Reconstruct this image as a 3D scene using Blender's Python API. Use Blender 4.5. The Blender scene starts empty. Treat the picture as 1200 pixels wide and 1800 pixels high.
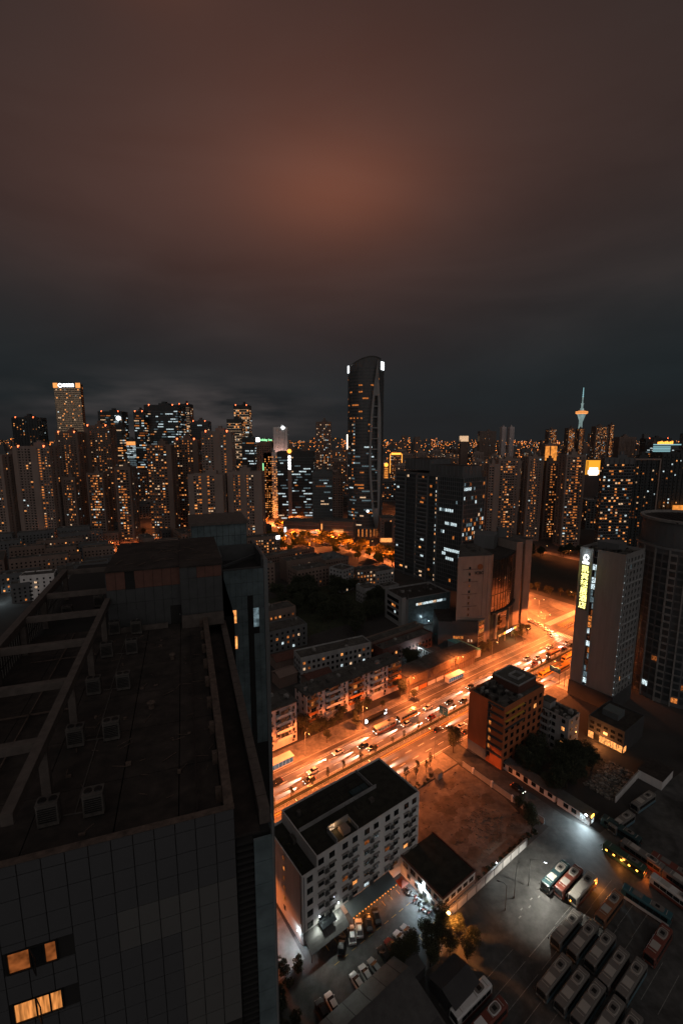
import bpy, math, random
from mathutils import Vector, Matrix
R = math.radians
PI = math.pi
sc = bpy.context.scene
col = sc.collection

# ---------------------------------------------------------------- camera
cam_d = bpy.data.cameras.new('camera')
cam_d.sensor_fit = 'VERTICAL'; cam_d.sensor_height = 36; cam_d.sensor_width = 24
cam_d.lens = 16; cam_d.clip_start = 0.5; cam_d.clip_end = 40000
cam = bpy.data.objects.new('camera', cam_d); col.objects.link(cam)
cam.location = (0, 0, 120); cam.rotation_euler = (R(90 - 9.1), 0, 0)
sc.camera = cam

# ---------------------------------------------------------------- render + exposure
sc.view_settings.view_transform = 'Standard'
try: sc.view_settings.look = 'None'
except Exception: pass
sc.view_settings.exposure = 0; sc.view_settings.gamma = 1
sc.view_settings.use_curve_mapping = False
sc.render.engine = 'CYCLES'
cy = sc.cycles
cy.use_denoising = True
try: cy.denoiser = 'OPENIMAGEDENOISE'
except Exception: pass
cy.max_bounces = 5; cy.diffuse_bounces = 2; cy.glossy_bounces = 3; cy.transmission_bounces = 3
cy.caustics_reflective = False; cy.caustics_refractive = False
cy.sample_clamp_indirect = 3.0
try: cy.use_light_tree = True
except Exception: pass

# ---------------------------------------------------------------- night sky: overcast cloud lit from the city
world = bpy.data.worlds.new('World'); sc.world = world
world.use_nodes = True
nt = world.node_tree; nt.nodes.clear()
def nn(t, **k):
    n = nt.nodes.new(t)
    for a, v in k.items(): setattr(n, a, v)
    return n
def lk(a, b): nt.links.new(a, b)
def math_n(op, a, b=None, c=None):
    n = nn('ShaderNodeMath', operation=op)
    for i, x in enumerate((a, b, c)):
        if x is None: continue
        if isinstance(x, (int, float)): n.inputs[i].default_value = x
        else: lk(x, n.inputs[i])
    return n.outputs[0]
tc = nn('ShaderNodeTexCoord'); sep = nn('ShaderNodeSeparateXYZ'); lk(tc.outputs['Generated'], sep.inputs[0])
mp = nn('ShaderNodeMapping'); mp.inputs['Scale'].default_value = (1.5, 1.5, 5.5); lk(tc.outputs['Generated'], mp.inputs[0])
nz = nn('ShaderNodeTexNoise'); nz.inputs['Scale'].default_value = 1.15; nz.inputs['Detail'].default_value = 4.5; nz.inputs['Roughness'].default_value = .48; nz.inputs['Distortion'].default_value = .5
lk(mp.outputs[0], nz.inputs['Vector'])
cl = math_n('SUBTRACT', nz.outputs[0], .5)
zz = math_n('ADD', sep.outputs[2], math_n('MULTIPLY', cl, .20))
rmp = nn('ShaderNodeValToRGB'); lk(zz, rmp.inputs[0])
er = rmp.color_ramp; er.interpolation = 'B_SPLINE'
stops = [(0, (.0150, .0165, .0178)), (.10, (.0105, .0160, .0182)), (.20, (.0128, .0175, .0194)), (.30, (.0225, .0222, .0224)), (.42, (.035, .0252, .0232)),
         (.54, (.032, .0238, .0218)), (.66, (.021, .0182, .0175)), (.8, (.020, .0175, .017)), (1, (.022, .019, .018))]
er.elements[0].position = 0; er.elements[0].color = stops[0][1] + (1,)
er.elements[1].position = 1; er.elements[1].color = stops[-1][1] + (1,)
for p, c in stops[1:-1]:
    e = er.elements.new(p); e.color = c + (1,)
def lobe(az, el, size, zscale=1.0):
    d = Vector((math.sin(R(az)) * math.cos(R(el)), math.cos(R(az)) * math.cos(R(el)), math.sin(R(el))))
    v = nn('ShaderNodeVectorMath', operation='SUBTRACT'); lk(tc.outputs['Generated'], v.inputs[0]); v.inputs[1].default_value = d
    s = nn('ShaderNodeVectorMath', operation='MULTIPLY'); lk(v.outputs[0], s.inputs[0]); s.inputs[1].default_value = (1, 1, zscale)
    l = nn('ShaderNodeVectorMath', operation='LENGTH'); lk(s.outputs[0], l.inputs[0])
    q = math_n('DIVIDE', l.outputs['Value'], size)
    return math_n('POWER', 2.718, math_n('MULTIPLY', math_n('MULTIPLY', q, q), -1.0))
def addc(base, fac, c):
    m = nn('ShaderNodeMix', data_type='RGBA', blend_type='ADD'); lk(fac, m.inputs[0]); lk(base, m.inputs[6]); m.inputs[7].default_value = c + (1,)
    return m.outputs[2]
colr = rmp.outputs[0]
# broad uneven shade of the cloud, then the glow patches of the city on its underside
shade = math_n('ADD', math_n('MULTIPLY', cl, 1.1), 1.0)
ms = nn('ShaderNodeMix', data_type='RGBA', blend_type='MULTIPLY'); ms.inputs[0].default_value = 1; lk(colr, ms.inputs[6])
cmb = nn('ShaderNodeCombineColor')
for i in range(3): lk(shade, cmb.inputs[i])
lk(cmb.outputs[0], ms.inputs[7]); colr = ms.outputs[2]
colr = addc(colr, lobe(-.5, 26.2, .16, 2.3), (.066, .0165, .0050))
colr = addc(colr, lobe(-3, 28, .30, 1.5), (.042, .0120, .0055))
colr = addc(colr, lobe(-5, 31, .56, 1.6), (.024, .0078, .0055))
colr = addc(colr, lobe(-28, 22, .25, 2.2), (.012, .0035, .002))
colr = addc(colr, lobe(-20, 42, .10, 1.6), (.045, .011, .003))
# low pale bank of cloud over the skyscrapers on one side
mp2 = nn('ShaderNodeMapping'); mp2.inputs['Scale'].default_value = (5, 5, 26); lk(tc.outputs['Generated'], mp2.inputs[0])
n2 = nn('ShaderNodeTexNoise'); n2.inputs['Scale'].default_value = 1.3; n2.inputs['Detail'].default_value = 6; lk(mp2.outputs[0], n2.inputs['Vector'])
b1 = math_n('MULTIPLY', lobe(-19, 3.2, .22, 4.2), math_n('MULTIPLY', math_n('MAXIMUM', math_n('SUBTRACT', n2.outputs[0], .36), 0), 6.0))
colr = addc(colr, b1, (.034, .027, .0255))
bg = nn('ShaderNodeBackground'); lk(colr, bg.inputs[0]); bg.inputs[1].default_value = 1.0
wo = nn('ShaderNodeOutputWorld'); lk(bg.outputs[0], wo.inputs[0])

# faint broad light from the glowing cloud behind the viewer
sun_d = bpy.data.lights.new('cloud_glow', 'SUN'); sun_d.energy = .48; sun_d.angle = R(100); sun_d.color = (1, .90, .85)
sun = bpy.data.objects.new('cloud_glow', sun_d); col.objects.link(sun)
sun.rotation_euler = Vector((-.10, .84, -.58)).to_track_quat('-Z', 'Y').to_euler()

# ---------------------------------------------------------------- frames of reference
A = R(36.3); CU, SU = math.cos(A), math.sin(A)
def W(u, n): return (u * CU - n * SU, u * SU + n * CU)      # street grid -> world

# ---------------------------------------------------------------- materials
MATS = {}
def M(name, rgb, rough=.8, metal=0., var=.3, scale=.6, bump=0., spec=.5, det=4, streak=0., var2=0., scale2=.05, along=None):
    m = bpy.data.materials.new(name); m.use_nodes = True
    t = m.node_tree; p = t.nodes['Principled BSDF']
    p.inputs['Roughness'].default_value = rough; p.inputs['Metallic'].default_value = metal
    p.inputs['Specular IOR Level'].default_value = spec
    if var > 0:
        c = t.nodes.new('ShaderNodeTexCoord'); n = t.nodes.new('ShaderNodeTexNoise'); n.inputs['Scale'].default_value = scale; n.inputs['Detail'].default_value = det; n.inputs['Roughness'].default_value = .6
        src = c.outputs['Object']
        if along:      # grain drawn out along a direction (tyre tracks down a road)
            k0 = t.nodes.new('ShaderNodeMapping'); k0.inputs['Rotation'].default_value = (0, 0, -along); t.links.new(src, k0.inputs[0])
            k = t.nodes.new('ShaderNodeMapping'); k.inputs['Scale'].default_value = (.05, 1, 1); t.links.new(k0.outputs[0], k.inputs[0]); src = k.outputs[0]
        if streak:
            k = t.nodes.new('ShaderNodeMapping'); k.inputs['Scale'].default_value = (1, 1, streak); t.links.new(src, k.inputs[0]); src = k.outputs[0]
        t.links.new(src, n.inputs['Vector'])
        r = t.nodes.new('ShaderNodeValToRGB'); t.links.new(n.outputs[0], r.inputs[0])
        r.color_ramp.elements[0].position = .28; r.color_ramp.elements[1].position = .74
        r.color_ramp.elements[0].color = tuple(x * (1 - var) for x in rgb) + (1,)
        r.color_ramp.elements[1].color = tuple(min(1, x * (1 + var)) for x in rgb) + (1,)
        out = r.outputs[0]
        if var2:
            n2 = t.nodes.new('ShaderNodeTexNoise'); n2.inputs['Scale'].default_value = scale2; n2.inputs['Detail'].default_value = 9; n2.inputs['Roughness'].default_value = .68; n2.inputs['Distortion'].default_value = .6
            t.links.new(c.outputs['Object'], n2.inputs['Vector'])
            q = t.nodes.new('ShaderNodeMapRange'); q.inputs[1].default_value = .36; q.inputs[2].default_value = .62; q.inputs[3].default_value = 1 - var2; q.inputs[4].default_value = 1 + var2 * .5; t.links.new(n2.outputs[0], q.inputs[0])
            x = t.nodes.new('ShaderNodeVectorMath'); x.operation = 'SCALE'; t.links.new(out, x.inputs[0]); t.links.new(q.outputs[0], x.inputs['Scale']); out = x.outputs[0]
        t.links.new(out, p.inputs['Base Color'])
        if bump:
            b = t.nodes.new('ShaderNodeBump'); b.inputs['Strength'].default_value = bump; b.inputs['Distance'].default_value = .05
            t.links.new(n.outputs[0], b.inputs['Height']); t.links.new(b.outputs[0], p.inputs['Normal'])
    else:
        p.inputs['Base Color'].default_value = tuple(rgb) + (1,)
    MATS[name] = m
    return m
def E(name, rgb, strength, sample=False, var=0., scale=1.5, flat=1.):
    m = bpy.data.materials.new(name); m.use_nodes = True
    t = m.node_tree; t.nodes.clear()
    e = t.nodes.new('ShaderNodeEmission'); e.inputs[0].default_value = tuple(rgb) + (1,); e.inputs[1].default_value = strength
    o = t.nodes.new('ShaderNodeOutputMaterial'); t.links.new(e.outputs[0], o.inputs[0])
    if var:
        c = t.nodes.new('ShaderNodeTexCoord'); n = t.nodes.new('ShaderNodeTexNoise'); n.inputs['Scale'].default_value = scale; n.inputs['Detail'].default_value = 2
        k = t.nodes.new('ShaderNodeMapping'); k.inputs['Scale'].default_value = (1, 1, flat); t.links.new(c.outputs['Object'], k.inputs[0]); t.links.new(k.outputs[0], n.inputs['Vector'])
        r = t.nodes.new('ShaderNodeMapRange'); r.inputs[1].default_value = .35; r.inputs[2].default_value = .65; r.inputs[3].default_value = strength * (1 - var); r.inputs[4].default_value = strength * (1 + var)
        t.links.new(n.outputs[0], r.inputs[0]); t.links.new(r.outputs[0], e.inputs[1])
    m.cycles.emission_sampling = 'AUTO' if sample else 'NONE'
    MATS[name] = m
    return m
M('ground', (.035, .032, .03), .95, var=.4, scale=.05)
M('asphalt', (.105, .095, .09), .55, var=.42, scale=.75, det=8, along=R(36.3), var2=.4, scale2=.12)
M('asphalt_old', (.066, .066, .064), .68, var=.4, scale=.5, bump=.15, det=12, var2=.55, scale2=.11)
M('paving', (.15, .135, .12), .8, var=.3, scale=.9, det=9, var2=.35, scale2=.3)
M('kerb', (.30, .28, .26), .8, var=.2)
M('paint_white', (.78, .76, .72), .6, var=.3, scale=1.2)
M('paint_yellow', (.55, .32, .05), .6, var=.3, scale=1.2)
M('lawn', (.028, .034, .016), .95, var=.5, scale=.3, bump=.3)
M('field', (.012, .014, .009), .95, var=.5, scale=.08)
M('dirt', (.13, .108, .09), .95, var=.35, scale=.5, bump=.6, det=12, var2=.42, scale2=.12)
M('dirt_dark', (.085, .066, .05), .95, var=.6, scale=.3, bump=.6, det=12)
M('paint_worn', (.20, .20, .19), .7, var=.6, scale=1.5, det=8)
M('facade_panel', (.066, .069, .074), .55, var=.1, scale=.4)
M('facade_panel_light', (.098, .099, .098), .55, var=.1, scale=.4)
M('facade_joint', (.012, .012, .012), .9, var=0)
M('roof_tar', (.027, .021, .018), .85, var=.5, scale=1.1, bump=.3, det=12, var2=.6, scale2=.35)
M('roof_moss', (.024, .024, .018), .95, var=.6, scale=.5, bump=.4, det=8)
M('beam_paint', (.085, .07, .062), .75, var=.35, scale=1.6, det=8)
M('rim_rust', (.085, .06, .048), .85, var=.6, scale=2.5, det=9, bump=.4)
M('red_cladding_and_glow', (.115, .05, .036), .6, var=.22, scale=1.2)  # red sheet; on the penthouse its red is light put into the colour
M('grey_cladding', (.05, .054, .056), .5, var=.2, scale=1.0)
M('ac_paint', (.075, .068, .062), .65, var=.3, scale=2.5, det=8, var2=.35, scale2=1.2)
M('dark_metal', (.03, .03, .03), .5, metal=.6, var=.2)
M('pole_metal', (.16, .16, .16), .45, metal=.5, var=.2)
M('white_wall', (.62, .61, .60), .85, var=.16, scale=.35, det=7, streak=.25)
M('grey_wall', (.27, .27, .27), .85, var=.2, scale=.3, det=7, streak=.3)
M('pink_wall', (.58, .50, .49), .85, var=.22, scale=.4, det=7, streak=.3)
M('orange_wall', (.40, .12, .045), .8, var=.18, scale=.3, det=7, streak=.25)
M('orange_trim', (.55, .20, .05), .75, var=.15)
M('beige_wall', (.25, .19, .165), .85, var=.15, scale=.1, streak=.3)
M('brown_wall', (.17, .12, .10), .85, var=.18, scale=.1, streak=.3)
M('stone_wall', (.26, .215, .19), .8, var=.15, scale=.4, det=6, streak=.4)
M('slate_wall', (.105, .108, .112), .8, var=.18, scale=.2, streak=.3)
M('hotel_wall', (.21, .205, .20), .8, var=.1, scale=.5, streak=.2)
M('dark_wall', (.05, .05, .052), .8, var=.2, scale=.2)
M('tower_dark', (.022, .026, .028), .4, var=.2, scale=.1)
M('blue_grey_wall', (.09, .105, .11), .75, var=.15, scale=.2)
M('frame_pale', (.30, .31, .31), .6, var=.15)
M('frame_grey', (.16, .17, .175), .6, var=.1)
M('concrete', (.22, .21, .20), .9, var=.3, scale=.6, det=6)
M('roof_grey', (.07, .066, .06), .9, var=.4, scale=.6, det=9, var2=.4, scale2=.12)
M('roof_sheet', (.10, .10, .10), .5, metal=.3, var=.25, scale=.6)
M('roof_tile_red', (.10, .04, .03), .85, var=.35, scale=1.2)
M('teal_sheet', (.05, .22, .25), .5, var=.4, scale=.8)
M('blue_tarp', (.02, .05, .058), .6, var=.4, scale=.8)
M('glass', (.012, .014, .016), .08, var=0, spec=.8)
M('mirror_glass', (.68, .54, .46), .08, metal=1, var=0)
M('green_glass', (.13, .175, .19), .25, metal=.1, var=.35, scale=.5)
M('bark', (.06, .045, .035), .95, var=.3, scale=3)
M('leaf_dark', (.030, .036, .018), .8, var=.6, scale=.45)
M('leaf_mid', (.045, .046, .020), .8, var=.55, scale=.5)
M('leaf_lamplit', (.24, .17, .02), .8, var=.5, scale=.5)  # foliage with the amber of the street lamps put into its colour
M('tyre', (.015, .015, .015), .8, var=0)
M('bumper', (.05, .05, .05), .6, var=0)
M('silver', (.5, .5, .5), .35, metal=.7, var=0)
for n_, c_ in dict(white=(.62, .62, .62), black=(.012, .012, .013), red=(.24, .03, .02), silver_grey=(.33, .34, .35), teal=(.03, .10, .12), bus_red=(.16, .045, .032), bus_white=(.5, .49, .47),
                   bus_yellow=(.55, .27, .03), bus_orange=(.24, .10, .05), bus_green=(.03, .07, .05), bus_blue=(.10, .19, .24), roof_white=(.36, .34, .31), bus_roof_grey=(.15, .14, .13), bus_teal=(.022, .05, .055)).items():
    M('paint_' + n_, c_, .3, var=.06, scale=1.0, spec=.6)
M('scooter_red', (.25, .04, .02), .4, var=0)
M('sign_blue', (.03, .16, .26), .4, var=.05)
M('net', (.15, .10, .06), .9, var=.4, scale=1)
M('bronze_text', (.03, .028, .03), .5, var=0)
M('logo_red', (.30, .05, .02), .6, var=0)
M('logo_bronze', (.22, .08, .03), .6, var=0)
M('rubble', (.20, .19, .17), .9, var=.6, scale=1.5)
# lit windows: what is behind the pane gives off light
E('lit_dim', (1, .28, .07), .17, var=.8)
E('lit_amber', (1, .30, .065), .52, var=.85)
E('lit_bright', (1, .37, .10), 1.15, var=.6)
E('lit_warm', (1, .64, .38), .75, var=.8)
E('lit_cool', (.78, .95, 1), .80, var=.75)
E('lit_cool_dim', (.60, .85, .95), .16, var=.6)
M('tower_glass', (.042, .050, .054), .28, var=.4, scale=.25, spec=.6)
E('lit_room', (1, .36, .09), .66, var=.55, scale=7, flat=.12)
E('far_amber', (1, .27, .05), 3.2, var=.8)
WM = [MATS[k] for k in ('glass', 'lit_dim', 'lit_amber', 'lit_bright', 'lit_warm', 'lit_cool', 'lit_cool_dim')]
WM2 = [MATS['tower_glass']] + WM[1:]
E('sign_white', (.92, .97, 1), 4.0)
E('sign_yellow', (1, .92, .28), 2.6)
E('sign_halo', (.75, .72, .02), .16)
E('sign_green', (.35, 1, .45), 1.6)
E('sign_orange', (1, .36, .05), 2.6)
E('sign_teal', (.45, .85, .92), .60)
E('flood_teal', (.46, .64, .62), .42, var=.3, scale=.05)  # floodlight falling on the broadcasting tower, put in as a glow
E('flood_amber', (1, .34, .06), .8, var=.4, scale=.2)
E('lamp_sodium', (1, .55, .18), 14)
E('lamp_white', (.85, .95, 1), 14)
E('headlamp', (1, .93, .8), 9)
E('taillamp', (1, .10, .02), 4)
E('indicator', (1, .42, .05), 7)
E('beacon', (1, .16, .05), 5)
E('screen_glow', (1, .40, .03), 1.15)
E('screen_white', (1, .86, .72), 2.4)

ORD = ['first', 'second', 'third', 'fourth', 'fifth', 'sixth', 'seventh', 'eighth', 'ninth', 'tenth', 'eleventh', 'twelfth', 'thirteenth', 'fourteenth', 'fifteenth', 'sixteenth', 'seventeenth', 'eighteenth', 'nineteenth', 'twentieth', 'twenty-first', 'twenty-second', 'twenty-third', 'twenty-fourth', 'twenty-fifth', 'twenty-sixth']
# ---------------------------------------------------------------- mesh builder
class MB:
    def __init__(s): s.v = []; s.f = []; s.m = []
    def quad(s, a, b, c, d, m=0):
        i = len(s.v); s.v += [tuple(a), tuple(b), tuple(c), tuple(d)]; s.f.append((i, i + 1, i + 2, i + 3)); s.m.append(m)
    def poly(s, pts, m=0):
        i = len(s.v); s.v += [tuple(p) for p in pts]; s.f.append(tuple(range(i, i + len(pts)))); s.m.append(m)
    def box(s, x0, y0, z0, x1, y1, z1, m=0, mt=None):
        i = len(s.v)
        s.v += [(x0, y0, z0), (x1, y0, z0), (x1, y1, z0), (x0, y1, z0), (x0, y0, z1), (x1, y0, z1), (x1, y1, z1), (x0, y1, z1)]
        for k, f in enumerate(((0, 3, 2, 1), (4, 5, 6, 7), (0, 1, 5, 4), (1, 2, 6, 5), (2, 3, 7, 6), (3, 0, 4, 7))):
            s.f.append(tuple(i + q for q in f)); s.m.append(mt if (k == 1 and mt is not None) else m)
        return s
    def prism(s, pts, z0, z1, m=0, mt=None):
        i = len(s.v); n = len(pts)
        s.v += [(p[0], p[1], z0) for p in pts] + [(p[0], p[1], z1) for p in pts]
        for k in range(n):
            j = (k + 1) % n; s.f.append((i + k, i + j, i + n + j, i + n + k)); s.m.append(m)
        s.f.append(tuple(i + n + k for k in range(n))); s.m.append(m if mt is None else mt)
        s.f.append(tuple(i + n - 1 - k for k in range(n))); s.m.append(m)
        return s
    def cyl(s, p0, p1, r0, r1=None, n=8, m=0):
        r1 = r0 if r1 is None else r1
        p0 = Vector(p0); p1 = Vector(p1); d = (p1 - p0).normalized()
        t = Vector((0, 0, 1)) if abs(d.z) < .9 else Vector((1, 0, 0))
        a = d.cross(t).normalized(); b = d.cross(a)
        i = len(s.v)
        for p, r in ((p0, r0), (p1, r1)):
            for k in range(n):
                q = 2 * PI * k / n; s.v.append(tuple(p + a * (math.cos(q) * r) + b * (math.sin(q) * r)))
        for k in range(n):
            j = (k + 1) % n; s.f.append((i + k, i + n + k, i + n + j, i + j)); s.m.append(m)
        s.f.append(tuple(i + k for k in range(n))); s.m.append(m)
        s.f.append(tuple(i + 2 * n - 1 - k for k in range(n))); s.m.append(m)
        return s
    def bar(s, p0, p1, w, h, m=0):
        p0 = Vector(p0); p1 = Vector(p1); d = (p1 - p0).normalized()
        t = Vector((0, 0, 1)) if abs(d.z) < .95 else Vector((0, 1, 0))
        a = d.cross(t).normalized() * (w / 2); b = a.cross(d).normalized() * (h / 2)
        i = len(s.v)
        for p in (p0, p1):
            for q in (-a - b, a - b, a + b, -a + b): s.v.append(tuple(p + q))
        for f in ((0, 1, 2, 3), (7, 6, 5, 4), (0, 4, 5, 1), (1, 5, 6, 2), (2, 6, 7, 3), (3, 7, 4, 0)):
            s.f.append(tuple(i + q for q in f)); s.m.append(m)
        return s
    def loft(s, rings, m=0, caps=True):
        i = len(s.v); n = len(rings[0])
        for r in rings: s.v += [tuple(p) for p in r]
        for k in range(len(rings) - 1):
            for j in range(n):
                q = (j + 1) % n; s.f.append((i + k * n + j, i + k * n + q, i + (k + 1) * n + q, i + (k + 1) * n + j)); s.m.append(m)
        if caps:
            s.f.append(tuple(i + n - 1 - j for j in range(n))); s.m.append(m)
            s.f.append(tuple(i + (len(rings) - 1) * n + j for j in range(n))); s.m.append(m)
        return s
    def mesh(s, name, mats):
        me = bpy.data.meshes.new(name); me.from_pydata(s.v, [], s.f)
        for mt in mats: me.materials.append(MATS[mt] if isinstance(mt, str) else mt)
        if any(s.m): me.polygons.foreach_set('material_index', s.m)
        me.update(); return me
    def build(s, name, mats, parent=None, loc=None, rz=0, kind=None, label=None, cat=None, group=None, smooth=False):
        if isinstance(mats, (str, bpy.types.Material)): mats = [mats]
        me = s.mesh(name, mats)
        if smooth: me.polygons.foreach_set('use_smooth', [True] * len(me.polygons))
        return link(name, me, parent, loc, rz, kind, label, cat, group)
def link(name, data, parent=None, loc=None, rz=0, kind=None, label=None, cat=None, group=None):
    o = bpy.data.objects.new(name, data); col.objects.link(o)
    if parent is not None: o.parent = parent
    if loc is not None: o.location = loc if len(loc) == 3 else (loc[0], loc[1], 0)
    if rz: o.rotation_euler = (0, 0, rz)
    tag(o, label, cat, group, kind); return o
def tag(o, label=None, cat=None, group=None, kind=None):
    if label: o['label'] = label
    if cat: o['category'] = cat
    if group: o['group'] = group
    if kind: o['kind'] = kind
def thing(name, label, cat, loc=(0, 0, 0), rz=0, group=None):
    if len(loc) == 2: loc = (loc[0], loc[1], 0)
    return link(name, None, None, loc, rz, None, label, cat, group)
def dup(o, loc, rz=0, label=None, group=None, scale=None, recolor=None):
    """a thing, its parts and sub-parts; recolor = {part name: material}"""
    r = o.copy(); col.objects.link(r)
    if len(loc) == 2: loc = (loc[0], loc[1], 0)
    r.location = loc; r.rotation_euler = (0, 0, rz)
    if label: r['label'] = label
    if group: r['group'] = group
    if scale: r.scale = scale if isinstance(scale, tuple) else (scale,) * 3
    for ch in list(o.children):
        c = ch.copy(); col.objects.link(c); c.parent = r
        if recolor:
            k = ch.name.split('.')[0]
            if k in recolor: c.material_slots[0].link = 'OBJECT'; c.material_slots[0].material = MATS[recolor[k]]
        for g in list(ch.children):
            d = g.copy(); col.objects.link(d); d.parent = c
    return r
def struct(name, mb, mats): return mb.build(name, mats, kind='structure')
def lamp(name, kind, loc, energy, color, parent=None, size=.25, spot=None, blend=.5, aim=None):
    d = bpy.data.lights.new(name, kind); d.energy = energy; d.color = color; d.shadow_soft_size = size
    if spot: d.spot_size = R(spot); d.spot_blend = blend
    o = bpy.data.objects.new(name, d); col.objects.link(o); o.location = loc
    if parent is not None: o.parent = parent
    if aim is not None: o.rotation_euler = Vector(aim).to_track_quat('-Z', 'Y').to_euler()
    return o
SODIUM = (1, .225, .05); COOL = (.72, .92, 1); WARM = (1, .55, .24)

class Face:
    """one vertical wall: s runs along it, z up, off is how far proud"""
    def __init__(f, o, d, n, w): f.o = o; f.d = d; f.n = n; f.w = w
    def p(f, s, z, off=0): return (f.o[0] + f.d[0] * s + f.n[0] * off, f.o[1] + f.d[1] * s + f.n[1] * off, z)
    def quad(f, mb, s0, s1, z0, z1, off=.05, m=0): mb.quad(f.p(s0, z0, off), f.p(s1, z0, off), f.p(s1, z1, off), f.p(s0, z1, off), m)
    def box(f, mb, s0, s1, z0, z1, o0, o1, m=0):
        i = len(mb.v)
        mb.v += [f.p(s, z, o) for z in (z0, z1) for o in (o1, o0) for s in (s0, s1)]
        for k in ((0, 2, 3, 1), (4, 5, 7, 6), (0, 1, 5, 4), (1, 3, 7, 5), (3, 2, 6, 7), (2, 0, 4, 6)):
            mb.f.append(tuple(i + q for q in k)); mb.m.append(m)
def faces(L, D, x0=0, y0=0):
    return {'F': Face((x0, y0), (1, 0), (0, -1), L), 'L': Face((x0, y0 + D), (0, -1), (-1, 0), D), 'R': Face((x0 + L, y0), (0, 1), (1, 0), D), 'B': Face((x0 + L, y0 + D), (-1, 0), (0, 1), L)}
def face_ab(a, b):
    d = Vector((b[0] - a[0], b[1] - a[1])); w = d.length; d /= w
    return Face(a, (d.x, d.y), (d.y, -d.x), w)
def pick(rng, lit, pal):
    if rng.random() > lit: return 0
    return rng.choices(range(1, 7), pal)[0]
PAL_RES = (3, 5, 3, 2, .8, .5); PAL_OFF = (.6, .8, .4, 1.2, 4, 2); PAL_MIX = (2, 3, 2, 2, 2, 1)
def grid(mb, f, s0, s1, z0, z1, fh, bay, ww, wh, lit, pal, rng, off=.06, sill=.9, runs=False, cols=None):
    nb = max(1, int((s1 - s0) / bay + .3)); bw = (s1 - s0) / nb
    nf = max(1, int((z1 - z0) / fh + .01))
    for j in range(nf):
        z = z0 + j * fh + sill; run = 0; rm = 0
        for i in range(nb):
            if runs:
                if run > 0: run -= 1
                else:
                    rm = pick(rng, lit, pal); run = rng.randint(1, 5) if rm else 0
                m = rm if run > 0 or rm else 0
                if run == 0 and rm and rng.random() < .6: rm = 0
            else: m = pick(rng, lit * (cols[i % len(cols)] if cols else 1), pal)
            c = s0 + (i + .5) * bw
            f.quad(mb, c - ww / 2, c + ww / 2, z, z + wh, off, m)
# ================================================================ the setting
def uq(mb, u0, u1, n0, n1, z, m=0): mb.quad(W(u0, n0) + (z,), W(u1, n0) + (z,), W(u1, n1) + (z,), W(u0, n1) + (z,), m)
def ubox(mb, u0, u1, n0, n1, z0, z1, m=0): mb.prism([W(u0, n0), W(u1, n0), W(u1, n1), W(u0, n1)], z0, z1, m)
g = MB(); g.poly([(16000 * math.cos(2 * PI * k / 48), 16000 * math.sin(2 * PI * k / 48) + 2000, 0) for k in range(48)]); struct('ground', g, 'ground')
g = MB()
g.poly([W(*p) + (.012,) for p in ((-70, 105.5), (400, 105.5), (400, 140), (128, 140), (112, 134.2), (-70, 134.2))]); struct('road', g, 'asphalt')
g = MB()
g.poly([W(*p) + (.016,) for p in ((268, 30), (322, 30), (326, 200), (312, 240), (309, 620), (292, 620), (288, 240), (272, 170))]); struct('cross_street', g, 'asphalt')
g = MB(); uq(g, 452, 462, 130, 330, .016); struct('back_street', g, 'asphalt')
g = MB(); uq(g, 126.5, 134.5, 50, 105.5, .016); struct('side_lane', g, 'asphalt_old')
g = MB(); g.poly([W(*p) + (.008,) for p in ((79.5, 62.6), (134, 62.6), (137, 52), (215, 44), (215, -20), (60, -20), (64, 52), (79.5, 58))]); struct('bus_depot_yard', g, 'asphalt_old')
g = MB(); uq(g, 36, 78.2, 58, 82, .02); struct('car_park', g, 'asphalt_old')
g = MB(); g.poly([W(*p) + (.024,) for p in ((93, 64), (122, 63.6), (125.5, 78), (125.5, 97.5), (86, 97.5), (86, 84), (93, 80))]); struct('vacant_lot', g, 'dirt')
g = MB(); g.poly([W(*p) + (.012,) for p in ((334, 150), (334, 195), (440, 262), (452, 262), (452, 150))]); struct('field', g, 'field')
g = MB(); uq(g, 140, 215, 226, 300, .012); struct('park_ground', g, 'lawn')
# pavements: real steps
pv = MB()
ubox(pv, -70, 112, 134.2, 143.6, .0, .13); ubox(pv, 112, 270, 140, 143.6, 0, .13)
struct('pavement', pv, 'paving')
pv = MB(); ubox(pv, -70, 126, 98, 105.5, 0, .13); ubox(pv, 135, 268, 97, 105.5, 0, .13)
struct('pavement', pv, 'paving')
pv = MB(); pv.prism([W(*p) for p in ((244, 140.2), (266, 140.2), (270, 165), (262, 168), (246, 150))], .02, .16); struct('pavement', pv, 'paving')
k = MB(); ubox(k, -70, 112, 133.9, 134.2, 0, .16); ubox(k, 128, 270, 139.7, 140, 0, .16); ubox(k, -70, 126, 105.5, 105.8, 0, .16); ubox(k, 135, 268, 105.5, 105.8, 0, .16)
struct('kerb', k, 'kerb')
# central green strip with kerbs
k = MB(); ubox(k, -70, 262, 117.9, 118.15, 0, .2); ubox(k, -70, 262, 121.15, 121.4, 0, .2); struct('kerb', k, 'kerb')
k = MB(); ubox(k, -70, 262, 118.15, 121.15, 0, .15); struct('median_strip', k, 'lawn')
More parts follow.
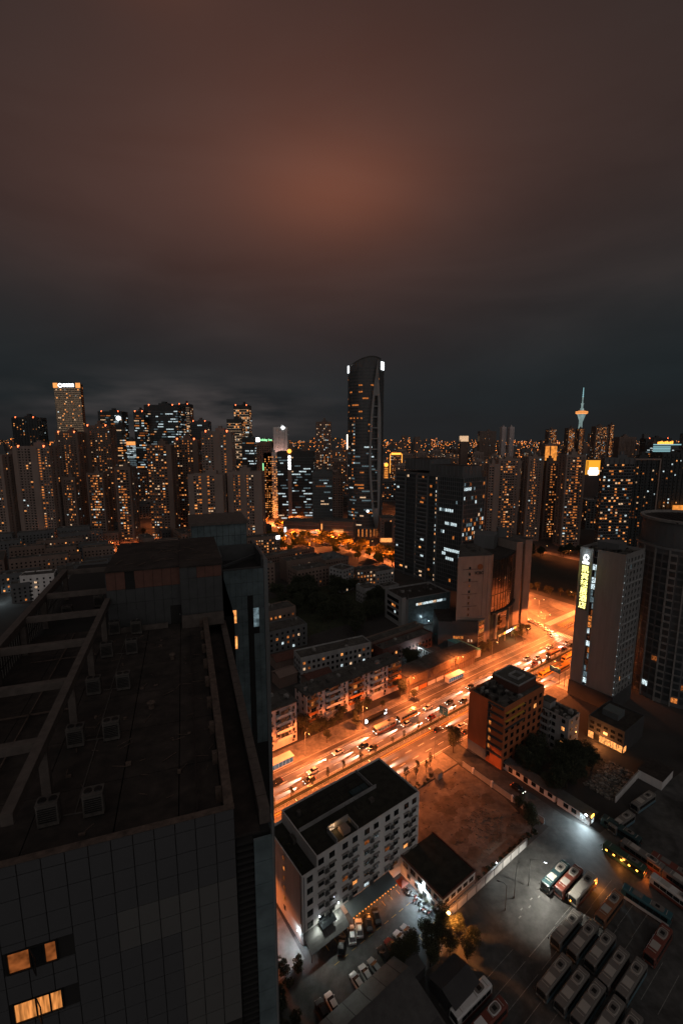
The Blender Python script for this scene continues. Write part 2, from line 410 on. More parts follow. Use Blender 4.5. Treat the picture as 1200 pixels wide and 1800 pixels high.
# painted marks
mk = MB()
for n in (109.6, 113.6):
    for u in range(-40, 262, 7): uq(mk, u, u + 3.2, n - .1, n + .1, .024)
for n in (124.6, 127.9):
    for u in range(-40, 262, 7): uq(mk, u + 2, u + 5.2, n - .09, n + .09, .024)
for n in (106.4, 121.9, 130.5): uq(mk, -60, 262, n - .09, n + .09, .024)
uq(mk, 128, 262, 135.4, 135.58, .024); uq(mk, 128, 262, 139.1, 139.28, .024)
for u in range(128, 262, 7): uq(mk, u, u + 3, 132.3, 132.5, .024)
for s in range(14):   # crossings at the junction
    uq(mk, 266, 270.5, 107 + s * .95, 107.5 + s * .95, .028); uq(mk, 266, 270.5, 122.5 + s * 1.15, 123.1 + s * 1.15, .028)
for s in range(26): uq(mk, 276 + s * 1.5, 276.8 + s * 1.5, 146, 150.5, .028)
for s in range(16): uq(mk, 208 + s * .9, 208.5 + s * .9, 98, 105, .14)
struct('road_marking', mk, 'paint_white')
mk = MB(); uq(mk, -60, 262, 117.0, 117.5, .024); uq(mk, -60, 262, 116.3, 116.45, .024)  # yellow line, widened and doubled to stand in for a streak of traffic light
for k_ in range(15):      # yellow box junction
    t = k_ / 14
    mk.bar(W(280 + 22 * t, 122) + (.03,), W(302, 122 + 22 * (1 - t)) + (.03,), .22, .01); mk.bar(W(280, 122 + 22 * t) + (.03,), W(302 - 22 * t, 144) + (.03,), .22, .01)
    mk.bar(W(280 + 22 * t, 144) + (.034,), W(302, 122 + 22 * t) + (.034,), .22, .01); mk.bar(W(280, 144 - 22 * t) + (.034,), W(302 - 22 * t, 122) + (.034,), .22, .01)
struct('road_marking', mk, 'paint_yellow')
# traffic islands at the junction
mk = MB()
mk.prism([W(*p) for p in ((306, 152), (318, 158), (322, 172), (309, 166))], .0, .16); mk.prism([W(*p) for p in ((262, 118), (266, 118), (266, 121.4), (262, 121.4))], 0, .16)
mk.prism([W(*p) for p in ((283, 156), (296, 156), (298, 164), (287, 170))], 0, .16)
struct('traffic_island', mk, 'paving')
# depot and car park lines
mk = MB()
for r_, (ua, ub, n0) in enumerate(((88, 99.5, 45.6), (88, 99.5, 42.4), (88, 99.5, 39.2))):
    uq(mk, ua, ub, n0, n0 + .14, .02)
for n0 in (48.8, 45.6, 42.4, 39.2, 36, 32.8, 29.6, 26.4):
    uq(mk, 74, 86.5, n0, n0 + .12, .02); uq(mk, 100, 112, n0 - 3, n0 - 2.88, .02)
for n0 in (30, 33.2, 36.4, 39.6, 42.8): uq(mk, 112, 124, n0, n0 + .12, .02)
for k_ in range(6): uq(mk, 94 + k_ * 2.2, 94.9 + k_ * 2.2, 52 + (k_ % 2) * .9, 52.3 + (k_ % 2) * .9, .02)
struct('yard_marking', mk, 'paint_worn')
mk = MB()
for k_ in range(13):
    u = 45 + k_ * 2.55; uq(mk, u, u + .09, 62.6, 64.1, .03); uq(mk, u - .6, u + .6, 64.1, 64.2, .03); uq(mk, u + 6, u + 6.1, 74.5, 76, .03); uq(mk, u + 5.3, u + 6.7, 71.2, 71.3, .03)
struct('yard_marking', mk, 'paint_yellow')
# patched pale concrete by the hostel's end wall
mk = MB(); mk.poly([W(*p) + (.03,) for p in ((38, 76), (45.5, 76.5), (46, 96), (41, 96))]); struct('concrete_apron', mk, 'concrete')
mk = MB()
rg = random.Random(5)
for k_ in range(22):
    u, n, r_ = rg.uniform(98, 121), rg.uniform(68, 94), rg.uniform(.8, 3.6); ph = rg.uniform(0, 6)
    pts = [W(u + r_ * (1 + .3 * math.sin(q * .7 + ph) + .25 * rg.random()) * math.cos(q * PI / 20), n + r_ * (.55 + .2 * math.sin(q * .5 + ph) + .15 * rg.random()) * math.sin(q * PI / 20)) + (.03 + k_ * .0011,) for q in range(40)]
    mk.poly(pts, 0)
struct('dirt_patch', mk, ['dirt_dark'])
mk = MB()
for k_ in range(420):
    u, n = rg.uniform(94, 123), rg.uniform(65, 96)
    if rg.random() < .6: u, n = rg.gauss(112, 3.0), 76 + rg.gauss(0, 1.0) + (u - 112) * .3
    s = rg.uniform(.05, .22); x, y = W(u, n); mk.box(x - s, y - s * .8, .02, x + s, y + s, .02 + s)
mk.build('rubble', 'dirt', kind='stuff')
# hills of rubbish beyond the gate house
mk = MB()
for k_ in range(900):
    u, n = rg.uniform(153, 173), rg.uniform(55, 65)
    s = rg.uniform(.1, .55); x, y = W(u, n); h = rg.uniform(.1, 1.1) * (1 - abs(n - 60) / 7)
    mk.box(x - s, y - s * rg.uniform(.3, 1), 0, x + s * rg.uniform(.5, 1.5), y + s, max(.1, h), k_ % 3)
mk.build('scrap_heap', ['dirt', 'roof_grey', 'rubble'], kind='stuff')

# ---------------------------------------------------------------- fences and walls beside the road and the yards
def rail_fence(n, u0, u1, h, label, step=3.0):
    t = thing('guard_rail', label, 'railing', W(u0, n), A)
    m = MB(); L = u1 - u0
    for z in (h, h * .55, h * .18): m.bar((0, 0, z), (L, 0, z), .05, .07)
    m.build('rail', 'paint_white', t)
    m = MB(); k = 0
    while k < L: m.box(k - .04, -.04, 0, k + .04, .04, h + .08); k += step
    m.build('post', 'paint_white', t, kind='stuff')
    return t
rail_fence(118.4, -50, 262, 1.05, 'long white guard railing on the near edge of the planted median')
rail_fence(120.9, -50, 262, 1.05, 'long white guard railing on the far edge of the planted median')
rail_fence(131.0, -50, 262, .75, 'low white rail parting the cycle lane from the far carriageway', 3.5)
t = thing('yard_wall', 'long white painted wall between the bus depot and the vacant lot', 'wall', W(79, 62.8), A)
m = MB(); m.box(0, -.14, 0, 35.5, .14, 2.5); m.build('wall', 'white_wall', t)
m = MB(); m.box(-.05, -.22, 2.5, 35.55, .22, 2.66); m.build('coping', 'kerb', t)
for k_ in range(10):
    m = MB(); m.box(k_ * 3.9 - .2, -.2, 0, k_ * 3.9 + .2, .2, 2.497); m.build('pier', 'grey_wall', t)
t = thing('boundary_wall', 'low dark wall along the side lane at the edge of the vacant lot', 'wall', W(126.2, 64), A + PI / 2)
m = MB(); m.box(0, -.12, 0, 32, .12, 2.0); m.build('wall', 'grey_wall', t)
for k_ in range(4):
    m = MB(); m.box(3 + k_ * 8, -.3, 0, 3.6 + k_ * 8, .3, 2.3); m.build('pier', 'white_wall', t)
t = thing('concrete_wall', 'pale broken wall beside the scrap heap past the gate house', 'wall', W(153.4, 54.6), A + .02)
m = MB(); m.box(0, -.15, 0, 19.5, .15, 2.6); m.build('wall', 'white_wall', t)
m = MB(); m.box(-.05, -.2, 2.6, 19.5, .2, 2.72); m.build('coping', 'concrete', t)
# ================================================================ the office block right below the camera
FG = thing('office_block', 'dark panelled office block close below, its flat roof with beams and cooling units in view', 'building', (-5.9, 22.1, 0), R(19))
m = MB()
m.box(-19.2, .06, 0, 0, 31, 98.9); m.box(-19.2, 31, 0, 3.2, 62, 98.9); m.box(0, .5, 0, 2.02, 31, 97.6)
m.build('wall', 'facade_joint', FG)
# facade panels, each set proud of the dark joints
cols_ = [-13.26 + 1.02 * k for k in range(13)]
rows_ = [(99.35, 99.98), (98.08, 99.35)] + [(98.08 - 1.22 * (k + 1), 98.08 - 1.22 * k) for k in range(10)]
rg = random.Random(2); pm = {}
for ci, a0 in enumerate(cols_):
    for ri, (z0, z1) in enumerate(rows_):
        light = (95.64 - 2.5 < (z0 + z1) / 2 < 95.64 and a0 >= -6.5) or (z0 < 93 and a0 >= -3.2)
        spans = [(z0, z1)]
        if -11.3 < a0 < -8.95:      # leave the window openings free
            for zc in (94.0, 91.0):
                lo, hi = zc - .07, zc + 1.21
                spans = [q for a_, b_ in spans for q in ((a_, min(b_, lo)), (max(a_, hi), b_)) if q[1] - q[0] > .08]
        for z0_, z1_ in spans:
            key = (light, round(z1_ - z0_, 2))
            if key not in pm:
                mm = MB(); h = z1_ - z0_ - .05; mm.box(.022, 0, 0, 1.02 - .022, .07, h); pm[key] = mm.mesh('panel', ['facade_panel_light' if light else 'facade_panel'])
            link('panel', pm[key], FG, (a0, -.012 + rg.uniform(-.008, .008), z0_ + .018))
# the window in row 3 is dim and half open, the one below is bright
for zc, mats_, nm in ((94.0, ('lit_dim', 'glass', 'lit_dim'), 'half dark window with one sash open'), (91.0, ('lit_room', 'lit_room', 'lit_room'), 'brightly lit orange window with one sash open')):
    fr = MB()
    for x in (-11.05, -10.08, -9.47, -8.93): fr.box(x - .04, -.03, zc, x + .04, .05, zc + 1.12)
    fr.box(-11.09, -.03, zc - .06, -8.89, .05, zc); fr.box(-11.09, -.03, zc + 1.12, -8.89, .05, zc + 1.2)
    w_ = fr.build('window', 'dark_metal', FG, label=nm)
    for (x0, x1), mt in zip(((-11.0, -10.12), (-10.04, -9.51), (-9.43, -8.97)), mats_):
        p = MB(); p.box(x0, .02, zc + .01, x1, .05, zc + 1.11); p.build('pane', mt, w_)
    s = MB(); s.bar((-10.04, -.03, zc + .02), (-9.75, -.5, zc + .02), .05, .05); s.bar((-10.04, -.03, zc + 1.08), (-9.75, -.5, zc + 1.08), .05, .05); s.bar((-9.75, -.5, zc), (-9.75, -.5, zc + 1.1), .05, .05)
    s.build('sash', 'dark_metal', w_)
    x = MB()
    for q in range(4): x.box(-11.3 + q * .6, .02, zc - .5, -10.74 + q * .6, .06, zc - .1)
# roof floor laid in big slabs
for i, (a0, a1) in enumerate(((-19, -14.4), (-14.4, -10.5), (-10.5, -6.2), (-6.2, -2.9), (-2.9, -.55))):
    for j in range(6):
        m = MB(); m.box(a0 + .03, .35 + j * 5.1 + .03, 98.9, a1 - .03, .35 + (j + 1) * 5.1 - .03, 99.18 + .02 * ((i * 7 + j * 3) % 3)); m.build('roof_slab', 'roof_tar', FG)
m = MB(); m.box(-19.2, .07, 98.9, 0, .3, 99.98); m.build('parapet', 'roof_tar', FG)
m = MB(); m.box(-19.2, -.03, 99.985, 0.03, .34, 100.05); m.build('coping', 'rim_rust', FG)
m = MB(); m.box(-.5, .35, 98.9, 0, 31, 100.25); m.build('parapet', 'rim_rust', FG)
for k_ in range(9):
    m = MB(); m.box(-.86, 1.6 + k_ * 3.3, 98.9, -.53, 1.95 + k_ * 3.3, 100.0); m.build('parapet_post', 'rim_rust', FG)
m = MB(); m.bar((-1.9, .6, 99.5), (-1.9, 26, 99.5), .07, .07); m.bar((-1.9, .6, 99.9), (-1.9, 26, 99.9), .05, .05)
for k_ in range(14): m.box(-1.93, .8 + k_ * 1.9, 99.2, -1.87, .86 + k_ * 1.9, 99.9)
m.build('pipe_run', 'dark_metal', FG)
# gutter channel and tiled outer ledge on the long side
for k_ in range(26):
    m = MB(); m.box(1.5, 1.0 + k_ * 1.15, 97.6, 2.12, 2.1 + k_ * 1.15, 98.55); m.build('ledge_tile', 'beam_paint', FG)
m = MB(); m.box(0.02, .5, 97.6, 1.45, 30.9, 97.75); m.build('gutter', 'roof_tar', FG)
# recess with louvres and a glass strip beside the panelled wall
m = MB()
for k_ in range(60): m.box(.06, .12, 97.4 - k_ * .42, 1.0, .46, 97.55 - k_ * .42)
m.build('louvre', 'facade_joint', FG, kind='stuff')
for k_ in range(9):
    m = MB(); m.box(1.02, .05, 96.1 - k_ * 1.5, 2.1, .2, 97.56 - k_ * 1.5); m.build('glass_panel', 'green_glass', FG)
m = MB(); m.box(2.06, .02, 60, 2.14, .5, 98.6); m.build('corner_post', 'frame_grey', FG)
for b0 in range(0, 10):
    for k_ in range(8):
        m = MB(); m.box(2.03, .6 + b0 * 3.05, 93.6 - k_ * 4, 2.1, .6 + b0 * 3.05 + 2.98, 97.5 - k_ * 4); m.build('glass_panel', 'green_glass', FG)
# painted concrete frame over the terrace
B = [5.3, 12.4, 19.5, 26.7, 33.8]
m = MB(); m.box(-10.42, -.4, 102.4, -9.9, 30, 103.0); m.build('beam', 'beam_paint', FG)
m = MB(); m.box(-17.45, 8, 102.35, -16.8, 44, 103.05); m.build('beam', 'beam_paint', FG)
for b in B:
    x1 = -10.44 if b < 31 else -10.44
    m = MB(); m.box(-16.78, b - .26, 102.42, x1, b + .26, 102.95); m.build('beam', 'beam_paint', FG)
m = MB(); m.box(-16.78, 43.4, 102.42, -10.4, 43.95, 102.95); m.build('beam', 'beam_paint', FG)
m = MB(); m.box(-16.78, -1.5, 102.42, -10.44, -1.0, 102.95)
for b in B[:4]:
    m = MB(); m.box(-10.4, b - .25, 99.2, -9.92, b + .25, 102.4); m.build('column', 'beam_paint', FG)
for b in B + [43.6]:
    m = MB(); m.box(-17.4, b - .25, 99.0, -16.9, b + .25, 102.35); m.build('column', 'beam_paint', FG)
sm = MB(); sm.box(0, 0, 0, .06, .32, 2.9); sm = sm.mesh('slat', ['ac_paint'])
for k_ in range(62): link('slat', sm, FG, (-17.62, 8.4 + k_ * .57, 99.2))
m = MB()
for z in (100.2, 101.8): m.box(-17.5, 8, z, -17.46, 44, z + .08)
m.build('screen_rail', 'dark_metal', FG)
m = MB(); m.bar((-13.6, 6, 99.45), (-13.6, 30, 99.45), .09, .09); m.bar((-16, 14.6, 99.45), (-10.6, 14.6, 99.45), .09, .09); m.bar((-16, 24, 99.45), (-10.6, 24, 99.45), .07, .07); m.build('pipe_run', 'rim_rust', FG)
rg = random.Random(66); m = MB()
for k_ in range(60):      # loose cables and scraps left lying on the roof
    x, y = rg.uniform(-9.6, -.8), rg.uniform(.8, 28.5); a_ = rg.uniform(0, PI); l = rg.uniform(.15, 1.1)
    m.bar((x, y, 99.24), (x + l * math.cos(a_), y + l * math.sin(a_), 99.24), .04, .03)
    if k_ % 4 == 0: m.box(x, y, 99.22, x + rg.uniform(.1, .35), y + rg.uniform(.1, .3), 99.22 + rg.uniform(.05, .2))
m.build('loose_scrap', 'rim_rust', FG, kind='stuff')
m = MB()
for k_, b in enumerate((3.1, 9.9, 16.7, 23.5)): m.bar((-9.0, b + .3, 99.26), (-7.9, b + .2, 99.26), .07, .06); m.bar((-8.4, b + .25, 99.26), (-8.3, b + 6.9, 99.26), .06, .05)
m.build('coolant_pipe', 'ac_paint', FG)
m = MB(); m.cyl((-5, 13, 99.2), (-5, 13, 99.7), .22, n=10); m.cyl((-5, 13, 99.7), (-5, 13, 99.78), .32, .2, n=10); m.build('vent_pipe', 'rim_rust', FG)
m = MB(); m.cyl((-3.6, 21, 99.2), (-3.6, 21, 99.7), .2, n=10); m.cyl((-3.6, 21, 99.7), (-3.6, 21, 99.78), .3, .2, n=10); m.build('vent_pipe', 'rim_rust', FG)
# penthouse: cladding sheets, reddish light painted into the colour of the upper ones
m = MB(); m.box(-10.2, 30.06, 98.9, -2.7, 44, 105.8); m.box(-2.7, 29.2, 98.9, 1.8, 44, 105.9)
pent = m.build('penthouse', 'facade_joint', FG)
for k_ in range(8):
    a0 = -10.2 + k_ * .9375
    for z0, z1, mt in ((99.2, 102.2, 'grey_cladding'), (102.2, 103.8, 'grey_cladding'), (103.8, 105.8, 'red_cladding_and_glow')):
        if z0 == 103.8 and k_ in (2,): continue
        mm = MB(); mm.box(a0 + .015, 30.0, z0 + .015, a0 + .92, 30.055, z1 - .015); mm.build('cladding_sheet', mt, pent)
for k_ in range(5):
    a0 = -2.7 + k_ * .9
    for z0, z1, mt in ((99.2, 102.2, 'grey_cladding'), (102.2, 104.6, 'grey_cladding'), (104.6, 105.9, 'red_cladding_and_glow' if k_ >= 2 else 'grey_cladding')):
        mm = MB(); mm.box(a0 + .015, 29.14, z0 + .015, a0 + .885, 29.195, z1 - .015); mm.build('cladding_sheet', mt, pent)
for b0 in range(7):
    mm = MB(); mm.box(1.805, 29.3 + b0 * 2, 99.2, 1.86, 31.2 + b0 * 2, 105.85); mm.build('cladding_sheet', 'grey_cladding', pent)
    mm = MB(); mm.box(-10.26, 30.1 + b0 * 1.95, 99.2, -10.205, 31.98 + b0 * 1.95, 105.75); mm.build('cladding_sheet', 'grey_cladding', pent)
m = MB(); m.box(-10.35, 29.9, 105.8, -2.72, 44.1, 105.97); m.box(-2.7, 29.05, 105.9, 1.95, 44.1, 106.07); m.build('roof', 'roof_tar', pent)
m = MB()
rg = random.Random(8)
for k_ in range(26):
    x, y = rg.uniform(-9.6, 1.2), rg.uniform(30.6, 43); a_ = rg.uniform(0, PI); l = rg.uniform(.5, 2.2)
    m.bar((x, y, 106.1), (x + l * math.cos(a_), y + l * math.sin(a_), 106.1 + rg.uniform(0, .15)), .06, .05)
m.build('cable', 'rim_rust', pent, kind='stuff')
m = MB(); m.box(-8.3, 29.96, 103.75, -7.35, 30.02, 104.75); m.build('opening', 'facade_joint', pent)
for a0, mt in ((-8.4, 'grey_cladding'), (-3.9, 'facade_joint')):
    m = MB(); m.box(a0, 29.94, 99.2, a0 + 1.15, 30.0, 101.4); d_ = m.build('door', mt, pent)
    m = MB(); m.box(a0 + .95, 29.9, 100.2, a0 + 1.02, 29.94, 100.35); m.build('handle', 'silver', d_)
m = MB(); m.box(-10.2, 29.0, 99.2, -4.2, 29.25, 99.75); m.box(-2.7, 28.2, 99.2, 1.8, 28.5, 100.6); m.build('step_wall', 'beam_paint', FG)
# glazed side wing beyond the penthouse
m = MB(); m.box(3.2, 47.06, 0, 9.4, 62, 99.6); m.box(1.8, 31, 0, 3.2, 47, 98.9); wg = m.build('side_wing', 'facade_joint', FG)
rg = random.Random(4)
for k_ in range(7):
    a0 = 3.25 + k_ * .878
    for j in range(14):
        z1 = 99.9 - j * 2.15
        mt = 'green_glass'
        if (k_, j) in ((1, 3), (1, 5)): mt = 'lit_bright'  # reflections of lit windows, put in as glowing panes
        elif (k_, j) in ((5, 3), (5, 4)): mt = 'lit_cool_dim'
        elif k_ == 4 and j > 1: mt = 'facade_joint'
        dz = 1.0 if (k_, j) == (5, 4) else 2.11
        mm = MB(); mm.box(a0, 47.0, z1 - dz, a0 + .85, 47.055, z1); mm.build('glass_panel', mt, wg)
m = MB(); m.box(9.42, 46.9, 0, 10.05, 62, 101.3); m.build('corner_post', 'frame_grey', wg)
m = MB(); m.box(3.2, 47.0, 99.95, 9.4, 47.3, 100.15); m.box(3.2, 54.6, 99.6, 9.4, 54.9, 102.2); m.box(9.1, 47.3, 99.6, 9.4, 54.6, 102.0); m.box(2.6, 47.3, 99.6, 3.2, 54.9, 102.1); m.bar((3.3, 48, 100.4), (9, 53.6, 100.5), .35, .3); m.build('parapet', 'grey_cladding', wg)
LT = MB(); LT.box(-1.0, 56.1, 98.9, 8.1, 66, 105.6); lt = LT.build('lantern', 'facade_joint', FG)
for k_ in range(9):
    for z0, z1 in ((101, 103.6), (103.62, 105.6)):
        mm = MB(); mm.box(-.96 + k_ * 1.005, 56.0, z0, -.96 + k_ * 1.005 + .95, 56.09, z1 - .04); mm.build('glass_panel', 'green_glass', lt)
for k_ in range(6):
    mm = MB(); mm.box(-1.06, 56.2 + k_ * 1.62, 101, -1.005, 57.75 + k_ * 1.62, 105.5); mm.build('glass_panel', 'frame_grey', lt)
m = MB(); m.box(-1.4, 55.7, 105.62, 8.4, 66.3, 106.0); m.build('roof', 'beam_paint', lt)
# ---- the cooling units stand on the roof: things of their own
def ac_unit(label, grp=None):
    t = thing('cooling_unit', label, 'cooling unit', (0, 0, 0), 0, grp)
    m = MB(); m.box(-.6, -.38, .12, .6, .38, 1.62); m.build('casing', 'ac_paint', t)
    m = MB(); m.box(-.62, -.42, 1.62, .62, .42, 1.70); m.build('lid', 'ac_paint', t)
    for x in (-.3, .3):
        m = MB(); m.cyl((x, 0, 1.702), (x, 0, 1.76), .25, .23, 14); m.cyl((x, 0, 1.762), (x, 0, 1.78), .07, n=8); m.build('fan', 'dark_metal', t)
    m = MB()
    for k_ in range(7): m.box(-.5, -.41, .42 + k_ * .15, .5, -.385, .5 + k_ * .15)
    m.build('grille', 'dark_metal', t)
    m = MB(); m.box(.605, -.3, .2, .63, .1, 1.1); m.build('service_panel', 'ac_paint', t)
    m = MB()
    for x in (-.52, .4):
        m.box(x, -.36, 0, x + .12, .36, .12)
    m.build('foot', 'dark_metal', t)
    return t
def FGp(a, b, z=99.2): c, s = math.cos(R(19)), math.sin(R(19)); return (-5.9 + a * c - b * s, 22.1 + a * s + b * c, z)
ac0 = None
for col_, a in enumerate((-7.35, -9.55)):
    for k_, b in enumerate((3.1, 9.9, 16.7, 23.5, 29.0)):
        if col_ == 0 and k_ == 4: b = 28.4
        lab = '%s cooling unit from the near edge of the flat roof, %s' % (('first', 'second', 'third', 'fourth', 'fifth')[k_], ('on the open floor' if col_ == 0 else 'under the long beam'))
        if ac0 is None: ac0 = ac_unit(lab, 'cooling units on the near roof'); ac0.scale = (.86, .9, .86); ac0.location = FGp(a, b); ac0.rotation_euler = (0, 0, R(19)); continue
        dup(ac0, FGp(a, b, 99.22), R(19 + (k_ * 3 + col_ * 2) % 4 - 1.5), lab)
for a, b, q in ((-18.2, 36.6, 'nearer'), (-15.3, 39.4, 'farther')): dup(ac0, FGp(a + 2.6, b, 99.0), R(19), 'the %s of two cooling units beyond the beam grid by the slatted screen' % q)

# ================================================================ hostel block by the car park
HB = thing('hostel_block', 'long white six storey block with AC cages between its windows, beside the car park', 'building', W(46.5, 78.9), A)
L, D, H1, H2 = 38.6, 17.2, 19.3, 22.2
m = MB(); m.box(0, 0, 0, 4.2, D, H1 - .7, 0, 1); m.box(4.2, 0, 0, L, D, H2 - .5, 0, 1); m.build('wall', ['white_wall', 'roof_moss'], HB)
m = MB()
for (x0, y0, x1, y1, z0, z1) in ((0, 0, 4.2, .25, H1 - .7, H1), (0, .25, .25, D, H1 - .7, H1), (.25, D - .25, 4.2, D, H1 - .7, H1), (4.2, 0, L, .25, H2 - .5, H2), (4.2, .25, 4.45, D, H2 - .5, H2), (L - .25, .25, L, D - .01, H2 - .5, H2), (4.45, D - .25, L - .25, D, H2 - .5, H2)):
    m.box(x0, y0, z0, x1, y1, z1)
m.build('parapet', 'white_wall', HB)
F = faces(L, D)
rg = random.Random(11)
pairs = [5.4, 8.6, 12.6, 15.7, 19.6, 22.7, 26.7, 29.8, 33.6, 36.6]
lit_at = {(2, 4): 'lit_bright', (3, 3): 'lit_dim', (1, 5): 'lit_cool', (2, 9): 'lit_bright', (3, 7): 'lit_dim', (0, 4): 'lit_dim', (5, 5): 'lit_dim', (4, 8): 'glass'}
wf_ = {}
def win(parent, f, s, z, w, h, mat_, frame='dark_metal', hood=None):
    k_ = (round(w, 2), round(h, 2), frame)
    m = MB(); f.box(m, s - w / 2 - .06, s + w / 2 + .06, z - .06, z + h + .06, 0.0, .07); o = m.build('window', frame, parent)
    m = MB()
    f.quad(m, s - w / 2, s - .03, z, z + h, .075); f.quad(m, s + .03, s + w / 2, z, z + h, .075); m.build('pane', mat_, o)
    return o
for fl in range(7):
    z = .9 + fl * 3.15 - (0 if fl < 6 else .3)
    for i, s in enumerate([2.2] + pairs):
        if (i == 0 and fl == 6) or fl == 0 and i not in (2, 5, 8): continue
        if fl == 0: continue
        win(HB, F['F'], s, z, 1.5, 1.5, lit_at.get((fl, i), 'glass'))
    if 0 < fl < 6:
        for i in range(5):
            a_, b_ = pairs[2 * i], pairs[2 * i + 1]
            m = MB()
            F['F'].box(m, a_ - 1.1, a_ + .95, z + 1.62, z + 1.72, 0, .55); F['F'].box(m, b_ - .95, b_ + 1.1, z + 1.62, z + 1.72, 0, .55); m.build('hood', 'concrete', HB)
            m = MB(); c = (a_ + b_) / 2
            for q in range(4):
                for r_ in range(3): m.bar((c - .62 + q * .41, -.5, z - .2 + 0), (c - .62 + q * .41, -.5, z + 1.9), .05, .05)
            for r_ in range(5): m.bar((c - .66, -.5, z - .2 + r_ * .52), (c + .66, -.5, z - .2 + r_ * .52), .05, .05)
            m.box(c - .66, -.48, z - .24, c + .66, 0, z - .18); m.box(c - .5, -.42, z - .15, c + .4, -.05, z + .6)
            m.build('ac_cage', 'pole_metal', HB)
for fl in range(6):   # end wall: one narrow stack, two panes lit amber
    win(HB, F['L'], 8.6, 2.2 + fl * 2.9, .7, 1.2, 'lit_amber' if fl in (1, 4) else ('lit_dim' if fl > 1 else 'glass'))
m = MB(); m.cyl((-.15, .4, 0), (-.15, .4, 19.6), .1); m.cyl((.5, -.14, 0), (.5, -.14, 19), .08); m.build('drainpipe', 'pole_metal', HB)
# things built on the roof terraces
m = MB(); m.box(4.5, 8.6, H2 - .5, 30, 8.85, H2 + .6); m.box(29, 9.1, H2 - .5, 29.2, 16.9, H2 + .5); m.box(10.2, .3, H2 - .5, 10.5, 4.6, H2 + .9); m.box(16.8, .3, H2 - .5, 17.05, 4.6, H2 + .7); m.box(10.5, 4.4, H2 - .5, 16.8, 4.6, H2 + 1.3); m.build('roof_wall', 'grey_wall', HB)
m = MB(); m.box(10.9, 4.34, H2 - .3, 12.4, 4.385, H2 + 1.0); m.build('door', 'lit_warm', HB)
m = MB(); m.box(12.9, 1.2, H2 - .5, 15.2, 3.4, H2 + .7); m.build('shed', 'beige_wall', HB)
m = MB(); m.box(22.5, 9.4, H2 - .2, 28, 11.6, H2 + .1); m.build('tarpaulin', 'blue_tarp', HB)
m = MB()
for k_ in range(9): m.bar((5 + k_ * 3, 9, H2 + .3), (5 + k_ * 3, 16.8, H2 + .3), .06, .06)
for k_ in range(4): m.bar((5, 9.5 + k_ * 2.2, H2 + .35), (29, 9.5 + k_ * 2.2, H2 + .35), .06, .06)
for k_ in range(4): m.bar((18 + k_ * 1.6, 5 + .3 * k_, H2 - .4), (18.4 + k_ * 1.6, 8, H2 + .7), .09, .09)
m.build('trellis', 'dark_metal', HB)
m = MB(); m.cyl((7.2, 13.2, H2 - .4), (7.2, 13.2, H2 + 1.0), .55, n=12); m.box(25, 5, H2 - .5, 26.4, 6.2, H2 + .4); m.box(3.0, 9, H1 - .6, 3.9, 11, H1 + .9); m.build('tank', 'ac_paint', HB)
lamp('roof_lamp', 'POINT', (12, 3.6, H2 + .9), 90, WARM, HB, .1)
# awnings at its foot: things
t = thing('market_awning', 'long dark sloping awning with orange stall lights along the foot of the white block', 'awning', W(58.6, 78.8), A)
m = MB(); m.loft([[(x, 0, 3.5), (x, -3.4, 2.75), (x, -3.4, 2.68), (x, 0, 3.42)] for x in (0, 15.2)]); m.build('roof', 'blue_grey_wall', t)
for k_ in range(8):
    m = MB(); m.box(.15 + k_ * 2.1, -3.36, 0, .24 + k_ * 2.1, -3.27, 2.68); m.build('post', 'pole_metal', t)
for k_ in range(16):
    m = MB(); m.cyl((.5 + k_ * .95, -3.52, 2.5), (.5 + k_ * .95, -3.52, 2.66), .11, .07); m.build('stall_light', 'sign_orange', t)
for k_ in range(4): lamp('stall_light', 'POINT', (2 + k_ * 3.8, -3.0, 2.2), 170, (1, .30, .06), t, .3)
t = thing('entrance_canopy', 'curved metal canopy roof at the near corner of the white block', 'canopy', W(46.2, 78.8), A)
m = MB(); pts = [(-4.2 * q / 6, 3.6 - 1.3 * (q / 6) ** 2) for q in range(7)]
m.loft([[(x, y, z) for y, z in pts] + [(x, y, z - .08) for y, z in reversed(pts)] for x in (0, 11.2)]); m.build('roof', 'roof_sheet', t)
for k_ in range(3):
    m = MB(); m.loft([[(x, y, z + .05) for y, z in pts] + [(x, y, z) for y, z in reversed(pts)] for x in (.1 + k_ * 5.4, .22 + k_ * 5.4)]); m.build('rib', 'pole_metal', t)
for x in (.2, 5.6, 11):
    m = MB(); m.box(x - .07, -4.1, 0, x + .07, -3.96, 2.3); m.build('post', 'pole_metal', t)
m = MB(); m.loft([[(x, y - .3, z + 1.0) for y, z in pts[:4]] + [(x, y - .3, z + .9) for y, z in reversed(pts[:4])] for x in (4.4, 8.6)]); m.build('skylight', 'glass', t)
for k_, x in enumerate((4.2, 9.8)):
    t = thing('wall_lamp', ('first', 'second')[k_] + ' small lamp from the near corner on the white wall above the canopy', 'lamp', W(46.5 + x, 78.85) + (6.2,), A)
    m = MB(); m.bar((0, 0, 0), (0, -.9, .35), .05, .05); m.build('arm', 'pole_metal', t)
    m = MB(); m.cyl((0, -.95, .22), (0, -.95, .4), .16, .1); m.build('lamp_head', 'lamp_white', t); lamp('lamp_light', 'SPOT', (0, -1.1, .1), 900, (.95, 1, .88), t, .12, 165, .7, (.15, -.7, -1))
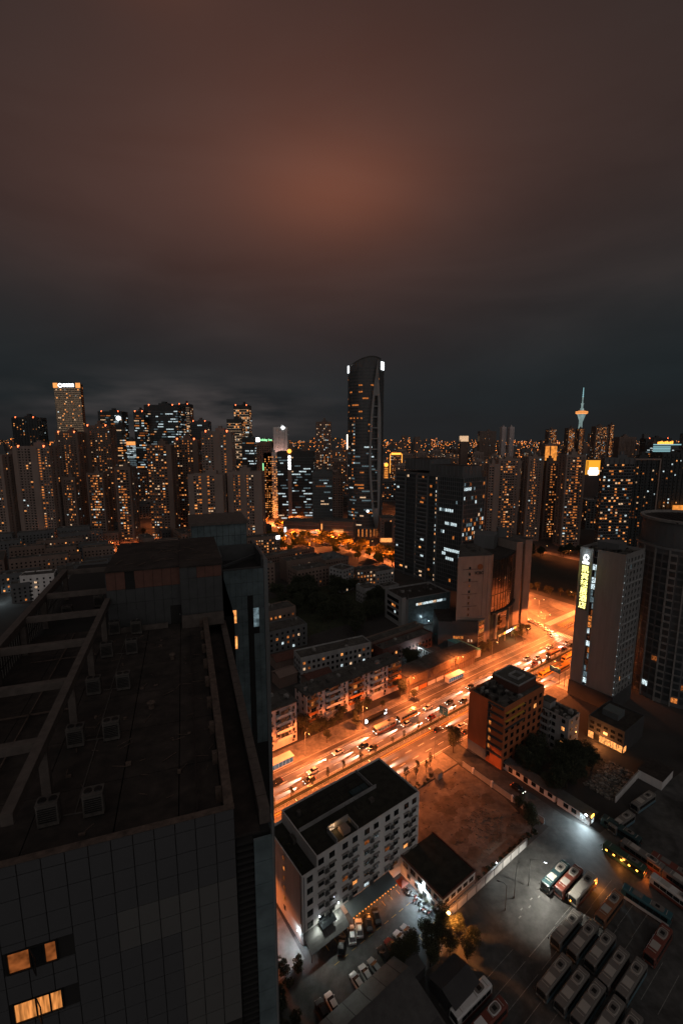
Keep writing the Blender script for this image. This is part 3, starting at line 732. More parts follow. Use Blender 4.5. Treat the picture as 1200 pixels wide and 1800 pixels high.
# annex with scooters below it
AN = thing('annex', 'low two storey annex with a dark flat roof beside the white block', 'building', W(78.3, 63.6), A)
m = MB(); m.box(0, 0, 0, 12.8, 15.1, 5.6, 0, 1); m.build('wall', ['white_wall', 'roof_moss'], AN)
m = MB(); m.box(-.1, -.1, 5.6, 12.9, .2, 6.05); m.box(-.1, .2, 5.6, .2, 15.1, 6.05); m.box(12.6, .2, 5.6, 12.9, 15.1, 6.05); m.build('parapet', 'roof_tile_red', AN)
fa = faces(12.8, 15.1)
for k_ in range(5): win(AN, fa['L'], 1.8 + k_ * 2.8, 3.5, 1.7, 1.4, 'glass')
for k_ in range(4): win(AN, fa['L'], 3.2 + k_ * 2.9, 1.0, 1.2, 1.3, 'glass', 'grey_wall')
for k_ in range(5): win(AN, fa['F'], 1.6 + k_ * 2.4, 3.7, 1.5, 1.0, 'glass')
m = MB(); fa['F'].box(m, -.1, 12.9, 2.5, 3.2, 0, .12); m.build('band', 'beige_wall', AN)
m = MB(); fa['L'].box(m, 8.4, 8.9, 4.6, 4.8, 0, .35); wl = m.build('wall_lamp', 'lamp_white', AN); lamp('wall_lamp', 'SPOT', (-.5, 6.4, 4.5), 5200, COOL, AN, .15, 150, .8, (-.35, 0, -1))
# end-wall lamp and a red stall tent
t = thing('wall_lamp', 'cool white lamp low on the near corner of the white block', 'lamp', W(46.2, 79.6) + (4.4,), A)
m = MB(); m.bar((.2, 0, 0), (-.5, 0, .25), .06, .06); m.build('arm', 'pole_metal', t)
m = MB(); m.box(-.75, -.15, .15, -.4, .15, .25); m.build('lamp_head', 'lamp_white', t)
lamp('lamp_light', 'SPOT', (-.6, 0, .1), 1500, COOL, t, .15, 165, .8, (-.2, .25, -1))
t = thing('stall_tent', 'small red tent stall by the corner of the annex', 'tent', W(75.4, 75.2), A)
m = MB(); m.loft([[(-1.3, -1.3, 2.2), (1.3, -1.3, 2.2), (1.3, 1.3, 2.2), (-1.3, 1.3, 2.2)], [(-.1, -.1, 3.1), (.1, -.1, 3.1), (.1, .1, 3.1), (-.1, .1, 3.1)]]); m.build('canopy', 'logo_red', t)
for x in (-1.2, 1.2):
    for y in (-1.2, 1.2): m = MB(); m.box(x - .04, y - .04, 0, x + .04, y + .04, 2.2); m.build('leg', 'pole_metal', t)
lamp('tent_light', 'POINT', (0, 0, 2.0), 260, (1, .32, .1), t, .2)
# scooters
def scooter():
    t = thing('scooter', 'parked scooter in the cluster against the annex wall', 'scooter', (0, 0, 0), 0, 'scooters by the annex')
    m = MB(); m.loft([[(x, -w, z0), (x, w, z0), (x, w, z1), (x, -w, z1)] for x, w, z0, z1 in ((-.75, .12, .5, .72), (-.2, .17, .3, .74), (.05, .16, .25, .4), (.45, .17, .25, .42), (.6, .2, .3, .95))]); m.build('body', 'scooter_red', t)
    m = MB(); m.box(-.75, -.13, .74, -.1, .13, .84); m.build('seat', 'bumper', t)
    for x in (-.6, .72): m = MB(); m.cyl((x, -.05, .24), (x, .05, .24), .24, n=12); m.build('wheel', 'tyre', t)
    m = MB(); m.bar((.58, -.32, 1.02), (.58, .32, 1.02), .05, .05); m.bar((.72, 0, .3), (.58, 0, 1.0), .06, .06); m.build('handlebar', 'dark_metal', t)
    return t
s0 = scooter(); rg = random.Random(3)
for k_ in range(14):
    u, n = 76.9 - rg.uniform(0, 1.3), 66.4 + k_ * .62
    if k_ == 0: s0.location = W(u, n) + (.02,); s0.rotation_euler = (0, 0, A + 2.9); continue
    dup(s0, W(u, n) + (.02,), A + 2.9 + rg.uniform(-.5, .5), recolor={'body': rg.choice(['scooter_red', 'paint_black', 'paint_white', 'paint_silver_grey'])})
# gable building in the corner below
GB = thing('gable_shed', 'dark pitched roof building at the bottom edge beyond the parked cars', 'building', W(33, 45.5), A)
m = MB(); m.prism([(0, 0), (26, 0), (26, 15), (0, 15)], 0, 6.4); m.loft([[(x, .0, 6.4), (x, 15, 6.4), (x, 11.2, 8.2)] for x in (.02, 25.98)]); m.build('wall', 'dark_wall', GB)
m = MB(); m.loft([[(x, 15.6, 6.2), (x, 11.2, 8.35), (x, 11.2, 8.5), (x, 15.7, 6.32)] for x in (-.4, 26.4)]); m.loft([[(x, 11.2, 8.35), (x, -.5, 6.1), (x, -.5, 6.22), (x, 11.2, 8.5)] for x in (-.4, 26.4)]); m.build('roof', 'roof_sheet', GB)
for k_ in range(6):
    m = MB(); m.loft([[(x, 15.6, 6.33), (x, 11.2, 8.51), (x, 11.2, 8.56), (x, 15.62, 6.38)] for x in (4 + k_ * 4, 4.12 + k_ * 4)]); m.build('roof_seam', 'dark_metal', GB)
t = thing('tarp_shed', 'dark pitched roof shed below the lamp lit tree', 'shed', W(64.5, 48), A)
m = MB(); m.box(0, 0, 0, 8, 7, 3.2); m.build('wall', 'dark_wall', t)
m = MB(); m.loft([[(x, -.2, 3.1), (x, 3.5, 4.2), (x, 7.2, 3.1), (x, 7.2, 3.2), (x, 3.5, 4.3), (x, -.2, 3.2)] for x in (-.2, 8.2)]); m.build('roof', 'dark_wall', t)
t = thing('lean_to', 'low grey lean-to roof between the shed and the parked cars', 'shed', W(59.5, 57.5), A)
m = MB(); m.box(0, 0, 0, 6, 3, 2.6); m.build('wall', 'dark_wall', t)
m = MB(); m.loft([[(x, -.2, 2.62), (x, 3.2, 3.2), (x, 3.2, 3.3), (x, -.2, 2.72)] for x in (-.2, 6.2)]); m.build('roof', 'roof_sheet', t)
# ================================================================ blocks along the lit road
def flat_roof(mb, L, D, z, p=.7, w=.25, m=0):
    mb.box(0, 0, z, L, w, z + p, m); mb.box(0, D - w, z, L, D, z + p, m); mb.box(0, w, z, w, D - w, z + p, m); mb.box(L - w, w, z, L, D - w, z + p, m)
def clutter(name, parent, x0, x1, y0, y1, z, n, seed, mats=('roof_grey', 'ac_paint', 'concrete')):
    rg = random.Random(seed); m = MB()
    for k_ in range(n):
        x, y = rg.uniform(x0, x1 - 1), rg.uniform(y0, y1 - 1); a, b, h = rg.uniform(.5, 2.2), rg.uniform(.5, 1.8), rg.uniform(.3, 1.6)
        m.box(x, y, z, min(x + a, x1), min(y + b, y1), z + h, k_ % len(mats))
    for k_ in range(n // 2):
        x, y = rg.uniform(x0, x1), rg.uniform(y0, y1); m.box(x - .06, y - .06, z, x + .06, y + .06, z + rg.uniform(.8, 2.4), 0)
    return m.build(name, list(mats), parent, kind='stuff')
def balcony(parent, f, s0, s1, z, dep, rail_m, lit_m, fh=3.0):
    m = MB(); f.box(m, s0, s1, z - .12, z, 0, dep); f.box(m, s0, s1, z, z + .95, dep - .1, dep); f.box(m, s0, s0 + .1, z, z + .95, 0, dep - .1); f.box(m, s1 - .1, s1, z, z + .95, 0, dep - .1)
    o = m.build('balcony', rail_m, parent)
    n = 4; w = (s1 - s0) / n
    for k_ in range(n):
        m = MB(); f.quad(m, s0 + k_ * w + .08, s0 + (k_ + 1) * w - .08, z + 1.0, z + fh - .32, dep - .08 if k_ % 3 else .04); m.build('pane', lit_m if k_ == 1 else 'glass', o)
    m = MB()
    for k_ in range(n + 1): f.box(m, s0 + k_ * w - .05 + (.05 if k_ == 0 else 0) - (.05 if k_ == n else 0), s0 + k_ * w + .05, z + .95, z + fh - .3, dep - .14, dep - .04)
    m.build('frame', 'concrete', o, kind='stuff')
def balcony_block(name, label, loc, rot, L, D, h, zones, seed, wall='pink_wall', fl=5, fh=3.0, z0=.6):
    t = thing(name, label, 'apartment block', loc, rot); rg = random.Random(seed)
    m = MB(); m.box(0, 0, 0, L, D, h - .5); m.build('wall', wall, t)
    m = MB(); m.box(-.4, -.6, h - .5, L + .4, D + .4, h - .15); m.box(-.1, -.1, h - .15, L + .1, D + .1, h); m.build('roof', 'roof_grey', t)
    clutter('roof_clutter', t, 1, L - 1, 1, D - 1, h, int(L / 3), seed)
    f = faces(L, D)
    for s0, s1, typ in zones:
        for j in range(fl):
            z = z0 + j * fh
            if typ in 'ow':
                if j == 0: continue
                balcony(t, f['F'], s0, s1, z, 1.3, 'orange_trim' if typ == 'o' else 'white_wall', rg.choice(['glass', 'glass', 'glass', 'glass', 'lit_dim', 'lit_amber']))
            elif typ == 's':
                c = (s0 + s1) / 2; win(t, f['F'], c, z + 1.0, .9, 1.3, rg.choice(['glass', 'glass', 'glass', 'lit_dim']))
                m = MB(); f['F'].box(m, c - .9 + (j % 2) * .9, c - .1 + (j % 2) * .9, z + .2, z + .8, .075, .45); m.build('cooling_box', 'ac_paint', t)
    for k_ in (0, 1):
        for j in range(1, fl): win(t, f['L'], 2 + k_ * 4.2, z0 + j * fh + .9, 1.0, 1.3, 'glass')
    return t
RM = balcony_block('apartment_block', 'long five storey block above the bus stop with orange and white balconies', W(91, 148.5), A, 53, 9, 15.6,
    [(.6, 5.2, 'o'), (5.8, 8.8, 's'), (9.4, 17.6, 'w'), (18.4, 21.2, 's'), (21.8, 29.8, 'o'), (30.6, 33.6, 's'), (34.2, 41.6, 'w'), (42.2, 44.8, 's'), (45.2, 52.6, 'o')], 21)
RL = balcony_block('apartment_block', 'pink white block with stacked balconies, left of the long balconied block', W(57, 145), A, 27.3, 10, 17.6,
    [(1, 7, 'w'), (8, 11, 's'), (11.5, 14, 's'), (15.0, 17.2, 's'), (18.0, 24.6, 'w'), (25.0, 27.0, 's')], 22, fl=5, fh=3.2)
# older block behind: plain, a few lit windows
def plain_block(name, label, loc, rot, L, D, h, seed, wall='pink_wall', lit=.2, pal=PAL_MIX, fh=3.0, bay=2.6, cat='apartment block', sides='FLR', roof='roof_grey', trim='roof_grey', par=.7, clut=True, indiv=False, ww=1.2):
    t = thing(name, label, cat, loc, rot); rg = random.Random(seed)
    m = MB(); m.box(0, 0, 0, L, D, h - par, 0, 1); m.build('wall', [wall, roof], t)
    m = MB(); flat_roof(m, L, D, h - par, par); m.build('parapet', wall, t)
    if clut: clutter('roof_clutter', t, .6, L - .6, .6, D - .6, h - par + .01, max(4, int(L * D / 45)), seed)
    fs = faces(L, D); m = MB(); mm = MB()
    for q in sides:
        f = fs[q]
        if indiv:
            nb = max(1, int((f.w - 1) / bay))
            for j in range(int((h - par) / fh)):
                for i in range(nb):
                    k_ = pick(rg, lit if q == 'F' else lit * .4, pal)
                    win(t, f, .5 + (i + .5) * (f.w - 1) / nb, .9 + j * fh, ww, 1.35, WM[k_].name)
        else:
            grid(m, f, .5, f.w - .5, 0, h - par, fh, bay, ww, 1.4, lit if q != 'L' else lit * .5, pal, rg)
            for j in range(1, int((h - par) / fh)): f.box(mm, 0.02, f.w - .02, j * fh - .1, j * fh + .06, .0, .09)
            for k_ in range(int(f.w / 3)):
                s = rg.uniform(.5, f.w - 1.2); z = rg.randint(1, max(1, int(h / fh) - 1)) * fh + .25; f.box(mm, s, s + .8, z, z + .55, .0, .4)
    if m.v: m.build('window', WM, t, kind='stuff')
    if mm.v: mm.build('ledge', wall, t, kind='stuff')
    return t
plain_block('apartment_block', 'grey old walk-up block in the row behind the long balconied block', (-20, 209.5), R(26.8), 40, 9.5, 13.8, 31, 'grey_wall', .28, indiv=True)
plain_block('apartment_block', 'low old block with cold white windows right of the glass office edge', W(106, 219), A - .1, 28, 13, 13.2, 32, 'slate_wall', .16, (1, 1, .4, 1, 5, 1), bay=3.2)
plain_block('apartment_block', 'short block with one lit pair of windows behind the cold lit one', W(112, 241), A - .05, 28, 12, 15.6, 33, 'brown_wall', .25, bay=3)
plain_block('school_block', 'brown school-like block with courtyard roof north of the dark park', (-35.2, 348.5), R(33), 30, 16, 17, 34, 'brown_wall', .10, (1, 2, 1, 2, 3, 1), bay=3, cat='building')
plain_block('school_block', 'set back wing behind the brown courtyard block', (-46, 372), R(33), 34, 14, 18.5, 35, 'brown_wall', .06, cat='building', sides='F')
plain_block('school_block', 'flat roofed hall with a pale blue roof sheet beside the brown block', (-14, 380), R(33), 24, 24, 17, 36, 'brown_wall', .08, cat='building', roof='blue_grey_wall')
plain_block('apartment_block', 'pale end-wall block at the far corner of the dark park', (1, 344), R(50), 14, 14, 19, 37, 'grey_wall', .1, bay=3)
plain_block('apartment_block', 'block with a stack of lit windows at the far corner of the dark park', (12, 352), R(20), 20, 12, 16, 38, 'brown_wall', .5, (3, 4, 2, 3, 1, 1), bay=2.6)
plain_block('apartment_block', 'grey stepped block behind the flat roofed glass front office', (28, 356), R(30), 18, 14, 14, 39, 'grey_wall', .08)
plain_block('apartment_block', 'small block left of the glass front office, dim lit', (17, 318), R(30), 12, 12, 12.5, 40, 'grey_wall', .10)
plain_block('apartment_block', 'low roofs between the park and the dark office slab', (32, 330), R(30), 14, 10, 10, 41, 'grey_wall', .08)
plain_block('row_house', 'long low roof beside the amber street trees', (-74, 426), R(40), 60, 12, 8, 42, 'brown_wall', .1, (1, 3, 1, 2, 1, 1), cat='building', clut=False)
# houses tucked in between
for k_, (x, y, a, L, D, h, wl_, lab) in enumerate([
    (-34, 222, 30, 16, 9, 5, 'roof_tile_red', 'small low house with a red roof behind the pink white block'), (-16, 204, 36, 14, 7, 4.5, 'roof_tile_red', 'low shed roof between the two rows of blocks'),
    (-30, 205, 36, 10, 8, 5.5, 'brown_wall', 'brown low house close to the glass office edge'), (-6, 199, 36, 18, 5, 4, 'roof_tile_red', 'narrow red roofed shed right behind the long balconied block')]):
    t = thing('low_house', lab, 'house', (x, y), R(a)); m = MB(); m.box(0, 0, 0, L, D, h); m.build('wall', 'brown_wall', t)
    m = MB(); m.loft([[(q, -.4, h), (q, D / 2, h + 1.6), (q, D + .4, h), (q, D + .4, h + .15), (q, D / 2, h + 1.78), (q, -.4, h + .15)] for q in (-.3, L + .3)]); m.build('roof', wl_, t)
# courtyard building and the teal roof
plain_block('courtyard_building', 'low courtyard building with red walls, its inner arcade lit cold white', W(153, 171), A, 38, 8, 9, 43, 'roof_tile_red', .1, cat='building', sides='F')
plain_block('courtyard_building', 'low back wing of the courtyard with one orange window', W(152, 180.5), A, 42, 7, 9.5, 44, 'brown_wall', .12, cat='building', sides='F')
t = thing('covered_walk', 'concrete covered walk crossing the small lit court', 'walkway', W(181, 158), A + PI / 2)
m = MB(); m.box(0, 0, 3.4, 13, 2.4, 3.8); m.build('roof', 'concrete', t)
for k_ in range(4):
    for y in (.2, 2.0): m = MB(); m.box(.3 + k_ * 4, y, 0, .6 + k_ * 4, y + .25, 3.4); m.build('pillar', 'concrete', t)
t = thing('court_lamp', 'cold white lamp in the small court of the low red building', 'lamp', W(177, 168))
m = MB(); m.cyl((0, 0, 0), (0, 0, 4), .07); m.build('pole', 'pole_metal', t)
m = MB(); m.cyl((0, 0, 4), (0, 0, 4.2), .22, .1); m.build('lamp_head', 'lamp_white', t); lamp('lamp_light', 'POINT', (0, 0, 3.8), 2500, COOL, t)
t = thing('teal_roof', 'bright teal sheet roof between the bank podium and the long scaffolded shed', 'roof', W(198.5, 146), A)
m = MB(); m.box(0.3, .3, 0, 5.2, 29, 3.8); m.build('wall', 'grey_wall', t)
m = MB(); m.loft([[(-.3, y, 4.0), (2.7, y, 5.0), (5.8, y, 4.0), (5.8, y, 4.12), (2.7, y, 5.14), (-.3, y, 4.12)] for y in (0, 29.5)]); m.build('roof', 'teal_sheet', t)
lamp('roof_lamp', 'POINT', (2, 20, 7.5), 420, COOL, t)
# scaffolded shed along the pavement
SH = thing('scaffolded_shed', 'long low shed wrapped in bamboo scaffold and net along the pavement', 'shed', W(144, 142.6), A)
m = MB(); m.box(0, 1.2, 0, 51, 10.5, 8.1); m.build('wall', 'beige_wall', SH)
for k_ in range(3):
    m = MB(); m.box(-.3 + k_ * 17.3, .3, 8.1 + .3 * (k_ % 2), 17 + k_ * 17.3 - .1, 10.8, 8.45 + .3 * (k_ % 2)); m.build('roof', 'roof_grey', SH)
m = MB()
for k_ in range(35): m.cyl((.2 + k_ * 1.5, 0, 0), (.2 + k_ * 1.5, 0, 8.6), .06, n=5); m.cyl((.2 + k_ * 1.5, .9, 0), (.2 + k_ * 1.5, .9, 8.3), .05, n=5)
for j in range(5):
    for y in (0, .9): m.bar((0, y, 1.7 + j * 1.7), (51, y, 1.7 + j * 1.7), .08, .08)
for k_ in range(12): m.bar((.2 + k_ * 4.4, -.05, .5), (3.4 + k_ * 4.4, -.05, 8), .06, .06)
m.build('scaffold', 'net', SH, kind='stuff')
for k_ in range(12):
    if k_ in (3, 7): continue
    m = MB(); m.box(.4 + k_ * 4.25, -.12, 4.3, 4.45 + k_ * 4.25, -.08, 8.0); m.build('net_sheet', 'net', SH)
for k_ in range(5):
    m = MB(); m.box(1 + k_ * 6, -.6, .3, 6.2 + k_ * 6, -.5, 2.3); m.build('hoarding_sheet', ('white_wall', 'orange_trim', 'white_wall')[k_ % 3], SH)
# glazed kiosks on the pavement
def kiosk(label, u, n, L):
    t = thing('kiosk', label, 'kiosk', W(u, n) + (.13,), A)
    m = MB(); m.box(0, 0, 0, L, .12, .35); m.box(0, 2.5, 0, L, 2.62, 2.7); m.box(0, .12, 0, .12, 2.5, 2.7); m.box(L - .12, .12, 0, L, 2.5, 2.7); m.build('wall', 'white_wall', t)
    m = MB(); m.box(-.3, -.5, 2.72, L + .3, 3.0, 2.95); m.build('roof', 'white_wall', t)
    for k_ in range(int(L / 1.5)):
        w_ = L / int(L / 1.5); m = MB(); m.box(k_ * w_ + .06, .02, .37, (k_ + 1) * w_ - .06, .08, 2.66); m.build('glass_panel', 'lit_cool_dim', t)
    m = MB()
    for k_ in range(int(L / 1.5) + 1): w_ = L / int(L / 1.5); m.box(max(0, k_ * w_ - .05), -.03, .36, min(L, k_ * w_ + .05), .019, 2.7)
    m.build('frame', 'white_wall', t, kind='stuff')
kiosk('white glazed kiosk with a flat roof on the pavement near the scaffolded shed', 167, 137.4, 10.8)
kiosk('white glazed kiosk with a flat roof on the pavement beside the glass office edge', 67.6, 134.9, 9.0)
# bus stop
t = thing('bus_shelter', 'dark bus shelter at the kerb behind the two waiting buses', 'bus shelter', W(113, 135.2) + (.13,), A)
m = MB(); m.box(0, 0, 2.5, 11, 1.6, 2.65); m.build('roof', 'dark_metal', t)
for x in (.1, 3.7, 7.3, 10.8): m = MB(); m.box(x, 1.2, 0, x + .12, 1.32, 2.5); m.build('post', 'dark_metal', t)
m = MB(); m.box(.3, 1.35, .5, 10.7, 1.4, 2.2); m.build('back_panel', 'glass', t)
for u, n, q in ((113.2, 136.3, 'nearer the front bus'), (124.2, 136.6, 'nearer the rear bus')):
    t = thing('advertising_board', 'lit white advertising board at the bus stop, ' + q, 'advertising board', W(u, n) + (.13,), A + .1)
    m = MB(); m.box(-.75, -.12, 0, .75, .12, .5); m.box(-.8, -.12, .5, .8, .12, 2.75); m.build('case', 'dark_metal', t)
    m = MB(); m.box(-.7, -.145, .6, .7, -.121, 2.65); m.box(-.7, .121, .6, .7, .145, 2.65); m.build('poster', 'sign_white', t)

# ================================================================ orange block and grey flats
OB = thing('orange_block', 'orange red seven storey block with open stair landings and a cluttered roof', 'building', W(135.8, 86.2), A)
L, D, H = 26, 15.4, 24.8
m = MB(); m.box(0, 0, 0, L, D, H - .9, 0, 1); m.build('wall', ['orange_wall', 'roof_grey'], OB)
m = MB(); flat_roof(m, L, D, H - .9, .9); m.build('parapet', 'orange_wall', OB)
f = faces(L, D)
m = MB(); f['L'].box(m, .2, 8.6, .02, 4.2, 0, .1); m.build('plinth', 'grey_wall', OB)
for j in range(7):     # open landings in the strip next to the front corner
    z = 2.6 + j * 3.15
    m = MB(); f['L'].box(m, 8.9, 15.3, z + 2.45, z + 2.85, 0, .9); m.build('landing', 'dark_wall', OB)
    win(OB, f['L'], 9.7, z + .2, .9, 1.8, 'lit_amber' if j in (1, 2, 3, 4) else 'glass', 'dark_wall')
m = MB(); f['L'].box(m, 9.0, 9.2, 2, 23.5, 0, .8); m.build('fin', 'dark_wall', OB)
for j in range(7):
    for i in range(7): win(OB, f['F'], 2 + i * 3.6, 1.8 + j * 3.15, 1.6, 1.6, 'lit_bright' if (i, j) in ((5, 5),) else 'glass')
for j in range(3):
    m = MB(); f['F'].box(m, .5, 12, H - 2.3 - j * 3.2, H - 2.05 - j * 3.2, 0, .7); m.build('canopy', 'paint_yellow' if j < 2 else 'dark_wall', OB)
m = MB(); m.box(13, 3, H - .9, 25, 14.6, H + 2.4, 0, 1); ub = m.build('roof_house', ['red_cladding_and_glow', 'roof_grey'], OB)
m = MB(); m.box(13, 3, H + 2.4, 25, 3.25, H + 3); m.box(13, 14.35, H + 2.4, 25, 14.6, H + 3); m.box(13, 3.25, H + 2.4, 13.25, 14.35, H + 3); m.box(24.75, 3.25, H + 2.4, 25, 14.35, H + 3); m.box(17, 6, H + 2.4, 22, 6.2, H + 3.4); m.box(17, 10, H + 2.4, 22, 10.2, H + 3.4); m.box(17, 6.2, H + 2.4, 17.2, 10, H + 3.4); m.box(21.8, 6.2, H + 2.4, 22, 10, H + 3.4); m.build('parapet', 'grey_wall', ub)
clutter('roof_clutter', OB, .6, 12.6, .6, 14.6, H - .89, 40, 51, ('roof_grey', 'ac_paint', 'dark_metal', 'concrete'))
m = MB()
for x, y in ((9, 12.5), (10, 12.8), (11, 12.2)): m.cyl((x, y, H - .9), (x, y, H + 1.6), .6, n=10)
m.build('tank', 'ac_paint', OB)
m = MB(); m.bar((12.4, 13.6, H), (12.4, 13.6, H + 4.6), .15, .15); m.bar((11.7, 13.6, H + 4.0), (13.1, 13.6, H + 4.0), .1, .1); m.bar((11.6, 13.9, H), (11.6, 13.9, H + 4), .12, .12); m.build('antenna', 'dark_metal', OB)
m = MB()
for k_ in range(14): m.box(.1, .4 + k_ * 1.08, H, .16, .46 + k_ * 1.08, H + .9)
m.bar((.13, .3, H + .9), (.13, 15, H + .9), .05, .05); m.bar((.13, .3, H + .5), (.13, 15, H + .5), .05, .05); m.build('railing', 'dark_metal', OB)
GA = thing('grey_flats', 'grey five storey flats with bowed balconies next to the orange block', 'apartment block', W(161.5, 75.6), A)
L, D, H = 8.2, 16, 15.6
m = MB(); m.box(0, 0, 0, L, D, H - .7, 0, 1); m.build('wall', ['grey_wall', 'roof_moss'], GA)
m = MB(); flat_roof(m, L, D, H - .7, .7); m.build('parapet', 'grey_wall', GA)
m = MB(); m.box(2, 8.6, H - .7, 6, 12.2, H + 2.2); m.build('stair_house', 'grey_wall', GA)
m = MB(); m.box(1.7, 8.3, H + 2.2, 6.3, 12.5, H + 2.4); m.build('stair_house_roof', 'roof_grey', GA)
clutter('roof_clutter', GA, .6, 7.6, .6, 8, H - .69, 16, 52)
f = faces(L, D); rg = random.Random(9)
for j in range(5):
    z = .5 + j * 3
    for c in (2.4, 7.4):
        if j: balcony(GA, f['L'], c - 1.9, c + 1.9, z, 1.3, 'grey_wall', 'glass')
    for c in (4.9, 10.3, 14.0): win(GA, f['L'], c, z + .9, 1.2, 1.4, 'lit_bright' if (c, j) in ((14.0, 3), (14.0, 1)) else 'glass')
    for c in (2.2, 6): win(GA, f['F'], c, z + .9, 1.0, 1.2, 'glass')

# ================================================================ hotel with the upright sign
HT = thing('hotel_tower', 'grey slab hotel tower with a glowing upright sign and a lit window strip', 'hotel', W(206.2, 79), A)
L, D, H = 18.6, 19, 72
m = MB(); m.box(0, 0, 0, L, 11.4, H - 1.2, 0, 1); m.box(.9, 11.4, 0, L, 13.4, H - 1.2, 0, 1); m.box(0, 13.4, 0, L, D, H - 1.2, 0, 1); m.build('wall', ['hotel_wall', 'roof_grey'], HT)
m = MB(); m.box(0, 0, H - 1.2, .3, 11.4, H); m.box(0, 13.4, H - 1.2, .3, D, H); m.box(.3, 0, H - 1.2, L, .3, H); m.box(.3, D - .3, H - 1.2, L, D, H); m.box(L - .3, .3, H - 1.2, L, D - .3, H); m.build('parapet', 'hotel_wall', HT)
clutter('roof_clutter', HT, 2, 17, 2, 17, H - 1.19, 34, 53, ('roof_grey', 'ac_paint', 'dark_metal'))
m = MB(); m.box(7, 6, H - 1.2, 15, 15, H + 2.4); m.build('machine_room', 'slate_wall', HT)
f = faces(L, D); rg = random.Random(12)
strip = face_ab((.9, 13.35), (.9, 11.45))
gl = {2: 'lit_cool', 3: 'lit_cool_dim', 4: 'lit_cool', 5: 'lit_cool', 6: 'lit_cool_dim', 7: 'lit_cool_dim', 9: 'lit_dim', 10: 'lit_amber', 11: 'lit_amber', 12: 'lit_cool', 14: 'lit_cool', 15: 'lit_amber', 19: 'lit_cool_dim', 20: 'lit_cool'}
for j in range(23):
    z = H - 3.6 - j * 3.0
    for q in range(2):
        m = MB(); strip.quad(m, .06 + q * .95, .94 + q * .95, z, z + 2.5, .06); m.build('window', gl.get(j, 'lit_cool_dim' if rg.random() < .35 else 'glass') if q == (j % 2) or j % 3 else 'glass', HT)
m = MB()
for j in range(24): strip.box(m, 0, 1.9, H - 1.1 - j * 3.0, H - .68 - j * 3.0, 0, .12)
m.build('spandrel', 'dark_wall', HT, kind='stuff')
R_ = f['F']      # side facing the depot: light frame grid over window bays
m = MB(); fr = MB(); rg = random.Random(13)
for j in range(22):
    z = 4 + j * 3.02
    for i in range(5):
        c = 2.6 + i * 3.35; k_ = pick(rg, .035, (1, 1, .5, 3, 2, 1)); k2 = 0
        R_.quad(m, c - .95, c - .1, z + .5, z + 2.4, .06, k_); R_.quad(m, c + .15, c + .8, z + .9, z + 2.3, .06, k2)
        R_.box(fr, c - 1.12, c - 1.0, z, z + 3.02, 0, .25); R_.box(fr, c + .95, c + 1.07, z, z + 3.02, 0, .25)
        R_.box(fr, c - .05, c + .1, z + .2, z + .8, 0, .45)
for j in range(8): R_.box(fr, 1.2, 18.4, 4 + j * 9.06, 4.4 + j * 9.06, 0.0, .4)
R_.box(fr, 1.2, 1.6, 4, 70.6, 0.26, .42); R_.box(fr, 18.0, 18.4, 4, 70.6, 0.26, .42)
m.build('window', WM, HT, kind='stuff'); fr.build('facade_frame', 'frame_pale', HT, kind='stuff')
m = MB()
for j in range(22): R_.box(m, .35, .55, 5.2 + j * 3.02, 5.45 + j * 3.02, 0, .12)
m.build('facade_light', 'lit_cool', HT, kind='stuff')
m = MB(); m.box(-.5, -.5, 0, L + .3, D + .2, 7.5); m.build('plinth', 'dark_wall', HT)
m = MB()
for k_ in range(9):
    s = 8.0 + k_ * 1.25; m.box(-.05, D - s - .05, 7.6, 0, D - s + .05, H - .2)
for k_ in range(4): m.box(-.05, D - .8 - k_ * 1.4, 7.6, 0, D - .7 - k_ * 1.4, H - .2)
m.build('wall_rib', 'hotel_wall', HT, kind='stuff')
# sign: upright column of characters
SG = thing('hotel_sign', 'tall yellow lit sign of stacked characters under a white emblem on the hotel tower', 'sign', W(206.2, 79) + (0,), A)
SF = f['L']
def text(body, size, mat_, parent, loc, rot, extr=.06, name='sign_character', bold=0):
    c = bpy.data.curves.new(name, 'FONT'); c.body = body; c.size = size; c.extrude = extr; c.align_x = 'CENTER'; c.align_y = 'CENTER'; c.offset = bold
    c.materials.append(MATS[mat_] if isinstance(mat_, str) else mat_)
    tmp = bpy.data.objects.new(name, c); col.objects.link(tmp)
    dg = bpy.context.evaluated_depsgraph_get(); me = bpy.data.meshes.new_from_object(tmp.evaluated_get(dg)); me.name = name
    bpy.data.objects.remove(tmp); bpy.data.curves.remove(c)
    o = link(name, me, parent, loc); o.rotation_euler = rot; return o
M('sign_board', (.05, .055, .04), .6, var=.1)
m = MB(); SF.box(m, 1.0, 5.0, H - 29, H - 8.2, .02, .12); m.build('backing', 'sign_board', SG)
for k_, ch in enumerate('凯宾轻居酒店'):
    z = H - 10 - k_ * 3.4
    text(ch, 3.4, 'sign_yellow', SG, (-.26, D - 3.0, z), (PI / 2, 0, -PI / 2), .08, bold=.03)
m = MB()       # emblem: rounded loop on a leaf-shaped foot
def tube(mb, pts, r, n=6):
    for a_, b_ in zip(pts, pts[1:]): mb.cyl(a_, b_, r, n=n)
SFp = lambda s, z: SF.p(s, z, .3)
tube(m, [SFp(3.0 + .95 * math.cos(q * PI / 6), H - 4.4 + 1.15 * math.sin(q * PI / 6)) for q in range(13)], .2)
tube(m, [SFp(3.6, H - 5.2), SFp(2.6, H - 6.0), SFp(1.9, H - 5.0)], .2); m.prism([(-.35, D - 1.6), (-.2, D - 1.6), (-.2, D - 4.3), (-.35, D - 4.3)], H - 7.4, H - 6.4); m.build('emblem', 'sign_white', SG)
lamp('sign_light', 'POINT', (-2.4, D - 3, H - 11), 260, (.9, 1, .2), SG, .8)
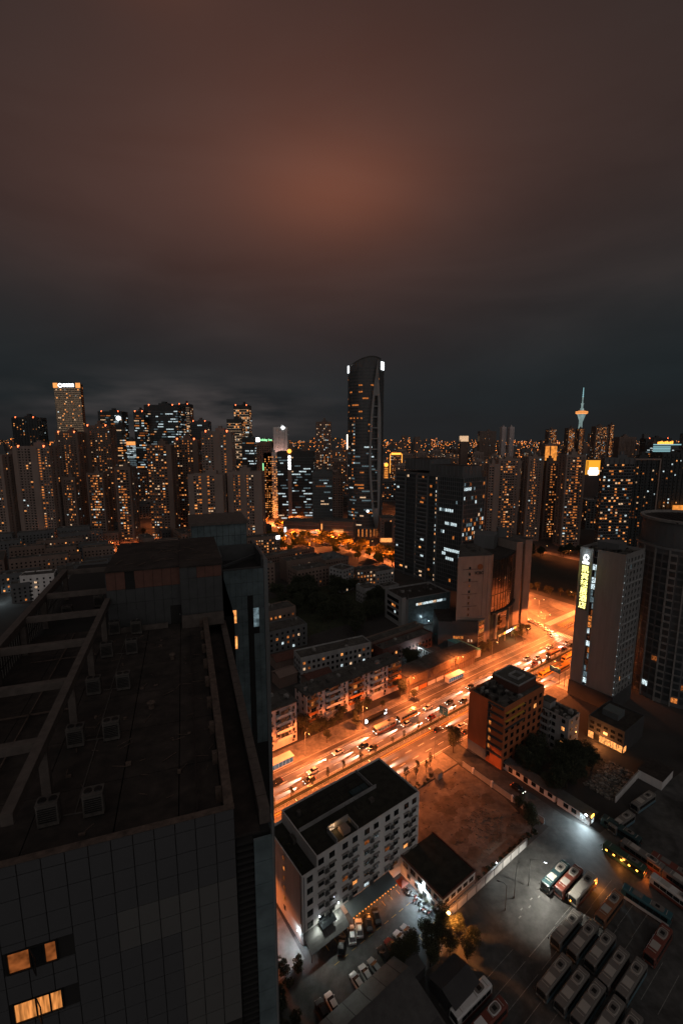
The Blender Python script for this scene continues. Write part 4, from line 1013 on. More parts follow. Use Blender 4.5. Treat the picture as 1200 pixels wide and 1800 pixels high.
lamp('sign_light', 'POINT', (-2, D - 3, H - 2.4), 160, COOL, SG, .5)
# restaurant podium at its foot
PD = thing('podium_building', 'dark low building with a glowing orange shop front at the foot of the hotel', 'building', W(180.8, 63.6), A)
m = MB(); m.box(0, 0, 0, 18, 13.5, 9, 0, 1); m.build('wall', ['dark_wall', 'roof_tar'], PD)
m = MB(); flat_roof(m, 18, 13.5, 9, .6); m.build('parapet', 'dark_wall', PD)
f = faces(18, 13.5)
for k_ in range(6):
    m = MB(); f['L'].box(m, .5 + k_ * 2.15, 2.45 + k_ * 2.15, .5, 3.2, 0, .06); m.build('shop_window', 'lit_bright' if k_ != 1 else 'dark_metal', PD)
m = MB(); f['F'].box(m, .4, 2.6, .5, 2.8, 0, .06); m.build('shop_window', 'lit_bright', PD)
for j in range(2):
    for k_ in range(5): win(PD, f['L'], 1.6 + k_ * 2.6, 4.6 + j * 2.2, 1.5, 1.1, 'glass')
m = MB(); m.box(6, 5, 9, 12, 11, 11.6); m.build('roof_house', 'blue_grey_wall', PD)
lamp('shop_glow', 'POINT', (-3.4, 8, 2.8), 2600, (1, .32, .08), PD, 1.0)
# round tower at the edge
RT = thing('round_tower', 'dark curved tower with pale fins and a round drum on top, behind the hotel', 'building', (163, 207), 0)
n = 44; ring = lambda r, z0=0: [(r * math.cos(2 * PI * k / n), r * math.sin(2 * PI * k / n)) for k in range(n)]
m = MB(); m.prism(ring(21.4), 0, 71.5, 0, 1); m.build('wall', ['slate_wall', 'roof_grey'], RT)
m = MB(); m.prism(ring(22), 71.5, 72.6, 0, 1); m.build('cornice', ['frame_grey', 'roof_grey'], RT)
m = MB(); m.prism(ring(20.2), 72.6, 83.6, 0, 1); m.build('drum', ['slate_wall', 'roof_tar'], RT)
m = MB(); rr = ring(21.2); ri = ring(20.0)
for k_ in range(n):
    j = (k_ + 1) % n; m.loft([[(rr[q][0], rr[q][1], 83.5), (rr[q][0], rr[q][1], 84.7), (ri[q][0], ri[q][1], 84.7), (ri[q][0], ri[q][1], 83.5)] for q in (k_, j)], caps=False)
m.build('rim', 'concrete', RT)
m = MB()
for k_ in range(10): m.bar((-18 + k_ * 3, -14, 84), (-10 + k_ * 2.4, 14, 84.2), .3, .3)
m.build('roof_frame', 'dark_metal', RT)
rg = random.Random(77); m = MB(); fr = MB()
for k_ in range(n):
    a0, a1 = 2 * PI * k_ / n, 2 * PI * (k_ + 1) / n
    if math.sin((a0 + a1) / 2) > .4: continue
    fc = face_ab((21.5 * math.cos(a0), 21.5 * math.sin(a0)), (21.5 * math.cos(a1), 21.5 * math.sin(a1)))
    if k_ % 2 == 0: fc.box(fr, -.3, .3, 0, 71.5, 0, .6)
    if k_ % 8 == 2: fc.box(fr, .3, fc.w - .2, 0, 70, .02, .14)
    for j in range(20):
        k2 = pick(rg, .03, (1, 2, 1, 2, 2, 1)); fc.quad(m, .35, fc.w - .35, 2 + j * 3.4, 4.4 + j * 3.4, .03 if k_ % 8 != 2 else .16, k2)
        if j % 2: fc.box(fr, .2, fc.w - .2, 5 + j * 3.4, 5.12 + j * 3.4, 0, .07)
m.build('window', WM2, RT, kind='stuff'); fr.build('fin', 'concrete', RT, kind='stuff')

# ================================================================ bank with mirror glass front
BK = thing('bank_building', 'stone faced bank block with a bowed mirror glass front reflecting the orange road', 'bank', (0, 0), 0)
P0, P1, P2, P3 = (66.2, 251), (86.2, 254.6), (111, 281.4), (122.6, 285.7)
m = MB(); m.prism([P0, P1, (88.2, 257.0), (85, 285), (75.5, 283)], 0, 54, 0, 1); m.build('side_block', ['stone_wall', 'roof_grey'], BK)
m = MB(); m.prism([P2, (115.6, 283.1), (113, 296), (104, 296)], 0, 55.5, 0, 1); m.build('pier', ['stone_wall', 'roof_grey'], BK)
m = MB(); m.prism([(117.6, 283.9), P3, (116, 305), (113.6, 296)], 0, 56.5, 0, 1); m.build('pier', ['stone_wall', 'roof_grey'], BK)
m = MB(); m.prism([(84.9, 284.9), (87.4, 262.6), (88.4, 257.2), (110.9, 281.6), (104, 296), (113, 296.2), (115.9, 304.9), (99, 318), (84, 306)], 0, 50, 0, 1); m.build('core', ['dark_wall', 'roof_tar'], BK)
m = MB(); m.prism([(86, 290), (98, 286), (106, 300), (92, 308)], 50, 58.5); m.prism([(104, 297), (110, 297), (112, 303), (106, 306)], 50, 61); m.build('machine_room', 'slate_wall', BK)
clutter('roof_clutter', BK, 75, 84, 262, 278, 54, 16, 61, ('roof_grey', 'ac_paint'))
arc = []
for q in range(13):
    t_ = q / 12; bx = 88.3 + (110.8 - 88.3) * t_; by = 257.0 + (281.5 - 257.0) * t_; b_ = 2.6 * math.sin(PI * t_)
    arc.append((bx + .73 * b_, by - .68 * b_))
fr = MB()
for q in range(12):
    fc = face_ab(arc[q], arc[q + 1])
    for j in range(9):
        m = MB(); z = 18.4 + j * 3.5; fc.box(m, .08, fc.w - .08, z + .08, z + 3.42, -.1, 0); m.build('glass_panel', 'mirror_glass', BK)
    for j in range(5):
        m = MB(); z = 4.2 + j * 2.6
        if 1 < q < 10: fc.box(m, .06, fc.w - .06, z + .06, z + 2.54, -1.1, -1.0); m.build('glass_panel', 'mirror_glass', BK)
    fc.box(fr, -.08, .08, 18, 50.4, -.05, .16)
for j in (0, 3, 6, 9): 
    for q in range(12): face_ab(arc[q], arc[q + 1]).box(fr, 0, face_ab(arc[q], arc[q + 1]).w, 18.2 + j * 3.5, 18.55 + j * 3.5, -.05, .2)
fr.build('mullion', 'dark_metal', BK, kind='stuff')
m = MB(); m.prism([(88.2, 257.0)] + [(x + .9, y - .8) for x, y in arc] + [(111, 281.4)], 17.0, 18.1); m.build('ledge', 'dark_wall', BK)
for q in (2, 8):
    fc = face_ab(arc[q], arc[q + 1]); m = MB(); fc.box(m, 0, 1.8, 0, 17, -1.4, -.3); m.build('pier', 'stone_wall', BK)
for k_ in range(12):   # reflective strip between the two piers
    fc = face_ab((115.65, 283.2), (117.55, 283.9)); m = MB(); fc.box(m, .1, fc.w - .1, 6 + k_ * 4, 9.8 + k_ * 4, -1.2, -.9); m.build('glass_panel', 'mirror_glass', BK)
fc = face_ab(P0, P1)
for j in range(9): win(BK, fc, 7.4, 18.2 + j * 3.5, .9, 1.5, 'lit_dim' if j in (5,) else 'glass', 'dark_wall')
m = MB()
for j in range(4): fc.box(m, 3.6 - .6 * (j % 2), 12.5, 24 + j * 7.4, 24.2 + j * 7.4, 0, .12)
for s in (15.6, 18.6): fc.box(m, s, s + .12, 17, 53.9, 0, .1)
m.build('facade_cable', 'dark_metal', BK)
m = MB(); c_ = fc.p(13.6, 47.6, .0); nn_ = Vector((fc.n[0], fc.n[1], 0)); m.cyl(Vector(c_), Vector(c_) + nn_ * .3, 1.7, n=20); m.build('sign_emblem', 'logo_bronze', BK)
o_ = text('ICBC', 2.4, 'bronze_text', BK, fc.p(13.2, 43.9, .2), (PI / 2, 0, math.atan2(fc.d[1], fc.d[0])), .1, 'sign_lettering', bold=.05)
m = MB(); fc.box(m, .4, 17.6, 16.6, 17.4, .02, .5); m.build('band', 'stone_wall', BK)
# podium in front with the lit end
BP = thing('bank_podium', 'dark low wing in front of the bank with red gold shop panels on its end', 'building', (64.5, 251.5), R(-2.4))
m = MB(); m.prism([(0, 19), (0, -.6), (14.6, -1.2), (14.6, .6), (2, .2), (2, 19)], 0, 15.8, 0, 1); m.build('wall', ['dark_wall', 'roof_tar'], BP)
m = MB(); m.prism([(-8, 19.2), (-8, -.3), (-.05, -.6), (-.05, 19.2)], 0, 15.2, 0, 1); m.build('back_wall', ['dark_wall', 'roof_tar'], BP)
fe = face_ab((14.62, -1.2), (21.2, 4.6))
m = MB(); m.prism([(14.62, -1.2), (21.2, 4.6), (20.4, 5.2), (14.62, .5)], 0, 16); m.build('end_wall', 'stone_wall', BP)
for k_ in range(6):
    m = MB(); fe.box(m, .5, 5.6, .8 + k_ * 2.5, 2.9 + k_ * 2.5, 0, .1); m.build('shop_panel', ('mirror_glass', 'lit_dim', 'mirror_glass', 'lit_amber', 'mirror_glass', 'lit_dim')[k_], BP)
ff = face_ab((0, -.6), (14.6, -1.2))
for k_ in range(4): win(BP, ff, 1.2 + k_ * 1.5, 5, 1.2, 1.6, 'lit_amber', 'dark_wall')
for s in (9.4, 11.2): win(BP, ff, s, 3.2, .7, 1.6, 'lit_warm', 'dark_wall')
# entrance sign band along the pavement
t = thing('entrance_sign', 'long lit white and yellow sign band over the bank entrance', 'sign', (92.2, 253.2), R(41))
m = MB(); m.box(0, 0, 4.4, 24, .5, 6.0); m.build('case', 'sign_board', t)
for k_ in range(8):
    m = MB(); m.box(.15 + k_ * 3, -.06, 4.55, 2.9 + k_ * 3, -.005, 5.85); m.build('panel', ('lit_bright', 'lit_amber', 'sign_orange', 'sign_white', 'sign_white', 'lit_cool', 'sign_orange', 'lit_amber')[k_], t)
for x in (.4, 8, 16, 23.4): m = MB(); m.box(x, .1, 0, x + .3, .4, 4.4); m.build('post', 'stone_wall', t)
lamp('sign_light', 'POINT', (12, -2, 4.2), 1800, (1, .6, .2), t, 1.5)

# ================================================================ office with the white strip of windows
GO = thing('glass_front_office', 'flat roofed office with a pale glass screen front and one bright strip of windows', 'office building', (39.9, 274.6), R(25.7))
L, D, H = 36, 24, 20
m = MB(); m.box(3, .8, 0, L, D, H - 1, 0, 1); m.box(0, 3.2, 0, 3, D, H - 1, 0, 1); m.build('wall', ['grey_wall', 'roof_tar'], GO)
m = MB(); m.box(3, .8, H - 1, L, 1.1, H); m.box(0, 3.2, H - 1, .3, D, H); m.box(.3, D - .3, H - 1, L, D, H); m.box(L - .3, 1.1, H - 1, L, D - .3, H); m.box(.3, 3.2, H - 1, 3, 3.5, H); m.build('parapet', 'grey_wall', GO)
f = Face((3, .8), (1, 0), (0, -1), 33)
for j in range(5):
    for i in range(11):
        z = 1.2 + j * 3.7; lit = (j == 3 and 2 <= i <= 9)
        m = MB(); f.box(m, i * 3 + .04, i * 3 + 2.96, z + .04, z + (1.9 if lit else 3.66), .3, .38)
        m.build('glass_panel', 'green_glass', GO)
        if lit:
            for q in range(2):
                m = MB(); f.box(m, i * 3 + .1 + q * 1.45, i * 3 + 1.42 + q * 1.45, z + 1.95, z + 3.5, .05, .12); m.build('window', 'lit_warm' if (i + q) % 4 == 3 else ('lit_cool_dim' if i > 8 else 'lit_cool'), GO)
for x in (0, 11, 22, 33): 
    m = MB(); f.box(m, x - .12, x + .12, 0, H + .2, .1, .5); m.build('pilaster', 'frame_grey', GO)
fl_ = Face((0, D), (0, -1), (-1, 0), 20.8)
for j in range(4):
    m = MB(); fl_.box(m, 3, 17, 3 + j * 4, 5.4 + j * 4, 0, .06); m.build('ribbon_window', 'glass', GO)
for s, z, mt in ((9, 11.4, 'lit_bright'), (11.5, 11.4, 'lit_amber'), (12, 7.4, 'lit_cool')):
    m = MB(); fl_.box(m, s, s + 1.6, z, z + 1.6, .05, .09); m.build('window', mt, GO)
clutter('roof_clutter', GO, 4, 34, 10, 22, H - .99, 18, 62)
for x, y in ((.8, 22), (.8, 16), (.8, 10), (3.6, 1.6)): m = MB(); m.cyl((x, y, H - 1), (x, y, H + 2.6), .12); m.build('mast', 'pole_metal', GO)
t = thing('forecourt_lamp', 'cold white lamp on the forecourt in front of the glass front office', 'lamp', (56, 278))
m = MB(); m.cyl((0, 0, 0), (0, 0, 4.5), .08); m.build('pole', 'pole_metal', t); m = MB(); m.cyl((0, 0, 4.5), (0, 0, 4.7), .25, .12); m.build('lamp_head', 'lamp_white', t); lamp('lamp_light', 'POINT', (0, 0, 4.2), 700, COOL, t)

# ================================================================ dark office slab
DO = thing('office_slab', 'big dark office slab with a lower framed corner and few white lit windows', 'office building', (93, 346.8), A)
L, D = 27, 75
m = MB(); m.box(0, 0, 0, L, 25.5, 90, 0, 1); m.box(.8, 25.5, 0, L, 36, 94, 0, 1); m.box(0, 36, 0, L, D, 92, 0, 1); m.build('wall', ['slate_wall', 'roof_grey'], DO)
m = MB(); m.box(3.2, 3.4, 90, L, 36.2, 99.2, 0, 1); m.box(2.6, 36.2, 94.1, L, 66, 103.5, 0, 1); m.build('upper_block', ['slate_wall', 'roof_tar'], DO)
m = MB()
for (x0, y0, x1, y1, z) in ((3.2, 3.4, L, 36.0, 99.2), (2.6, 36.2, L, 66, 103.5)):
    for s in range(int((y1 - y0) / 4)): m.box(x0 - .18, y0 + s * 4 + .3, z - 7.6, x0 - .001, y0 + s * 4 + .6, z - .3)
for s in range(6): m.box(3.6 + s * 4, 3.2, 91.5, 3.9 + s * 4, 3.399, 99)
m.build('fin', 'frame_grey', DO)
f = faces(L, D); rg = random.Random(70); wn = MB(); fr = MB()
LF = f['L']
def S(y): return D - y
zones = [(0, 25.5, 'grid'), (25.5, 29, 'slit'), (29, 36, 'rec'), (36, 48, 'band'), (48, 50, 'slit'), (50, 62, 'rec'), (62, 75, 'band')]
for y0, y1, kd in zones:
    off = 0 if kd in ('grid', 'band') or y0 >= 36 else -.8
    for j in range(25):
        z = 2 + j * 3.55
        if kd == 'grid':
            nb = 12; bw = (y1 - y0 - 1) / nb
            run = rg.random() < .16 and rg.choice([(rg.randint(0, 6), rg.randint(2, 7))])
            for i in range(nb):
                k_ = 0
                if run and run[0] <= i < run[0] + run[1]: k_ = 5 if rg.random() < .8 else 6
                elif rg.random() < .03: k_ = rg.choice([6, 2, 4])
                if j in (8,) and i > 3: k_ = 5
                if j in (7,) and 5 > i > 2: k_ = 5
                LF.quad(wn, S(y1) + .5 + i * bw + .2, S(y1) + .5 + (i + 1) * bw - .2, z + .5, z + 2.9, .06, k_); LF.box(fr, S(y1) + .5 + i * bw - .1, S(y1) + .5 + i * bw + .1, z - .3, z + 3.25, 0, .3)
            LF.box(fr, S(y1) + .3, S(y0) - .3, z - .35, z - .05, .3, .42)
        elif kd == 'band':
            k_ = pick(rg, .16, (1, 2, 1, 2, 2, 1)); c = rg.uniform(.15, .6) * (y1 - y0)
            LF.quad(wn, S(y1) + .6, S(y0) - .6, z + .7, z + 2.4, .05 + off, 0)
            if k_: LF.quad(wn, S(y1) + c, S(y1) + c + rg.uniform(2, 4.4), z + .8, z + 2.3, .09 + off, k_)
            LF.box(fr, S(y1) + .3, S(y0) - .3, z - .3, z + .5, off, .35 + off)
        elif kd == 'slit':
            k_ = pick(rg, .62, (1, 2, .5, 4, 2, 1)); LF.quad(wn, S(y1) + .9, S(y0) - .9 + .01, z + .5, z + 2.2, .07 + off, k_)
        else:
            k_ = pick(rg, .1, (1, 2, 1, 2, 2, 1)); LF.quad(wn, S(y1) + .5, S(y0) - .5, z + .3, z + 3.0, .05 + off, 0)
            if k_: LF.quad(wn, S(y1) + 1.5, S(y1) + 3.6, z + .6, z + 2.4, .09 + off, k_)
for y in (36.1, 49, 62, 25.6): LF.box(fr, S(y) - .35, S(y) + .35, 0, 90, .36, .8)
RF = f['F']
for j in range(25):
    z = 2 + j * 3.55; nb = 11; bw = 26 / nb
    for i in range(nb):
        k_ = pick(rg, .34 if 8 < j < 16 else .12, (2, 3, .6, 1.5, 2, 3)); 
        if j == 22 and i < 4: k_ = 5
        RF.quad(wn, .5 + i * bw + .22, .5 + (i + 1) * bw - .22, z + .5, z + 2.9, .06, k_); RF.box(fr, .5 + i * bw - .1, .5 + i * bw + .1, z - .3, z + 3.25, 0, .3)
    RF.box(fr, .3, 26.7, z - .35, z - .05, .3, .42)
wn.build('window', WM2, DO, kind='stuff'); fr.build('facade_frame', 'frame_grey', DO, kind='stuff')
m = MB(); LF.box(m, 49.3, 51.0, 0, 91, .43, .7); RF.box(m, -.3, .5, 0, 90.6, .43, .75); RF.box(m, 26.2, 27.2, 0, 90.6, .43, .75); m.build('corner_pier', 'frame_grey', DO)
# ================================================================ central tower with the white sail frame
CT = thing('sail_tower', 'tallest tower, curved dark glass with a white pointed sail frame down its side', 'skyscraper', (29.5, 568), 0)
RX, RY, n = 21.5, 17.5, 56
el = lambda k, r=1.0: (RX * r * math.cos(2 * PI * k / n), RY * r * math.sin(2 * PI * k / n))
ztop = lambda x: 203.5 + 10.5 * math.sin(PI / 2 * min(1, (x + 21.5) / 29)) - (3.2 * ((x - 7.5) / 14) ** 2 if x > 7.5 else 0)
m = MB(); i0 = [el(k) for k in range(n)]
m.loft([[(x, y, 0) for x, y in i0], [(x, y, ztop(x)) for x, y in i0]]); m.build('wall', 'slate_wall', CT)
m = MB(); i1 = [el(k, .86) for k in range(n)]; m.loft([[(x, y, 6) for x, y in i1], [(x, y, ztop(x) + 2.2) for x, y in i1]]); m.build('roof', 'roof_grey', CT)
rg = random.Random(100); wn = MB(); fr = MB()
for k in range(n):
    a = 2 * PI * (k + .5) / n
    if math.sin(a) > .35: continue
    fc = face_ab(el(k), el((k + 1) % n)); x = el(k + .5)[0]
    fc.box(fr, -.07, .07, 4, ztop(x) - 1, 0, .22)
for j in range(50):
    z = 14 + j * 3.8; run = 0; rm = 0
    for k in range(n):
        a = 2 * PI * (k + .5) / n
        if math.sin(a) > .35: continue
        fc = face_ab(el(k), el((k + 1) % n)); x = el(k + .5)[0]
        if z > ztop(x) - 9: continue
        hi = z > 115
        if run > 0: run -= 1
        else:
            rm = 0
            if hi and j % 2 == 0:
                if rg.random() < .15: rm = 2; run = rg.randint(0, 1)
            elif not hi and rg.random() < .085: rm = rg.choice([5, 6, 6, 4, 5, 2]); run = rg.randint(1, 5)
        k_ = rm if (run > 0 or rm) else 0
        if -17.5 < x < -13.5 and z < 150 and rg.random() < .5: k_ = rg.choice([2, 6, 4, 1, 2, 6, 5])  # streak of coloured reflections, put in as extra glowing panes
        if 10 < x and math.sin(a) < 0: k_ = 0 if rg.random() < .85 else k_
        if run == 0: rm = 0
        fc.quad(wn, .12, fc.w - .12, z + .7, z + 2.3, .05, k_)
        if rg.random() < .9: fc.box(fr, 0, fc.w, z - .1, z + .12, 0, .12)
wn.build('window', WM2, CT, kind='stuff'); fr.build('mullion', 'slate_wall', CT, kind='stuff')
# sail frame, turned to follow the curve
SFm = MB(); rot = Matrix.Rotation(R(20), 4, 'Z'); org = Vector((12.6, -15.9, 0))
def sp(s, z, o=0): v = rot @ Vector((s, -o, 0)); return (org.x + v.x, org.y + v.y, z)
def bow(t): return -10.2 * (max(0, 1 - abs((t - .46) / (.54 if t > .46 else .46)) ** 2.1)) - .3
ZL, ZH = 8, 211
def strip(fa, fb, t0, t1, st, o0, o1):
    for q in range(st):
        ta, tb = t0 + (t1 - t0) * q / st, t0 + (t1 - t0) * (q + 1) / st
        za, zb = ZL + (ZH - ZL) * ta, ZL + (ZH - ZL) * tb
        SFm.loft([[sp(fa(ta), za, o0), sp(fb(ta), za, o0), sp(fb(ta), za, o1), sp(fa(ta), za, o1)], [sp(fa(tb), zb, o0), sp(fb(tb), zb, o0), sp(fb(tb), zb, o1), sp(fa(tb), zb, o1)]])
rgt = lambda t: 4.6 * (max(0, 1 - abs(t - .45) ** 2 * 3.2)) * (1 if t < .75 else max(.12, (1 - t) * 4))
strip(bow, lambda t: bow(t) + min(2.4, .4 + 9 * min(t, 1 - t)), 0, 1, 26, .8, 3.2)
strip(lambda t: rgt(t) - 4.2 * min(1, 3 * min(t, 1 - t)), rgt, 0, 1, 26, .8, 2.8)
strip(lambda t: bow(t) + .4, lambda t: rgt(t) - .5, .80, .995, 8, 1.0, 2.2); strip(lambda t: bow(t) + .4, lambda t: rgt(t) - .5, .02, .14, 5, 1.0, 2.2)
SFm.build('sail_frame', 'grey_wall', CT)
for q in range(10):
    t_ = .18 + q * .062; z = ZL + (ZH - ZL) * t_; m = MB(); a_ = bow(t_) + 1; b_ = rgt(t_) - 2
    m.loft([[sp(s, z + dz, o) for dz, o in ((0, 1), (0, 2.4), (1.2, 2.4), (1.2, 1))] for s in (a_, b_)]); m.build('rung', 'grey_wall', CT)
for k0, k1, za in ((29, 31, 198), (50, 53, 201)):
    m = MB()
    for k in range(k0, k1): face_ab(el(k % n), el((k + 1) % n)).box(m, 0, 2.3, za, za + (9 if k0 > 40 else 8), .3, .8)
    m.build('roof_sign', 'sign_white', CT)
m = MB()
for k in range(n):
    a = 2 * PI * (k + .5) / n
    if math.sin(a) > .3: continue
    fc = face_ab(el(k, 1.06), el((k + 1) % n, 1.06)); fc.box(m, 0, .6, 0, 12, 0, .6); fc.box(m, 0.61, fc.w, 10.6, 12, 0, .4)
m.build('arcade', 'beige_wall', CT)
m = MB()
for k in range(30, 54, 2): face_ab(el(k, 1.02), el(k + 1, 1.02)).quad(m, .2, 2.1, 1, 10, .05)
m.build('shop_window', 'lit_amber', CT, kind='stuff')
m = MB(); a_ = el(43, 1.03); m.cyl((a_[0], a_[1], 33), (a_[0], a_[1] - .3, 33), 1.5, n=10); m.build('floodlight', 'sign_white', CT)
t = plain_block('hotel_annex', 'brown flat block standing right beside the foot of the sail tower', (45, 522), 0, 20, 24, 29, 101, 'brown_wall', .04, bay=5, cat='building', sides='F')
m = MB(); faces(20, 24)['F'].box(m, 5, 14, 6, 25, .1, .3); m.build('dark_panel', 'tower_dark', t)
m = MB(); faces(20, 24)['F'].box(m, .5, 14, .6, 5.4, .1, .5); m.build('shop_front', 'lit_bright', t)

# ================================================================ towers of the skyline
def far_tower(style, label, x, y, w, d, h, seed, wall='beige_wall', lit=.22, pal=PAL_RES, rot=0, beacon=False, name='tower_block', fh=None, bay=3.3, zones=None, top=True, fit=True):
    if fit:       # the measured width takes in the side wall seen at an angle
        if abs(x) * d / y > .4 * w: d = .4 * w * y / abs(x)
        if x + w < 0: w -= abs(x + w) * d / y * .85
        elif x > 0: w -= x * d / y * .85; x += x * d / y * .85
    t = thing(name, label, 'tower', (x, y), R(rot)); rg = random.Random(seed); fs = faces(w, d); H = h
    wn = MB(); tr = MB(); m = MB(); m.box(0, 0, 0, w, d, H, 0, 1); m.build('wall', [wall, 'roof_grey'], t)
    if top:
        m = MB(); flat_roof(m, w, d, H, 1.2, .4); cx = rg.uniform(.3, .5) * w; m.box(cx, d * .3, H, cx + w * .3, d * .7, H + rg.uniform(3, 5.5)); m.box(cx + w * .08, d * .36, H + 3, cx + w * .2, d * .6, H + 7.5); m.build('roof_house', wall, t)
    if beacon:
        m = MB(); m.cyl((w * .15, .6, H), (w * .15, .6, H + 2.2), .9, n=6); m.cyl((w * .85, .6, H), (w * .85, .6, H + 2.2), .9, n=6); m.build('beacon', 'beacon', t)
    if style == 'flat':          # housing: balcony stacks between plain strips
        fh = fh or 3.0; zs = zones or [(0.0, .09, 'p'), (.09, .36, 'b'), (.36, .44, 's'), (.44, .56, 'n'), (.56, .64, 's'), (.64, .91, 'b'), (.91, 1, 'p')]
        nf = int((H - 2) / fh)
        for a, b, kd in zs:
            s0, s1 = a * w, b * w; f = fs['F']
            if kd == 'p': f.box(tr, s0 + .02, s1 - .02, 0, H - .4, 0, .7); continue
            hot = rg.uniform(.8, 2.0)
            for j in range(nf):
                z = 2 + j * fh; k_ = max(1, round((s1 - s0) / bay)); bw = (s1 - s0) / k_
                if kd == 'b':
                    f.box(tr, s0 + .1, s1 - .1, z - .15, z + .95, .45, .6); f.box(tr, s0 + .1, s1 - .1, z - .16, z, 0, .44)
                for i in range(k_):
                    v = pick(rg, lit * hot, pal)
                    if kd == 's' and rg.random() < .35 * hot: v = 2
                    c = s0 + (i + .5) * bw; ww = .5 + .5 * ((i * 7 + seed) % 3) / 2 + (.3 if v and rg.random() < .3 else 0); f.quad(wn, c - ww, c + ww, z + (1.0 if kd == 'b' else .9), z + rg.choice([2.0, 2.35, 2.35]), .06, v)
        for q in 'LR':
            f = fs[q]
            for j in range(nf):
                for c in (.3, .7): f.quad(wn, f.w * c - .7, f.w * c + .7, 2.9 + j * fh, 4.3 + j * fh, .06, pick(rg, lit * .35, pal))
            f.box(tr, f.w * .46, f.w * .54, 0, H - .5, 0, .6)
    elif style == 'check':
        nf = int((H - 6) / 3.1); nb = int(w / 2.4); f = fs['F']
        for j in range(nf):
            for i in range(nb):
                z = 2 + j * 3.1; v = pick(rg, lit, pal)
                if (i + j) % 2: f.box(tr, i * w / nb + .1, (i + 1) * w / nb - .1, z, z + 3.0, 0, .5)
                f.quad(wn, i * w / nb + .3, (i + 1) * w / nb - .3, z + .9, z + 2.5, .56 if (i + j) % 2 else .06, v)
        for q in range(7): f.box(tr, q * w / 6 - (.3 if q else 0), q * w / 6 + (.3 if q < 6 else 0), H - 8, H, .5, .9)
        grid(wn, fs['L'], .5, d - .5, 2, H - 4, 3.1, 3.5, 1.6, 1.6, lit * .6, pal, rg)
    elif style == 'glass':
        fh = fh or 3.9
        for q in 'FLR':
            f = fs[q]; grid(wn, f, .4, f.w - .4, 3, H - 3, fh, bay * .6, bay * .6 - .3, 1.6, lit * .9, pal, rg, sill=1.0, runs=True)
            for s in range(int(f.w / 6) + 1): f.box(tr, min(f.w - .25, s * 6), min(f.w, s * 6 + .25), 0, H, .0, .25)
    elif style == 'band':
        fh = fh or 4.2; nf = int((H - 8) / fh)
        for q in 'FL' if x > 0 else 'FR':
            f = fs[q]
            for j in range(nf):
                z = 4 + j * fh
                if z > .55 * H or rg.random() < .4: f.box(wn, .6, f.w - .6, z + 3.35, z + 3.65, .05, .2, 4 if q == 'F' else 1)
                grid(wn, f, .6, f.w - .6, z, z + fh, fh, 3, 2.6, 2.2, lit * (.5 if z > .5 * H else 1), pal, rg, sill=.6)
    elif style == 'night':       # dark blocks with sparse lights
        f = fs['F']; grid(wn, f, .6, f.w - .6, 2, H - 2, fh or 3.1, bay, 1.5, 1.5, lit, pal, rg)
        for s in range(int(f.w / 5) + 1): f.box(tr, min(f.w - .5, s * 5), min(f.w, s * 5 + .5), 0, H - .5, 0, .6)
        for q in 'LR': grid(wn, fs[q], .6, fs[q].w - .6, 2, H - 2, fh or 3.1, bay, 1.4, 1.5, lit * .4, pal, rg)
    if wn.v: wn.build('window', WM2 if style in ('glass', 'band') else WM, t, kind='stuff')
    if tr.v: tr.build('facade_relief', wall, t, kind='stuff')
    return t
Z2 = [(0, .12, 'p'), (.12, .48, 'b'), (.48, .66, 'p'), (.66, .76, 's'), (.76, 1, 'b')]
Z3 = [(0, .55, 'b'), (.55, .66, 's'), (.66, .8, 'b'), (.8, 1, 'p')]
Z4 = [(0, .16, 'p'), (.16, .3, 'b'), (.3, .38, 's'), (.38, .54, 'p'), (.54, .62, 's'), (.62, .76, 'b'), (.76, 1, 'p')]
T = far_tower
T('flat', 'beige housing tower cut off by the edge of the picture on the left', -408, 500, 48, 16, 102, 1, 'beige_wall', .12, zones=[(0, .5, 'b'), (.5, .66, 'p'), (.66, .92, 'b'), (.92, 1, 'p')])
T('flat', 'broad housing tower with two tall plain pink grey wall strips, second from the left edge', -364.6, 510, 50, 18, 111, 2, 'beige_wall', .11, zones=Z2, beacon=True)
T('flat', 'low housing tower under the banded skyscraper, third from the left in the front row', -320, 520, 23, 16, 76, 3, 'brown_wall', .14)
T('flat', 'low housing tower with many amber windows, fourth from the left in the front row', -291, 520, 26, 16, 81, 4, 'brown_wall', .22)
T('flat', 'housing tower with a rounded top and amber windows left of the narrow bright street', -256, 515, 24, 16, 88, 5, 'brown_wall', .21)
T('flat', 'taller dark housing tower with red roof lights in front of the banded skyscraper', -372, 600, 38, 18, 128, 6, 'brown_wall', .12, beacon=True)
T('flat', 'dark housing tower with a grey side strip right of the banded skyscraper', -345, 620, 42, 18, 137, 7, 'brown_wall', .15, beacon=True, zones=[(0, .2, 'p'), (.2, .5, 'b'), (.5, .6, 's'), (.6, 1, 'b')])
BT = T('band', 'tall skyscraper with white lit bands on every floor and a lit logo on its crown', -613, 1000, 57, 10, 236, 8, 'tower_dark', .16, (1, 4, 4, 3, 1, 1), top=False, fit=False)
m = MB(); f = faces(57, 10)['F']; f.box(m, 0, 9, 228, 238, 0, 1.5); f.box(m, 48, 57, 228, 238, 0, 1.5); m.build('crown_light', 'lit_bright', BT)
m = MB()
tube(m, [f.p(15 + 3.6 * math.cos(q * PI / 6), 233 + 3.6 * math.sin(q * PI / 6), 1.2) for q in range(13)], .9)
for q in range(4):
    x = 21 + q * 6; f.box(m, x, x + 4.6, 235, 236.2, .5, 1.6); f.box(m, x, x + 4.6, 232.4, 233.4, .5, 1.6); f.box(m, x, x + 4.6, 230, 231, .5, 1.6); f.box(m, x, x + 1, 231.05, 235, .5, 1.5); f.box(m, x + 3.6, x + 4.6, 231.05, 235, .5, 1.5)
